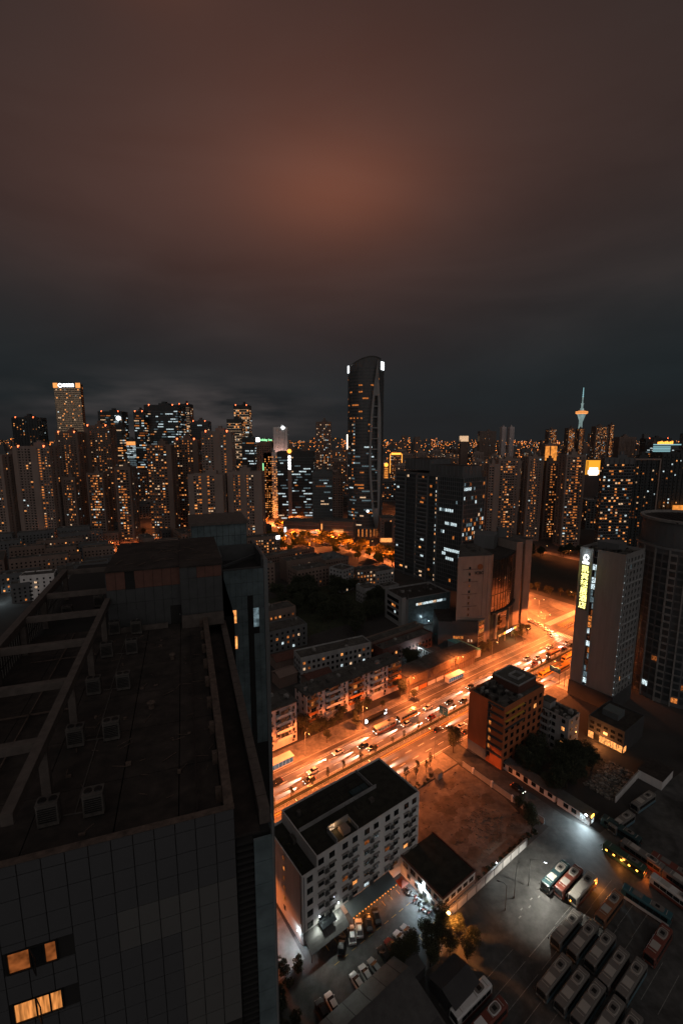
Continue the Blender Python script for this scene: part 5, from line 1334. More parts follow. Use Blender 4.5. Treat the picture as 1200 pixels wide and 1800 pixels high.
m.build('logo', 'sign_white', BT)
T('night', 'squat dark tower with bright amber windows, left of the banded skyscraper', -568, 800, 58, 26, 156, 9, 'tower_dark', .18, PAL_RES, beacon=True, bay=5)
q_ = T('glass', 'dark blank glass tower with a dazzling cold floodlight on its roof corner', -471, 900, 46, 26, 172, 10, 'tower_dark', .10, PAL_OFF, beacon=True, fit=False)
m = MB(); m.cyl((40, -.5, 160), (40, -2.5, 160), 4.2, n=10); m.build('floodlight', 'sign_white', q_)
T('glass', 'narrow dark office shaft with a lit top edge below the dazzling floodlight', -352, 720, 15, 20, 142, 11, 'tower_dark', .2, (1, 3, 3, 3, 3, 2))
q_ = T('glass', 'pale grey office block with an orange lit cornice between two dark towers', -404, 850, 25, 20, 116, 12, 'slate_wall', .6, (.3, .3, 0, 1, 2, 6), fh=3.3, fit=False)
m = MB(); faces(25, 20)['F'].box(m, 0, 25, 109, 115.5, .1, .8); m.build('cornice_light', 'lit_bright', q_)
q_ = T('glass', 'wide dark curved glass skyscraper with red lights along its roof line', -322, 760, 55, 40, 174, 13, 'tower_dark', .13, (.5, 1, .4, 1, 4, 4), beacon=True, fh=4.1, fit=False)
T('glass', 'lower stepped shoulder on the left of the wide dark glass skyscraper', -333, 745, 24, 30, 163, 14, 'tower_dark', .26, (1, 3, 2, 2, 3, 2), beacon=True)
T('band', 'banded tower with warm white floors just behind the wide dark glass skyscraper', -316, 900, 29, 24, 186, 15, 'dark_wall', .4, (1, 3, 2, 5, 1, 1), beacon=True)
T('glass', 'plain grey glass tower with two red roof lights', -279.5, 860, 37, 24, 152, 16, 'slate_wall', .03, PAL_OFF, beacon=True)
T('flat', 'brown housing tower full of amber windows with a plain right end wall', -220, 520, 33, 18, 113, 17, 'brown_wall', .21, zones=Z3)
T('flat', 'brown housing tower next in line to the amber one, slightly taller', -204, 560, 34, 18, 119, 18, 'brown_wall', .21, zones=Z3, beacon=True)
T('flat', 'grey brown housing tower with a broad pale strip, right of the two amber ones', -164, 540, 39, 18, 128, 19, 'beige_wall', .10, zones=[(0, .4, 'b'), (.4, .62, 'p'), (.62, .72, 'n'), (.72, .82, 's'), (.82, 1, 'p')], beacon=True)
T('flat', 'lower beige housing tower with rounded wings, in front of the pale stripped tower', -158.6, 470, 40, 18, 83, 20, 'beige_wall', .15, zones=Z4)
T('flat', 'lower beige housing tower with orange lit base beside the amber street trees', -120.4, 480, 39, 18, 85, 21, 'beige_wall', .12, zones=Z4)
T('band', 'glass tower with an open frame top and stacked lit floors', -190, 820, 31, 24, 178, 22, 'tower_dark', .6, (1, 3, 2, 5, 2, 1), beacon=True)
T('band', 'lower glass wing in front of the open framed tower', -193, 780, 28, 20, 152, 23, 'tower_dark', .5, (1, 4, 3, 4, 1, 1))
T('glass', 'dark glass left half of the hotel with the green roof sign', -151, 700, 23, 26, 122, 24, 'tower_dark', .2, (.5, .6, .2, 2, 5, 3))
q_ = T('night', 'plain brown walled hotel tower carrying a green white roof sign', -127, 690, 22, 24, 115, 25, 'brown_wall', .02, fit=False)
m = MB(); f = faces(22, 24)['F']; f.box(m, -1, 4.4, 116, 122, -.4, .2); m.build('sign_emblem', 'sign_white', q_)
text('Holiday Inn', 4.4, 'sign_green', q_, (13, .2, 118.8), (PI / 2, 0, 0), .15, 'sign_lettering', bold=.12)
q_ = T('night', 'pinkish white tower with a dazzling lamp on its top', -162, 1100, 33, 24, 147, 26, 'white_wall', .04, PAL_MIX, fit=False)
m = MB(); m.cyl((23, -.5, 147), (23, -1.5, 147), 4, n=10); m.build('floodlight', 'sign_white', q_)
for x in (8, 20): lamp('wall_wash', 'SPOT', (x, -18, 60), 90000, (1, .55, .45), q_, 2, 100, 1, (0, 1, .8))
q_ = T('night', 'pale hotel facade dotted with amber windows and washed orange from below', -117, 690, 21, 20, 99, 27, 'white_wall', .62, (1, 4, 6, 1, 0, 0), bay=2.6, fh=3.2, fit=False)
m = MB(); faces(21, 20)['F'].box(m, -1.6, -.4, 40, 84, .4, 1.0); m.build('edge_light', 'sign_green', q_)
lamp('wall_wash', 'SPOT', (10, -14, 3), 60000, (1, .30, .06), q_, 2, 110, 1, (0, .5, 1))
q_ = T('glass', 'wide dark office block with a lone lit pillar and an orange ball on it', -90, 640, 51, 30, 102, 28, 'tower_dark', .12, (.4, .4, .2, 1, 5, 3), fit=False)
f = faces(51, 30)['F']
m = MB(); f.box(m, 15, 20, 0, 100, .3, 2.2); m.build('pillar', 'beige_wall', q_)
m = MB()
for k in range(5): f.box(m, 15.8, 19.2, 78 + k * 4, 81 + k * 4, 2.25, 2.6)
m.build('pillar_sign', 'sign_white', q_)
m = MB(); m.loft([[(17.5 + 3 * math.sin(p) * math.cos(q * PI / 5), -1.2 + 3 * math.sin(p) * math.sin(q * PI / 5), 103.4 - 3 * math.cos(p)) for q in range(10)] for p in (.15, .6, 1.1, 1.57, 2.1, 2.6, 3.0)]); m.build('lit_ball', 'sign_orange', q_)
T('night', 'tall slim brown housing tower left of the sail tower', -42, 760, 25, 24, 147, 29, 'brown_wall', .3, (1, 2, 1, 4, 2, 1), bay=2.8)
T('glass', 'grey green glass office left of the sail tower', -37.6, 590, 26, 30, 78, 30, 'blue_grey_wall', .06, (1, 1, .5, 1, 3, 2))
T('night', 'plain brown side tower joined to the grey green glass office', -11.4, 590, 13.6, 24, 73, 31, 'brown_wall', .03)
# shopping podium with signs
q_ = thing('shopping_podium', 'low wide shopping podium with lit shop signs among the amber street trees', 'shopping centre', (-72, 555), R(-14))
m = MB(); m.box(0, 0, 0, 46, 26, 20, 0, 1); m.box(46.2, 3, 0, 88, 28, 22, 0, 1); m.build('wall', ['brown_wall', 'roof_grey'], q_)
f = faces(88, 26)['F']; m = MB()
for j in range(3): f.box(m, 1, 45, 5.5 + j * 5, 6.3 + j * 5, 0, .9); f.box(m, 47, 87, 6 + j * 5, 6.8 + j * 5, -3, -2.2)
m.build('ledge', 'beige_wall', q_)
m = MB(); f.box(m, 1.5, 3.6, 1, 12, .1, .8); m.build('shop_sign', 'sign_white', q_)
m = MB(); f.box(m, 20, 34, 8, 9.8, .1, .8); f.box(m, 62, 76, 8.5, 12, -2.9, -2.3); f.box(m, 48, 49.5, 4, 18, -2.9, -2); m.build('shop_sign', 'lit_bright', q_)
m = MB(); f.box(m, 34.5, 44, 6.8, 9, .1, .8); f.box(m, 12, 19, 2, 3.4, .1, .8); m.build('shop_sign', 'lit_warm', q_)
m = MB()
for k in range(8): f.box(m, 8 + k * 4.6, 11 + k * 4.6, .6, 4, .02, .2)
for k in range(8): f.box(m, 48 + k * 4.8, 51 + k * 4.8, .6, 4, -2.99, -2.7)
m.build('shop_window', 'lit_amber', q_, kind='stuff')
# corner building with a cold white roof lamp, left of the amber trees
q_ = plain_block('corner_building', 'low corner building with a cold white screen on its roof edge', (-96, 452), R(20), 34, 14, 21, 111, 'brown_wall', .4, (1, 4, 2, 2, 0, 0), cat='building', sides='F')
m = MB(); m.box(30, -.8, 17.5, 34, -.3, 21); m.build('screen', 'sign_white', q_)
# right side rows
T('flat', 'dim plain housing tower behind the office slab, first of the row on the right', 163, 520, 17, 18, 91, 40, 'beige_wall', .03, zones=[(0, .5, 'n'), (.5, 1, 'p')])
T('flat', 'housing tower with lit balconies next to the office slab', 180, 540, 31, 18, 96, 41, 'beige_wall', .16)
T('flat', 'housing tower second from the office slab in the long row on the right', 210, 530, 24, 18, 99, 42, 'beige_wall', .17)
T('flat', 'recessed housing tower in the middle of the long row on the right', 235, 540, 24, 18, 93, 43, 'brown_wall', .14)
T('flat', 'housing tower at the right end of the long row, standing a little forward', 237.7, 500, 29, 18, 102, 44, 'beige_wall', .17)
q_ = T('night', 'small tower with two bright amber floodlit faces behind the long row', 354, 800, 21, 18, 110, 45, 'beige_wall', .05, fit=False)
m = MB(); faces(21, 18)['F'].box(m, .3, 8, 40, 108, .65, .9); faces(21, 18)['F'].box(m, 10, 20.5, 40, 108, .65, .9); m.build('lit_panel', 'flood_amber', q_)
T('check', 'wide tower with a chequered pattern of bays and scattered amber windows', 266.4, 470, 34.5, 7, 100, 46, 'slate_wall', .2, PAL_RES)
q_ = T('night', 'dark glass tower joined to the chequered one, framed in pale edges', 304, 478, 28, 18, 99.5, 47, 'tower_dark', .12, PAL_RES, fit=False)
for x in (-1, 27.6): m = MB(); m.box(x, -1.4, 0, x + 1.3, -.7, 100); m.build('edge_pier', 'beige_wall', q_)
m = MB(); m.box(.3, -1.4, 98.4, 27.6, -.7, 100); m.build('edge_beam', 'beige_wall', q_)
q_ = T('night', 'dark tower with bright white and amber windows at the right edge', 364, 520, 60, 22, 104, 48, 'tower_dark', .16, (1, 3, 2, 3, 3, 1), bay=4.6, fh=4, fit=False)
q_ = T('glass', 'office with a slanted teal lit face and an orange roof sign on the far right', 609, 900, 50, 24, 108, 49, 'slate_wall', .1, PAL_OFF, fit=False)
m = MB(); f = faces(50, 24)['F']
for k in range(13): f.box(m, 0, 34 - max(0, 8 - k) * 2.4, 68 + k * 3, 69.9 + k * 3, .4, .9)
f.box(m, 0, 54, 108.4, 110.4, .4, 1.2); f.box(m, 16, 60, 78, 79.6, .95, 1.4); m.build('light_strip', 'sign_teal', q_)
m = MB()
for k in range(9): f.box(m, 8 + k * 3.4, 10.6 + k * 3.4, 110.6, 114.6 + (k % 3) * .8, .2, .8)
m.build('roof_sign', 'sign_orange', q_)
q_ = thing('elevated_billboard', 'long orange lit hoarding along an elevated road at the right edge', 'hoarding', (372, 512), 0)
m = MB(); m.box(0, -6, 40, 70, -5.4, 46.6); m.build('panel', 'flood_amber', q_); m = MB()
for x in (4, 30, 56): m.box(x, -5.3, 0, x + 1, -4.3, 46)
m.build('post', 'dark_metal', q_)
q_ = thing('led_screen', 'huge glowing orange and white screen between the long housing row and the chequered tower', 'screen', (373.5, 700), 0)
m = MB(); m.box(-1, 0, 0, 26, 6, 90); m.build('building', 'dark_wall', q_)
m = MB(); m.box(0, -.4, 66, 25, -.01, 88); m.build('screen', 'screen_glow', q_)
m = MB(); m.prism([(6, -.8), (19, -.8), (19, -.41), (6, -.41)], 65, 77); m.box(4, -.7, 67, 21, -.42, 73); m.build('screen_picture', 'screen_white', q_)
m = MB()
for x in (1.2, 3, 22, 24): m.box(x, -.7, 66, x + .8, -.41, 87)
m.build('screen_stripe', 'logo_red', q_)
# far towers on the horizon
for (st, lab, x, y, w, h, wl, lt) in [
    ('night', 'broad unlit brown tower on the horizon, left of a pair', 443, 1500, 59, 144, 'brown_wall', .02), ('night', 'pair of tall unlit pinkish towers on the horizon', 514, 1500, 20, 158, 'pink_wall', .02), ('night', 'right half of the pair of tall pinkish towers on the horizon', 539, 1500, 21, 158, 'pink_wall', .02),
    ('flat', 'speckled housing tower left of the broadcasting tower on the horizon', 574, 1300, 32, 146, 'brown_wall', .4), ('flat', 'speckled housing tower with a white roof lamp just left of the broadcasting tower', 628, 1300, 29, 150, 'brown_wall', .45),
    ('flat', 'speckled housing tower just behind the shaft of the broadcasting tower', 684, 1350, 26, 149, 'brown_wall', .45), ('flat', 'widest speckled housing tower right of the broadcasting tower', 676, 1250, 46, 153, 'brown_wall', .3), ('flat', 'crowned speckled housing tower right of the broadcasting tower', 724, 1260, 18, 158, 'brown_wall', .5),
    ('night', 'low dark reddish slab right of the broadcasting tower', 651, 1100, 52, 124, 'brown_wall', .02), ('night', 'dark slab with amber roof lights behind the teal lit office', 746, 1150, 77, 121, 'dark_wall', .05), ('night', 'small block with glowing amber face left of the dark slab', 700, 1050, 26, 112, 'brown_wall', .1)]:
    q_ = T(st, lab, x, y, w, 22, h, int(x), wl, lt, beacon=(wl == 'dark_wall'))
q_ = thing('lit_tower', 'small bright cream lit tower on the horizon left of the unlit brown one', 'tower', (414, 1600), 0)
m = MB(); m.box(0, 0, 0, 26, 20, 118); m.build('wall', 'brown_wall', q_); m = MB(); m.box(0, -.5, 112, 26, 20, 131); m.build('crown_light', 'lit_warm', q_)
q_ = thing('lit_tower', 'bright cream lit sign tower left of the sail tower on the horizon', 'tower', (12.5, 1100), 0)
m = MB(); m.box(0, 0, 0, 14, 16, 96); m.build('wall', 'brown_wall', q_); m = MB(); m.box(0, -.5, 96, 13.5, 16, 131); m.build('lit_face', 'screen_white', q_)
q_ = thing('lit_tower', 'thin orange lit column with a glowing ball right of the sail tower', 'tower', (88, 900), 0)
m = MB(); m.box(-4, 0, 0, 4, 8, 66); m.build('wall', 'brown_wall', q_); m = MB()
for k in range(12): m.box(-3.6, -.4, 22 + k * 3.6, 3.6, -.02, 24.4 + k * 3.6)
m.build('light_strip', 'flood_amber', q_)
m = MB(); m.loft([[(4 * math.sin(p) * math.cos(q * PI / 5), 4 * math.sin(p) * math.sin(q * PI / 5), 70 - 4 * math.cos(p)) for q in range(10)] for p in (.15, .6, 1.1, 1.57, 2.1, 2.6, 3.0)]); m.build('lit_ball', 'sign_orange', q_)
q_ = T('night', 'building outlined in orange light right of the sail tower', 101, 950, 24, 18, 88, 60, 'brown_wall', .5, (2, 4, 3, 3, 2, 1), fit=False)
m = MB(); f = faces(24, 18)['F']; f.box(m, 2, 22, 88, 92, .1, 1); f.box(m, -.6, .4, 50, 90, .7, 1); f.box(m, 23.6, 24.6, 50, 90, .7, 1); m.build('outline_light', 'sign_orange', q_)
# broadcasting tower
TV = thing('broadcasting_tower', 'slender broadcasting tower with a floodlit shaft, orange pod and banded mast', 'tower', (1047, 2030), 0)
m = MB()
for k in range(3): a = 2 * PI * k / 3 + .5; m.cyl((9 * math.cos(a), 9 * math.sin(a), 0), (4.6 * math.cos(a), 4.6 * math.sin(a), 206), 4.2, 3.4, n=8)
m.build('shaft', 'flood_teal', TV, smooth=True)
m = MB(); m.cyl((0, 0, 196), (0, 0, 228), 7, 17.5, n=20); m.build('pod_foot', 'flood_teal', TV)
m = MB(); m.cyl((0, 0, 228), (0, 0, 232), 20, 25, n=24); m.cyl((0, 0, 232), (0, 0, 239), 25, 24, n=24); m.cyl((0, 0, 239), (0, 0, 243), 19, 13, n=24); m.build('pod', 'lit_bright', TV)
m = MB(); m.cyl((0, 0, 239.2), (0, 0, 241), 25.4, 25, n=24); m.cyl((0, 0, 233.5), (0, 0, 234.6), 25.8, 25.8, n=24); m.build('pod_rim', 'beige_wall', TV)
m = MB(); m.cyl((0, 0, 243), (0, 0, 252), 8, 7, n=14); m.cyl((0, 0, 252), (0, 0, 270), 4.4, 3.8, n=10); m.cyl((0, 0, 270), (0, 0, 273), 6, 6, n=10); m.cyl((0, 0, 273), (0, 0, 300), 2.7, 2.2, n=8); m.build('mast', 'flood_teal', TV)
for k in range(5): m = MB(); m.cyl((0, 0, 300 + k * 8), (0, 0, 304 + k * 8), 2.8 - k * .3, n=8); m.cyl((0, 0, 304.01 + k * 8), (0, 0, 308 + k * 8), 1.3, n=6); m.build('mast_ring', 'sign_teal', TV)

# ================================================================ old low houses on the left
rg = random.Random(200); cnt = 0
lw = ['brown_wall', 'slate_wall', 'dark_wall', 'slate_wall', 'brown_wall']
for r_ in range(9):
    y = 318 + r_ * 26
    x = -560 + rg.uniform(0, 20); k_row = 0
    while x < -70:
        L = rg.uniform(22, 44); D = rg.uniform(9, 12); h = rg.choice([12, 15, 15, 18, 18, 21]); a = rg.choice([28, 30, -56, 33, 25])
        x += L * .55
        u_ = x / y * 811 + 600
        street = abs(x - (-225 - (y - 443) * .557)) < L * .42 + 7 and y > 400
        if -70 < u_ < 440 and not (x > -105 and y > 440) and not street and not (x > -90 and y > 380):
            wl_ = rg.choice(lw); k_row += 1
            plain_block('old_walkup', 'old %s walk-up block, %s from the left in the %s row of the dim quarter' % (wl_.split('_')[0], ORD[k_row - 1], ORD[r_]), (x, y + rg.uniform(-4, 4)), R(a), L, D, h, 300 + cnt, wl_, rg.choice([.03, .06, .10, .16]), PAL_MIX, bay=3.2)['group'] = 'old walk-up blocks in the dim quarter'
            cnt += 1
        x += L * .55 + 6
t = plain_block('old_walkup', 'pale block lit by a cold lamp at the left edge, two windows lit', (-238, 325), R(20), 22, 12, 20, 299, 'white_wall', .0, bay=4)
m = MB(); f = faces(22, 12)['F']
for z in (9.6, 13.4): f.box(m, 9, 10.6, z, z + 1.5, .08, .12)
m.build('lit_window', 'lit_warm', t)
# ================================================================ street lamps
def road_lamp(name, label, group, energy, arms=1, h=10.5, head='lamp_sodium', color=SODIUM, reach=2.4, light=True, spot=170):
    t = thing(name, label, 'street lamp', (0, 0, 0), 0, group)
    m = MB(); m.cyl((0, 0, 0), (0, 0, .9), .17, .15); m.cyl((0, 0, .9), (0, 0, h), .10, .06); m.build('pole', 'pole_metal', t)
    for s in ((1,) if arms == 1 else (1, -1)):
        m = MB(); m.cyl((0, 0, h - .1), (0, s * reach * .6, h + .5), .055, .05, 6); m.cyl((0, s * reach * .6, h + .5), (0, s * reach, h + .55), .05, .045, 6); m.build('arm', 'pole_metal', t)
        m = MB(); m.loft([[(-w, s * (reach + y), z) for w, z in ((.05, h + .5), (.12, h + .6))] + [(w, s * (reach + y), z) for w, z in ((.12, h + .6), (.05, h + .5))] for y in (-.1, .85)]); m.build('lamp_head', 'pole_metal', t)
        m = MB(); m.box(-.09, min(s * (reach + .1), s * (reach + .75)), h + .42, .09, max(s * (reach + .1), s * (reach + .75)), h + .49); m.build('lamp_glass', head, t)
        if light: lamp('lamp_light', 'SPOT', (0, s * (reach + .4), h + .38), energy, color, t, .25, spot, .22, (0, 0, -1))
    return t
RLE = 34000
l0 = road_lamp('street_lamp', 'first sodium street lamp along the far pavement of the wide road, from the near end', 'sodium lamps on the far pavement', RLE)
for k, u in enumerate((30, 56, 82, 110, 142.6, 177.5, 206, 236)):
    n = 134.9 if u < 112 else 140.6
    if k == 0: l0.location = W(u, n) + (.13,); l0.rotation_euler = (0, 0, A + PI)
    else: dup(l0, W(u, n) + (.13,), A + PI, ORD[k] + ' sodium street lamp along the far pavement of the wide road, from the near end')
l1 = road_lamp('street_lamp', 'first sodium street lamp along the near pavement of the wide road, from the near end', 'sodium lamps on the near pavement', RLE)
for k, u in enumerate((34, 62, 91, 120.8, 150, 180, 210.5, 240)):
    if k == 0: l1.location = W(u, 104.9) + (.13,); l1.rotation_euler = (0, 0, A)
    else: dup(l1, W(u, 104.9) + (.13,), A, ORD[k] + ' sodium street lamp along the near pavement of the wide road, from the near end')
l2 = road_lamp('street_lamp', 'twin armed sodium street lamp at the big junction', 'twin armed lamps at the junction', 38000, 2, 11.5)
for k, (u, n, r_) in enumerate(((264, 143.5, 0), (285, 160, .5), (272, 104, .2), (300, 104, .2), (318, 152, .2), (318, 125, .3), (292, 182, .1), (314, 190, .1))):
    if k == 0: l2.location = W(u, n) + (0,); l2.rotation_euler = (0, 0, A + r_)
    else: dup(l2, W(u, n), A + r_)
l3 = road_lamp('street_lamp', 'sodium lamp among the amber trees of the street running away past the sail tower', 'sodium lamps among the amber trees', 60000, 1, 11.5, reach=1.6, spot=174)
pts = [(291, 245), (291, 285), (291, 320), (291, 352), (291, 385), (291, 418), (292, 452), (292, 490), (293, 530), (293, 575), (311, 300), (311, 365), (311, 430), (311, 510), (311, 590), (262, 410), (244, 440), (226, 452), (270, 470), (250, 500)]
for k, (u, n) in enumerate(pts):
    if k == 0: l3.location = W(u, n) + (0,); l3.rotation_euler = (0, 0, A - PI / 2)
    else: dup(l3, W(u, n), A + (-PI / 2 if u < 300 else PI / 2))
l4 = road_lamp('street_lamp', 'sodium lamp on the street beyond the dark field', 'sodium lamps beyond the field', 14000, 1, 8, reach=1.5, spot=170)
for k, n in enumerate((150, 175, 200, 225, 250, 280)):
    if k == 0: l4.location = W(451, n) + (0,); l4.rotation_euler = (0, 0, A - PI / 2)
    else: dup(l4, W(451, n), A - PI / 2)
l5 = road_lamp('street_lamp', 'sodium lamp in the old quarter on the left', 'sodium lamps in the old quarter', 42000, 1, 8, reach=1.5, spot=172)
for k, (x, y) in enumerate(((-288, 556), (-243, 474), (-262, 508), (-300, 540), (-275, 532), (-170, 520), (-200, 548), (-330, 580), (-140, 455), (-252, 490), (-335, 498), (-285, 506), (-222, 505), (-150, 458), (-112, 466))):
    if k == 0: l5.location = (x, y, 0)
    else: dup(l5, (x, y, 0), k)
l6 = road_lamp('street_lamp', 'cold white lamp in the old quarter on the left', 'cold lamps in the old quarter', 4000, 1, 9, 'lamp_white', COOL, 1.5, spot=172)
for k, (x, y) in enumerate(((-222, 438), (-228, 449), (-248, 342), (-252, 318), (-300, 430), (-214, 425))):
    if k == 0: l6.location = (x, y, 0)
    else: dup(l6, (x, y, 0), k * 2)
l7 = road_lamp('street_lamp', 'added sodium lamp between the far towers, lighting their feet orange', 'added sodium lamps between the far towers', 150000, 1, 13, reach=1.5, spot=176)  # unseen lamps, added to throw orange on the ground and facade bottoms
for k, (x, y) in enumerate(((-100, 640), (-60, 628), (-20, 640), (20, 660), (64, 640), (75, 560), (96, 610), (100, 700), (125, 760), (150, 620), (395, 500), (360, 620), (-210, 600), (-180, 640), (-140, 600), (430, 620), (520, 700), (480, 560), (-250, 640), (180, 900), (60, 900))):
    if k == 0: l7.location = (x, y, 0)
    else: dup(l7, (x, y, 0), k)
# depot lamps
d0 = road_lamp('yard_lamp', 'grey curved arm lamp post by the parked buses, lit and pointing into the yard', None, 9500, 1, 8.5, 'lamp_white', (.95, .90, .78), 3.2, spot=130)
d0.location = W(103.8, 55.5) + (0,); d0.rotation_euler = (0, 0, A + PI + .5)
d1 = road_lamp('yard_lamp', 'white arm lamp post casting a long shadow across the yard', None, 100, 1, 8, 'lamp_white', COOL, 2.2, light=False)
d1.location = W(97.7, 55.9) + (0,); d1.rotation_euler = (0, 0, A - 1.2)
d2 = road_lamp('yard_lamp', 'unlit lamp post nearest the white yard wall', None, 100, 1, 7.5, 'glass', COOL, 1.8, light=False)
d2.location = W(93, 55.4) + (0,); d2.rotation_euler = (0, 0, A + .6)
t = thing('wall_lamp', 'small white lamp on the long white yard wall', 'lamp', W(99.5, 62.8) + (2.66,), A)
m = MB(); m.cyl((0, 0, 0), (0, 0, .9), .05); m.build('post', 'pole_metal', t); m = MB(); m.cyl((0, 0, .9), (0, 0, 1.15), .14, .1); m.build('lamp_head', 'lamp_white', t); lamp('lamp_light', 'POINT', (0, 0, 1.3), 260, COOL, t, .1)
t = thing('tree_lamp', 'sodium lamp half hidden in the glowing tree beside the yard', 'street lamp', W(76.4, 60.4), A)
m = MB(); m.cyl((0, 0, 0), (0, 0, 6.3), .09, .06); m.build('pole', 'pole_metal', t)
m = MB(); m.box(-.3, -.6, 6.3, .3, .1, 6.5); m.build('lamp_head', 'lamp_sodium', t); lamp('lamp_light', 'SPOT', (.6, -1.6, 6.2), 4500, (1, .32, .07), t, .3, 165, .6, (.25, -.2, -1))
lamp('crown_light', 'POINT', (-.2, -1.4, 5.2), 260, (1, .42, .08), t, .3)
# gate house with the dazzling lamp
t = thing('gate_house', 'small pale gate house with a dazzling white lamp and an amber sign on its corner', 'gate house', W(137, 55.2), A + PI / 2)
m = MB(); m.box(0, -3.4, 0, 10.5, 0, 3.1); m.build('wall', 'white_wall', t)
m = MB(); m.box(-.7, -4, 3.1, 11, .5, 3.35); m.build('roof', 'roof_sheet', t)
f = Face((0, 0), (1, 0), (0, 1), 10.5)
for s, mt in ((1.4, 'lit_cool'), (4.2, 'glass'), (6.8, 'glass')): m = MB(); f.box(m, s, s + 1.6, .9, 2.4, 0, .06); m.build('window', mt, t)
m = MB(); m.box(-.06, -2.4, .2, -.001, -1.3, 2.4); m.build('door', 'lit_cool', t)
m = MB(); m.box(.6, .52, 3.4, 1.3, .75, 3.7); m.build('floodlight', 'lamp_white', t)
m = MB(); m.box(-.6, -1.2, 3.36, -.4, .4, 4.1); m.build('roof_sign', 'indicator', t)
lamp('lamp_light', 'SPOT', (1, .95, 3.5), 5500, COOL, t, .2, 165, .7, (.1, 1, -.75))
t = thing('lane_shed', 'row of low sheds along the dark lane before the gate house', 'shed', W(137.2, 66.5), A + PI / 2)
m = MB(); m.box(0, -3, 0, 22, 0, 2.7); m.build('wall', 'white_wall', t)
m = MB(); m.loft([[(x, .4, 2.72), (x, -3.4, 3.2), (x, -3.4, 3.32), (x, .4, 2.84)] for x in (-.3, 22.3)]); m.build('roof', 'roof_sheet', t)
f = Face((0, 0), (1, 0), (0, 1), 22)
for k in range(7): m = MB(); f.box(m, 1 + k * 3, 2.6 + k * 3, .3 if k % 2 else .9, 2.3, 0, .05); m.build('door' if k % 2 else 'window', 'dark_metal' if k % 2 else 'glass', t)
t = thing('corner_shed', 'low white walled shed past the scrap heap with a dark roof', 'shed', W(172, 47.6), A)
m = MB(); m.box(0, 0, 0, 10, 7.5, 3.4); m.build('wall', 'white_wall', t); m = MB(); m.box(-.2, -.2, 3.4, 10.2, 7.7, 3.6); m.build('roof', 'roof_tar', t)
t = thing('far_office', 'small dark house with cold lit gridded windows in the trees behind the hotel yard', 'house', (158, 176), R(10))
m = MB(); m.box(0, 0, 0, 16, 8, 6); m.build('wall', 'grey_wall', t); m = MB(); m.box(-.4, -.4, 6, 16.4, 8.4, 6.3); m.build('roof', 'roof_tar', t)
f = faces(16, 8)['F']
for k in range(4):
    for j in range(2):
        m = MB(); f.box(m, 1.4 + k * 3.6, 3.6 + k * 3.6, 1 + j * 2.4, 2.6 + j * 2.4, 0, .06); m.build('window', 'lit_cool_dim' if k != 2 else 'lit_cool', t)
lamp('door_light', 'POINT', (-.8, -.8, 3.4), 160, COOL, t)
t = thing('utility_hut', 'small square concrete hut beside the saplings at the pavement edge', 'hut', W(113.4, 96.4), A)
m = MB(); m.box(0, 0, 0, 2.2, 2, 2.4); m.build('wall', 'concrete', t); m = MB(); m.box(-.15, -.15, 2.4, 2.35, 2.15, 2.55); m.build('roof', 'roof_grey', t)
# road signs on gantries
def sign(label, u, n, rot, w, h, z, arm):
    t = thing('road_sign', label, 'road sign', W(u, n), A + rot)
    m = MB(); m.cyl((0, 0, 0), (0, 0, z + h), .14, .12); m.cyl((0, 0, z + h * .6), (0, arm, z + h * .6), .09, .07); m.build('pole', 'pole_metal', t)
    m = MB(); m.box(-.1, min(arm, arm - w * (1 if arm > 0 else -1)), z, .1, max(arm, arm - w * (1 if arm > 0 else -1)), z + h); p = m.build('panel', 'sign_blue', t)
    c = arm - w / 2 * (1 if arm > 0 else -1); m = MB()
    for x in (-.125, .105):
        m.box(x, c - .08, z + .25, x + .02, c + .08, z + h - .25); m.box(x, c - w * .3, z + h * .5, x + .02, c - .1, z + h * .5 + .14); m.box(x, c + .1, z + h * .62, x + .02, c + w * .3, z + h * .62 + .14); m.box(x, c - w * .36, z + h * .74, x + .02, c - w * .12, z + h * .8)
    m.build('marking', 'paint_white', p)
sign('blue road sign on a long arm near the hotel corner', 210.5, 102.2, 0, 5.5, 2.4, 5.6, 8)
sign('blue road sign over the road just left of the orange block', 139, 118.9, .12, 4.2, 3.4, 5.0, -4.2)

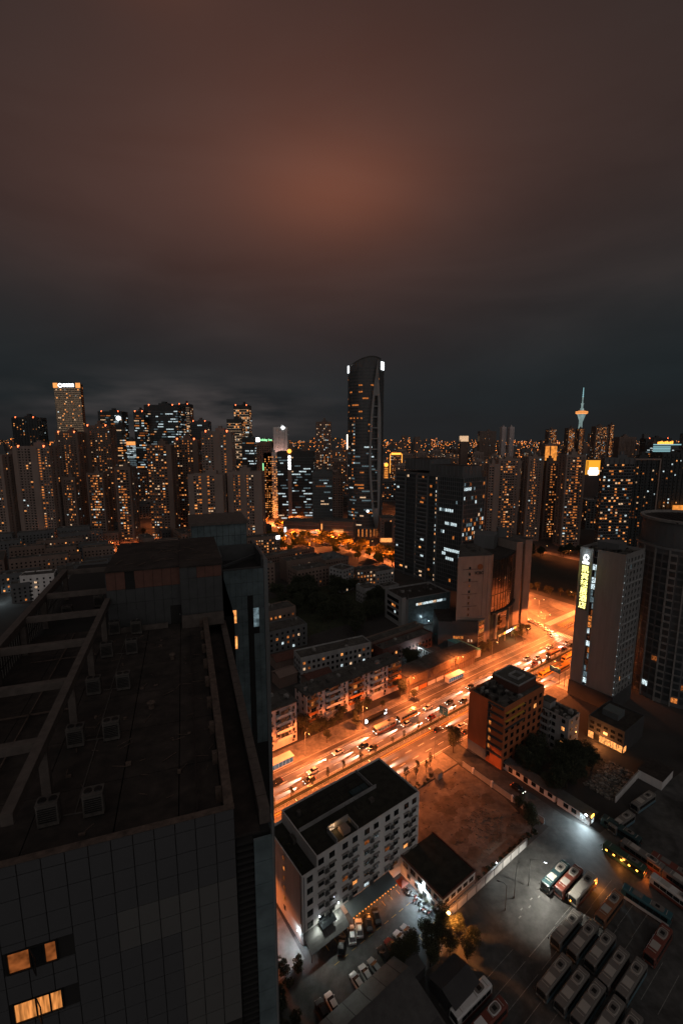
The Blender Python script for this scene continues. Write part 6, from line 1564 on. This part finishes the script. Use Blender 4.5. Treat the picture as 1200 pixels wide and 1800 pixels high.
# ================================================================ vehicles
def car(body='paint_white', lights=False):
    t = thing('car', 'car', 'car', (0, 0, 0))
    def rr(x, w, z0, z1): return [(x, -w, z0), (x, w, z0), (x, w + .02, (z0 + z1) / 2), (x, w - .06, z1), (x, -w + .06, z1), (x, -w - .02, (z0 + z1) / 2)]
    m = MB(); m.loft([rr(-2.25, .66, .38, .72), rr(-2.15, .82, .26, .86), rr(-1.3, .88, .22, .93), rr(.75, .88, .22, .93), rr(1.75, .86, .24, .80), rr(2.2, .74, .3, .64), rr(2.28, .6, .36, .56)]); m.build('body', body, t, smooth=False)
    m = MB(); m.loft([[(-1.35, -.56, 1.42), (.15, -.56, 1.44), (.15, .56, 1.44), (-1.35, .56, 1.42)], [(-1.3, -.52, 1.5), (.05, -.52, 1.52), (.05, .52, 1.52), (-1.3, .52, 1.5)]]); m.build('roof', body, t)
    m = MB(); m.loft([[(-1.95, -.74, .93), (1.05, -.76, .93), (1.05, .76, .93), (-1.95, .74, .93)], [(-1.35, -.56, 1.42), (.15, -.56, 1.44), (.15, .56, 1.44), (-1.35, .56, 1.42)]]); m.build('cabin_glass', 'glass', t)
    for x in (-1.38, 1.4):
        for y in (-.8, .8): m = MB(); m.cyl((x, y - .1, .31), (x, y + .1, .31), .31, n=12); w_ = m.build('wheel', 'tyre', t)
    for y in (-.6, .6):
        m = MB(); m.box(2.16, y - .16, .5, 2.27, y + .16, .64); m.build('headlight', 'headlamp' if lights else 'silver', t)
        m = MB(); m.box(-2.262, y - .18, .62, -2.16, y + .18, .78); m.build('taillight', 'taillamp' if lights else 'logo_red', t)
    for y in (-.92, .92): m = MB(); m.box(.72, y - .1, .95, .9, y + .1, 1.08); m.build('mirror', body, t)
    return t
PC = car(); first = True
for u, n, a, c, lab in [
    (53.8, 73.2, 85, 'black', 'black parked car alone outside the canopy, left of the white pair'), (57.3, 73.8, 97, 'white', 'white parked car, left of the two under the orange stall lights'), (59.7, 73.9, 94, 'white', 'white parked car with a dark roof, right of the two under the stall lights'),
    (62.2, 73.4, 98, 'black', 'black parked car right of the white pair by the awning'), (64.9, 73.5, 102, 'black', 'black parked car farthest along the awning'),
    (45.6, 65.4, 122, 'white', 'pale car at the near end of the lower row, beside a black one'), (43.2, 65.6, 120, 'black', 'black car at the very near end of the lower row'),
    (52.3, 65.2, 125, 'white', 'white car left of the pair in the middle of the lower row'), (54.8, 65.2, 121, 'white', 'white car right of the pair in the middle of the lower row'), (57.4, 65.0, 128, 'silver_grey', 'grey car third in the lower row next to the white pair'),
    (60.7, 65.6, 122, 'black', 'dark car under the hedge in the lower row'), (63.4, 65.9, 128, 'red', 'red car beside the hedge in the lower row'), (66.4, 65.9, 131, 'white', 'white car, left of the pair at the far end of the lower row'), (68.8, 65.9, 131, 'silver_grey', 'silver car last at the far end of the lower row')]:
    if first: o = PC; o.location = W(u, n) + (.02,); o.rotation_euler = (0, 0, R(a)); first = False
    else: o = dup(PC, W(u, n) + (.02,), R(a))
    o['label'] = lab; o['group'] = 'cars parked by the white block'
    for ch in o.children:
        if ch.name.split('.')[0] in ('body', 'roof', 'mirror'): ch.material_slots[0].link = 'OBJECT'; ch.material_slots[0].material = MATS['paint_' + c]
# traffic, at rest in its lanes with lamps lit
RC = car(lights=True); RC['label'] = 'car with white headlights on the far carriageway of the wide road'; RC['group'] = 'cars with lit headlights on the far carriageway'
beam = lamp('headlight_beam', 'SPOT', (2.35, 0, .70), 230000, (1, .60, .40), RC, .12, 17, .95, (1, 0, -.12))
rg = random.Random(31); cols_ = ['white', 'black', 'silver_grey', 'white', 'red', 'black']
first = True
for n, lane in ((123.2, 'lane beside the median'), (126.2, 'middle lane'), (129.1, 'outer lane')):
    q_ = 0; u = 46 + rg.uniform(0, 14)
    while u < 262:
        if not (n > 128 and 106 < u < 142):
            c = 'paint_' + rg.choice(cols_)
            if first: o = RC; first = False; o.location = W(u, n) + (.012,); o.rotation_euler = (0, 0, A + PI)
            else: o = dup(RC, W(u, n) + (.012,), A + PI, recolor={'body': c, 'roof': c})
            o['label'] = '%s car from the near end in the %s of the far carriageway' % (ORD[q_], lane); q_ += 1
        u += rg.uniform(18, 34)
NC = dup(RC, W(60, 107.6), A, 'car with red tail lights behind the white block on the near carriageway', 'cars on the near carriageway', recolor={'body': 'paint_white', 'roof': 'paint_white'})
for n, lane in ((107.8, 'kerb lane'), (111.6, 'middle lane'), (115.6, 'inner lane')):
    q_ = 0; u = 86 + rg.uniform(0, 20)
    while u < 260:
        c = 'paint_' + rg.choice(cols_)
        if not (u > 205 and n > 110): dup(NC, W(u, n) + (.012,), A, '%s car from the near end in the %s of the near carriageway' % (ORD[q_], lane), recolor={'body': c, 'roof': c}); q_ += 1
        u += rg.uniform(26, 52)
for k, (u, n, a) in enumerate(((229, 124.4, 180), (248, 125.6, 180), (258, 126, 180), (266.6, 126.3, 180))):
    dup(PC, W(u, n - 3.4), A + R(a), ('first', 'second', 'third', 'fourth')[k] + ' white car queueing at the junction, counted from the yellow bus', 'cars queueing at the junction')
# queue of cars turning round the bank corner
for k in range(13):
    t_ = k / 12; u, n = 272 - 9 * t_ ** 2 - 2 * t_, 160 - 22 * t_
    o = dup(RC, W(u + 1.2 * (k % 2), n) + (.016,), A - PI / 2 - .45 * t_, ORD[k] + ' white car in the queue turning round the corner of the bank', 'cars turning at the bank corner', recolor={'body': 'paint_white', 'roof': 'paint_white'})
for k in range(10):
    o = dup(PC, W(262 + (k % 5) * 2.7, 172 + (k // 5) * 6), A + PI / 2, 'car parked in the rows beside the bank piers', 'cars parked beside the bank')
for k in range(20):
    o = dup(RC if k % 3 == 0 else PC, W(294.5 + 6 * (k % 2) + (k % 3), 240 + k * 17.5) + (.016,), A + (PI / 2 if k % 2 else -PI / 2), 'car on the tree lined street running away past the sail tower', 'cars on the tree lined street')
# motorbikes waiting at the junction island
for k in range(16):
    dup(s0, W(281 + (k % 8) * 1.5, 137.5 + (k // 8) * 2.2), A + .2 * (k % 3), 'motor scooter waiting in the pack at the junction', 'scooters waiting at the junction', recolor={'body': 'paint_white'})
def bus(body='paint_bus_white', roofm='paint_roof_white', lower='paint_bus_blue', L=10.8, lit=None):
    t = thing('bus', 'bus', 'bus', (0, 0, 0)); h = L / 2
    def cs(x, s=1.0, dz=0): return [(x, -1.24 * s, .34 + dz), (x, 1.24 * s, .34 + dz), (x, 1.26 * s, 1.2), (x, 1.22 * s, 2.78 - dz), (x, 1.02 * s, 3.02 - dz), (x, -1.02 * s, 3.02 - dz), (x, -1.22 * s, 2.78 - dz), (x, -1.26 * s, 1.2)]
    m = MB(); m.loft([cs(-h, .93, .08), cs(-h + .15), cs(h - .25), cs(h, .92, .1)]); m.build('body', body, t)
    m = MB()
    for s in (-1, 1): m.box(-h + .2, min(s * 1.262, s * 1.285), .36, h - .3, max(s * 1.262, s * 1.285), 1.18)
    m.build('skirt', lower, t)
    n = 6; w = (L - 1.6) / n
    for s in (-1, 1):
        for k in range(n): m = MB(); m.box(-h + .6 + k * w, min(s * 1.245, s * 1.275), 1.38, -h + .6 + (k + 1) * w - .1, max(s * 1.245, s * 1.275), 2.45); m.build('window', lit if (lit and k % 2) else 'glass', t)
    m = MB(); m.loft([[(h - .03, -1.08, 1.15), (h - .03, 1.08, 1.15), (h - .03, 1.02, 2.6), (h - .03, -1.02, 2.6)], [(h + .03, -1.05, 1.18), (h + .03, 1.05, 1.18), (h + .0, .99, 2.57), (h + .0, -.99, 2.57)]]); m.build('windscreen', 'glass', t)
    m = MB(); m.box(-h - .02, -.95, 1.5, -h + .05, .95, 2.5); m.build('rear_window', 'glass', t)
    m = MB(); m.box(h - .02, -.8, 2.62, h + .02, .8, 2.85); m.build('route_board', 'lit_dim' if lit else 'bumper', t)
    m = MB(); m.box(h - .1, -1.15, .3, h + .08, 1.15, .62); m.build('bumper', 'bumper', t)
    for x in (-h + 2.4, h - 2.6):
        for s in (-1.12, 1.12): m = MB(); m.cyl((x, s - .14, .5), (x, s + .14, .5), .5, n=14); m.build('wheel', 'tyre', t)
    for s in (-.85, .85):
        m = MB(); m.box(h + .0, s - .18, .68, h + .07, s + .18, .9); m.build('headlight', 'headlamp' if lit else 'silver', t)
        m = MB(); m.box(-h - .03, s - .14, .8, -h + .07, s + .14, 1.2); m.build('taillight', 'taillamp' if lit else 'logo_red', t)
    # roof: pale panel up front, hatch, rounded ring of the cooling unit behind
    m = MB(); m.box(h - 4.5, -.85, 3.02, h - 2.3, .85, 3.13); m.build('roof_panel', roofm, t)
    for x in (h - 1.7, -h + 1.0, -.95): m = MB(); m.box(x, -.82, 3.02, x + .12, .82, 3.1); m.build('roof_rib', roofm, t)
    x0, x1 = -h + 1.6, -h + 4.4; ro = []; ri = []
    for q in range(20):
        a = 2 * PI * q / 20; cx = (x0 + x1) / 2; ex = math.copysign(abs(math.cos(a)) ** .5, math.cos(a)); ey = math.copysign(abs(math.sin(a)) ** .5, math.sin(a)); ro.append((cx + (x1 - x0) / 2 * ex, .92 * ey)); ri.append((cx + ((x1 - x0) / 2 - .2) * ex, .72 * ey))
    m = MB(); m.prism(ro, 3.0, 3.2); m.build('cooling_pod', roofm, t)
    m = MB(); m.prism(ri, 3.2, 3.24); pd = m.build('pod_grille', 'paint_bus_roof_grey', t)
    m = MB(); m.box(x0 + 1.0, -.4, 3.24, x1 - .9, .4, 3.32); m.build('pod_fan', 'dark_metal', t)
    for s in (-1, 1): m = MB(); m.bar((h - .05, s * 1.2, 2.5), (h + .35, s * 1.42, 2.3), .07, .07); m.box(h + .28, s * 1.42 - .1, 1.9, h + .4, s * 1.42 + .1, 2.4); m.build('mirror', 'bumper', t)
    return t
BUS = bus(); BG = 'buses parked in the depot'; first = True
def place_bus(x, y, ang, lab, body='paint_bus_white', skirt='paint_bus_blue', roof=None, grp=BG, z=.012):
    global first
    rc = {'body': body, 'skirt': skirt}
    if roof: rc.update({'roof_panel': roof, 'cooling_pod': roof})
    o = dup(BUS, (x, y, z), R(ang), lab, grp, recolor=rc)
    return o
G_ = -143.7
ord_ = ('first', 'second', 'third', 'fourth', 'fifth')
for k, (x, y) in enumerate(((54.9, 93.7), (57.6, 91.2), (60.5, 89.0), (61.4, 85.2), (64.0, 83.0))):
    place_bus(x, y, G_, '%s bus from the lamp posts in the upper parked row, %s' % (ord_[k], 'red skirted' if k == 3 else 'blue skirted'), 'paint_bus_roof_grey', 'paint_bus_red' if k == 3 else 'paint_bus_blue')
for k, (x, y) in enumerate(((47.3, 83.7), (50.0, 81.2), (52.2, 78.7), (54.6, 75.8), (56.7, 73.3))):
    place_bus(x, y, G_, '%s bus from the open yard in the lower parked row at the bottom edge' % ord_[k], 'paint_bus_roof_grey', 'paint_bus_blue')
place_bus(74.9, 90.3, G_, 'lone red sided bus apart on the right of the parked rows', 'paint_bus_red', 'paint_bus_red')
place_bus(58.5, 107.3, G_, 'dark bus at the lit bay next to the curved lamp post', 'paint_bus_teal', 'paint_white')
place_bus(61.5, 106.0, G_, 'red bus beside the dark one at the lit bay', 'paint_bus_red', 'paint_bus_red')
b_ = place_bus(64.2, 103.9, G_, 'white bus with an amber lamp glowing beside its rear, third at the lit bay', 'paint_roof_white', 'paint_bus_red')
lamp('indicator_light', 'POINT', (-5.2, 1.9, 1.6), 420, (1, .30, .04), b_, .15)
for x, y_, z in ((-4.6, 1.28, 1.5), (5.42, -.5, 1.3)): m = MB(); m.box(x - .16, y_ - .03, z - .16, x + .16, y_ + .14, z + .16); m.build('indicator', 'indicator', b_)
place_bus(68.3, 98.8, G_, 'brownish orange bus lit by the amber lamp of its neighbour', 'paint_bus_orange', 'paint_bus_orange')
place_bus(78.4, 99.8, 131.8, 'teal bus parked across the yard, nose to the junction', 'paint_teal', 'paint_white', 'paint_bus_roof_grey')
g_ = place_bus(80.7, 112.8, 126.5, 'green bus with a glowing amber interior and headlights on', 'paint_bus_green', 'paint_bus_green', 'paint_bus_green')
for ch in g_.children:
    if ch.name.startswith('headlight'): ch.material_slots[0].link = 'OBJECT'; ch.material_slots[0].material = MATS['headlamp']
for k in range(5): m = MB(); m.box(-4 + k * 2, 1.28, 1.5, -3.5 + k * 2, 1.36, 1.85); m.build('side_lamp', 'indicator', g_)
lamp('interior_light', 'POINT', (0, 2.2, 1.5), 260, (1, .3, .05), g_, .3); lamp('interior_light', 'POINT', (-5.9, 0, 1.3), 260, (1, .2, .03), g_, .2)
place_bus(86.3, 113.5, 123.4, 'grey bus end to end behind the glowing green one', 'paint_bus_roof_grey', 'paint_bus_red')
place_bus(92.2, 104.3, 123.4, 'grey trailer bus continuing the line behind the green one', 'paint_bus_roof_grey', 'paint_bus_red')
place_bus(87.4, 102.4, 122, 'white bus with a red skirt nearer than the long grey line', 'paint_bus_white', 'paint_bus_red')
place_bus(93.6, 92.9, 123, 'white bus behind the red skirted one at the right edge', 'paint_bus_white', 'paint_bus_red')
place_bus(92.2, 109.2, 127, 'red sided bus in the farthest dark line by the trees', 'paint_bus_red', 'paint_bus_red', 'paint_bus_roof_grey')
place_bus(85.4, 122.2, 125, 'dark teal bus half hidden in the shade behind the grey line', 'paint_bus_teal', 'paint_bus_teal', 'paint_bus_teal')
place_bus(87.5, 125.2, -150.8, 'pale roofed bus nearer the gate house in the pair by the scrap heap', 'paint_bus_roof_grey', 'paint_bus_blue')
place_bus(99.6, 133.4, -150.8, 'pale roofed bus farther from the gate house in the pair by the scrap heap', 'paint_bus_roof_grey', 'paint_bus_blue')
place_bus(112.5, 128.5, 60, 'dark bus at the right edge beside the corner shed', 'paint_bus_roof_grey', 'paint_black')
place_bus(27.6, 79.3, -146, 'white bus with a big roof cooling unit cut by the bottom edge', 'paint_white', 'paint_bus_red', 'paint_white')
place_bus(29.8, 75.8, -146, 'white and red bus beside it, cut by the bottom edge', 'paint_bus_red', 'paint_bus_red', 'paint_white')
# buses on the road
for (u, n, lab, bd, sk, rf, gr, r_) in ((117.4, 129.4, 'white roofed bus at the stop, front one of the two', 'paint_roof_white', 'paint_bus_red', 'paint_roof_white', 'buses at the stop', 180), (130.6, 129.6, 'white roofed bus at the stop, rear one of the two', 'paint_roof_white', 'paint_bus_yellow', 'paint_roof_white', 'buses at the stop', 180),
    (214, 118.9 - 5.2, 'yellow bus nearer the median sign on the near carriageway', 'paint_bus_yellow', 'paint_bus_yellow', 'paint_bus_yellow', 'yellow buses on the road', 0), (240, 115.6, 'long yellow bus on the near carriageway before the crossing', 'paint_bus_yellow', 'paint_bus_yellow', 'paint_bus_yellow', 'yellow buses on the road', 0), (226, 111.4, 'yellow bus in the middle lane of the near carriageway', 'paint_bus_yellow', 'paint_bus_orange', 'paint_bus_yellow', 'yellow buses on the road', 0),
    (238, 125.8 - 2.6, 'orange bus with dark windows waiting behind the white car on the far carriageway', 'paint_bus_orange', 'paint_bus_white', 'paint_bus_yellow', 'buses on the far carriageway', 180)):
    x, y = W(u, n); o = dup(BUS, (x, y, .012), A + R(r_), lab, gr, recolor={'body': bd, 'skirt': sk, 'roof_panel': rf, 'cooling_pod': rf})
    for ch in o.children:
        if ch.name.startswith('headlight'): ch.material_slots[0].link = 'OBJECT'; ch.material_slots[0].material = MATS['headlamp']
        if ch.name.startswith('taillight'): ch.material_slots[0].link = 'OBJECT'; ch.material_slots[0].material = MATS['taillamp']
    lamp('headlight_beam', 'SPOT', (5.5, 0, .8), 230000, (1, .60, .40), o, .15, 17, .95, (1, 0, -.13))
for o in [BUS] + list(BUS.children): bpy.data.objects.remove(o)
# van in the dark lane
v = dup(RC, W(132.2, 77), A - PI / 2, 'dark van with red tail lights in the dark side lane', 'van', scale=(1.05, 1.05, 1.25), recolor={'body': 'paint_black', 'roof': 'paint_black'}); v['category'] = 'van'; del v['group']
for c_ in list(v.children):
    if c_.type == 'LIGHT': bpy.data.objects.remove(c_)

# ================================================================ trees and shrubs
def crown_mesh(name, rx, rz, nl, leaf, seed, mat_, lumps=13):
    rg = random.Random(seed); m = MB(); L = []
    for k in range(lumps):
        a = rg.uniform(0, 2 * PI); q = rg.uniform(.15, .72); z = rg.uniform(-.55, .75)
        L.append((rx * q * math.cos(a) * (1 - .35 * abs(z)), rx * q * math.sin(a) * (1 - .35 * abs(z)), rz * z, rg.uniform(.28, .5)))
    for k in range(nl):
        cx, cy, cz, r = rg.choice(L)
        d = Vector((rg.gauss(0, 1), rg.gauss(0, 1), rg.gauss(0, 1))).normalized() * (rg.uniform(.55, 1.05))
        p = Vector((cx + d.x * r * rx, cy + d.y * r * rx, cz + d.z * r * rz * .9))
        u = Vector((rg.gauss(0, 1), rg.gauss(0, 1), rg.gauss(0, .5))).normalized(); w = u.orthogonal().normalized(); w = (Matrix.Rotation(rg.uniform(0, 6), 3, u) @ w); s = leaf * rg.uniform(.6, 1.4)
        m.quad(p - u * s - w * s * .2, p + w * s * .55, p + u * s + w * s * .15, p - w * s * .55)
    return m.mesh(name, [mat_])
def trunk_mesh(h, r, seed, spread):
    rg = random.Random(seed); m = MB(); m.cyl((0, 0, -.05), (.1, .05, h * .55), r, r * .7, 8)
    for k in range(6):
        a = k * 1.05 + rg.uniform(-.3, .3); z0 = h * rg.uniform(.4, .55); m.cyl((.08, .04, z0), (spread * math.cos(a), spread * math.sin(a), h * rg.uniform(.8, 1.05)), r * .5, r * .12, 5)
    return m.mesh('trunk', ['bark'])
KINDS_ = {}
for nm, (h, rx, rz, nl, leaf, mt) in dict(big=(6.5, 4.6, 3.8, 5200, .22, 'leaf_dark'), wide=(7.0, 5.6, 3.6, 5200, .26, 'leaf_dark'), mid=(5.2, 3.1, 3.0, 4200, .16, 'leaf_mid'), amber=(6.0, 4.4, 3.2, 2200, .36, 'leaf_lamplit'), sap=(3.0, 1.15, 1.5, 700, .10, 'leaf_mid'), shrub=(.9, 1.1, .8, 700, .11, 'leaf_mid'), darkshrub=(1.0, 1.5, 1.0, 520, .18, 'leaf_dark')).items():
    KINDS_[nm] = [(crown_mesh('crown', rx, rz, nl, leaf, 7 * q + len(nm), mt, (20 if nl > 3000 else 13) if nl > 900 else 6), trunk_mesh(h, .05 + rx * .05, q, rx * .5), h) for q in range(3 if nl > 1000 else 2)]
rgt_ = random.Random(55)
def tree(kind, loc, label, group=None, s=1.0, cat='tree', name='tree'):
    cr, tr, h = rgt_.choice(KINDS_[kind]); s *= rgt_.uniform(.85, 1.15)
    t = thing(name, label, cat, loc, rgt_.uniform(0, 6.28), group); t.scale = (s, s, s * rgt_.uniform(.9, 1.15))
    link('trunk' if cat == 'tree' else 'stem', tr, t); link('crown' if cat == 'tree' else 'foliage', cr, t, (0, 0, h)); return t
for k, u in enumerate((99.5, 103.5, 107, 111, 115.5, 121, 127, 139.5)):
    tree('big' if k % 3 else 'mid', W(u, 141.8 + (k % 3) * 1.5) + (.1,), ORD[k] + ' dark tree from the left in the row below the long balconied block', 'trees below the long balconied block', .54 if k < 7 else .9)
for k, (u, n) in enumerate(((89, 143), (92, 141), (95.5, 142.6), (88, 147))): tree('mid', W(u, n) + (.1,), 'dark tree in the clump at the near corner of the long balconied block', 'trees at the near corner of the long block', .95)
for u, n, q in ((93, 136.5, 'left of the bus stop'), (108, 136.8, 'at the near end of the bus stop'), (143, 137.8, 'by the end of the scaffolded shed')): tree('mid', W(u, n) + (.13,), 'small tree lit golden by a street lamp ' + q, None, .7)
for k, (u, n) in enumerate(((104, 103), (107.5, 101.5), (110, 103.4), (113, 101.8), (116.5, 103), (98, 99.5), (101, 98.5))): tree('sap', W(u, n) + (.13,), ORD[k] + ' thin sapling in the loose row by the concrete hut', 'saplings on the near pavement', 1.15)
tree('mid', W(129.3, 103.0), 'round leafy tree standing at the corner of the lane by the orange block', None, 1.32)
for k in range(26): tree('sap', W(44 + k * 7.6 + rgt_.uniform(-1, 1), 119.7) + (.15,), ORD[k] + ' spindly young tree from the near end of the planted median', 'young trees on the median', .95)
for k in range(40):
    u, n = rgt_.uniform(146, 214), rgt_.uniform(208, 294)
    if n < 226 and u < 190 and u < 160: continue
    if n < 222 and u > 186: continue
    tree(rgt_.choice(['big', 'wide']), W(u, n), 'big dark tree in the unlit park between the old blocks', 'trees of the dark park', 1.2)
for k, (u, n) in enumerate([(286, 236), (288, 262), (287, 300), (288, 330), (288, 345), (289, 368), (287, 398), (288, 405), (288, 432), (289, 462), (290, 486), (290, 512), (291, 545), (292, 580), (314, 285), (315, 315), (314, 345), (314, 380), (315, 412), (314, 445), (315, 480), (316, 530), (316, 575), (258, 415), (250, 428), (240, 446), (231, 455), (262, 432), (272, 452), (254, 462), (244, 476), (266, 488), (275, 505), (280, 395), (276, 420), (268, 375), (274, 345), (276, 315), (300, 470), (301, 400), (302, 520)] + [(300 + (q % 3), 318 + q * 9.5) for q in range(18)] + [(295 + 4 * (q % 2), 395 + q * 6) for q in range(10)] + [(rgt_.choice([286, 289, 313, 316, 301]) + rgt_.uniform(-2, 2), rgt_.uniform(240, 600)) for _ in range(48)] + [(rgt_.uniform(226, 285), rgt_.uniform(405, 500)) for _ in range(30)]):
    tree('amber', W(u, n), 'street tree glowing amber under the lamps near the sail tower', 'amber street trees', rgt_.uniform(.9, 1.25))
for k in range(24):
    u, n = rgt_.uniform(140, 165), rgt_.uniform(66, 84)
    if u > 158 and n > 73: continue
    if u < 164 and n > 84: continue
    tree(rgt_.choice(['big', 'wide']), W(u, n), 'dark tree in the grove between the orange block and the gate house', 'trees of the dark grove', .8)
for k in range(16): tree('big', (rgt_.uniform(126, 190), rgt_.uniform(142, 178)), 'dark tree behind the depot below the round tower', 'trees behind the depot', .85)
for u, n, s in ((75.6, 61.0, 1.05),): tree('mid', W(u, n), 'tree glowing orange round the lamp beside the yard', None, s)
for k, (u, n) in enumerate(((72, 59.5), (73.5, 57), (78.5, 59), (70, 61), (68, 58), (76, 54), (79, 55), (62.5, 62.5), (65.5, 62), (60.6, 62))): tree('mid', W(u, n), 'dark tree in the strip between the parked cars and the yard', 'trees between the cars and the yard', .75)
for k in range(16): tree('darkshrub', (rgt_.uniform(-16.5, -8), rgt_.uniform(68, 96) - 8), 'dark bush in the planting left of the parked cars', 'bushes left of the parked cars', 1.3, 'bush', 'bush')
for k in range(12): tree('darkshrub', W(94 + k * 2.4, 64.0), ORD[k] + ' bush from the annex along the white wall of the vacant lot', 'bushes along the vacant lot', .8, 'bush', 'bush')
for k, (u, n) in enumerate(((120, 64.5), (122, 66.5), (124, 68), (123.5, 71))): tree('mid', W(u, n), 'dark tree at the lane corner of the vacant lot', 'trees at the lane corner of the vacant lot', .75)
for k in range(10): tree('shrub', W(78 + .6 * (k % 2), 62.6 + k * 1.0), ORD[k] + ' clipped shrub from the yard end along the annex wall', 'shrubs along the annex', .7, 'shrub', 'shrub')
for k in range(14): tree('shrub', W(88 + k * 2.2, 97.6 + (k % 3) * .6), ORD[k] + ' ragged bush from the left along the pavement edge of the vacant lot', 'bushes at the pavement edge', .9, 'bush', 'bush')
for k, (u, n) in enumerate(((206, 147), (209, 148.5), (212, 146.5), (238, 147), (243, 146), (247, 148.5), (251, 147))): tree('mid', W(u, n) + (.05,), 'bushy tree at the foot of the bank', 'trees at the foot of the bank', .8)
for k in range(14): tree('big', (rgt_.uniform(150, 250), rgt_.uniform(452, 474)), 'tree along the lit street beyond the dark field', 'trees beyond the field', .95)
for k in range(14): tree('mid', W(330 + rgt_.uniform(0, 8), 150 + k * 5.5), 'tree on the near edge of the dark field by the junction', 'trees on the near edge of the field', .85)
for k in range(18): tree('big', (rgt_.uniform(-330, -150), rgt_.uniform(525, 560)), 'tree in the dim row at the feet of the front housing towers', 'trees below the housing towers', 1.1)
for k in range(8): tree('big', (rgt_.uniform(-285, -240), rgt_.uniform(335, 385)), 'tree in the dark clump by the cold lamp on the left edge', 'trees by the cold lamp', 1.0)
for k in range(9): tree('mid', W(168 + rgt_.uniform(-8, 2), 163 + rgt_.uniform(-3, 3)), 'dark tree in the court behind the scaffolded shed', 'trees in the court', .9)
tree('darkshrub', FGp(2.0 - 8, 21)[:2] + (0,), 'bush at the foot of the office block', None, 1, 'bush', 'bush')
# planting on the hostel roof terrace
for k in range(5):
    x, y = W(46.5, 78.9); c, s = math.cos(A), math.sin(A); lx, ly = 1.2 + .5 * (k % 2), 3 + k * 2.2
    tree('shrub', (x + lx * c - ly * s, y + lx * s + ly * c, 18.6), 'potted shrub on the roof terrace at the end of the white block', 'shrubs on the roof terrace', .7, 'shrub', 'shrub')

# ================================================================ the city beyond
protos = []
rg = random.Random(900)
for k in range(14):
    m = MB(); w, d, h = rg.uniform(20, 46), rg.uniform(14, 24), rg.choice([22, 30, 40, 55, 70, 84])
    m.box(0, 0, 0, w, d, h, 7, 7); m.box(w * .3, d * .3, h, w * .6, d * .7, h + 4, 7)
    lit = rg.choice([.08, .14, .2, .28]); pal = rg.choice([PAL_RES, PAL_MIX, PAL_RES]); fs = faces(w, d)
    for q in 'FLR':
        grid(m, fs[q], .8, fs[q].w - .8, 2, h - 1, 3.3, 4.2, 2.4, 1.8, lit, pal, rg)
    protos.append((m.mesh('distant_block', WM + [MATS[rg.choice(['brown_wall', 'slate_wall', 'beige_wall', 'dark_wall'])]]), w, h))
cnt = 0
while cnt < 280:
    y = 590 + 1500 * rg.random() ** 1.5; x = y * rg.uniform(-.78, .82)
    if 285 < (u_ := (x * CU + y * SU)) < 320 and y < 800: continue
    if -140 < x < 70 and y < 700: continue
    if y < 660 and (x < -60 or 140 < x < 320): continue
    pm_, w, h = rg.choice(protos)
    if y > 1000 and h < 30: continue
    o = link('distant_block', pm_, None, (x, y, 0), R(rg.uniform(-25, 25)), None, 'city block in the carpet of lit buildings towards the horizon', 'building', 'blocks towards the horizon'); cnt += 1
m = MB(); rg = random.Random(901)
CM = [WM[0], WM[1], MATS['far_amber'], MATS['far_amber']] + WM[4:] + [MATS['brown_wall'], MATS['sign_orange'], MATS['slate_wall']]
for k in range(6000):
    y = 1900 + 9000 * rg.random() ** 1.7; x = y * rg.uniform(-.80, .85)
    w, d = rg.uniform(16, 60), 20; h = max(8, min(rg.gauss(44, 26), 102)) 
    if rg.random() < .015: h = rg.uniform(100, 150)
    m.box(x, y, 0, x + w, y + d, h, 7 if k % 2 else 9)
    for q in range(rg.randint(6, 16)):
        s = rg.uniform(1.6, 3.8) * (y / 2600) ** .75; xx = x + rg.uniform(0, max(.1, w - s)); z = rg.uniform(.25, .98) * h
        mi = rg.choice([2, 2, 3, 3, 3, 3, 4, 5, 1, 8])
        m.quad((xx, y - .4, z), (xx + s, y - .4, z), (xx + s, y - .4, z + s * .8), (xx, y - .4, z + s * .8), mi)
o = m.build('distant_city', CM, kind='stuff', label='endless carpet of far lit buildings along the horizon')
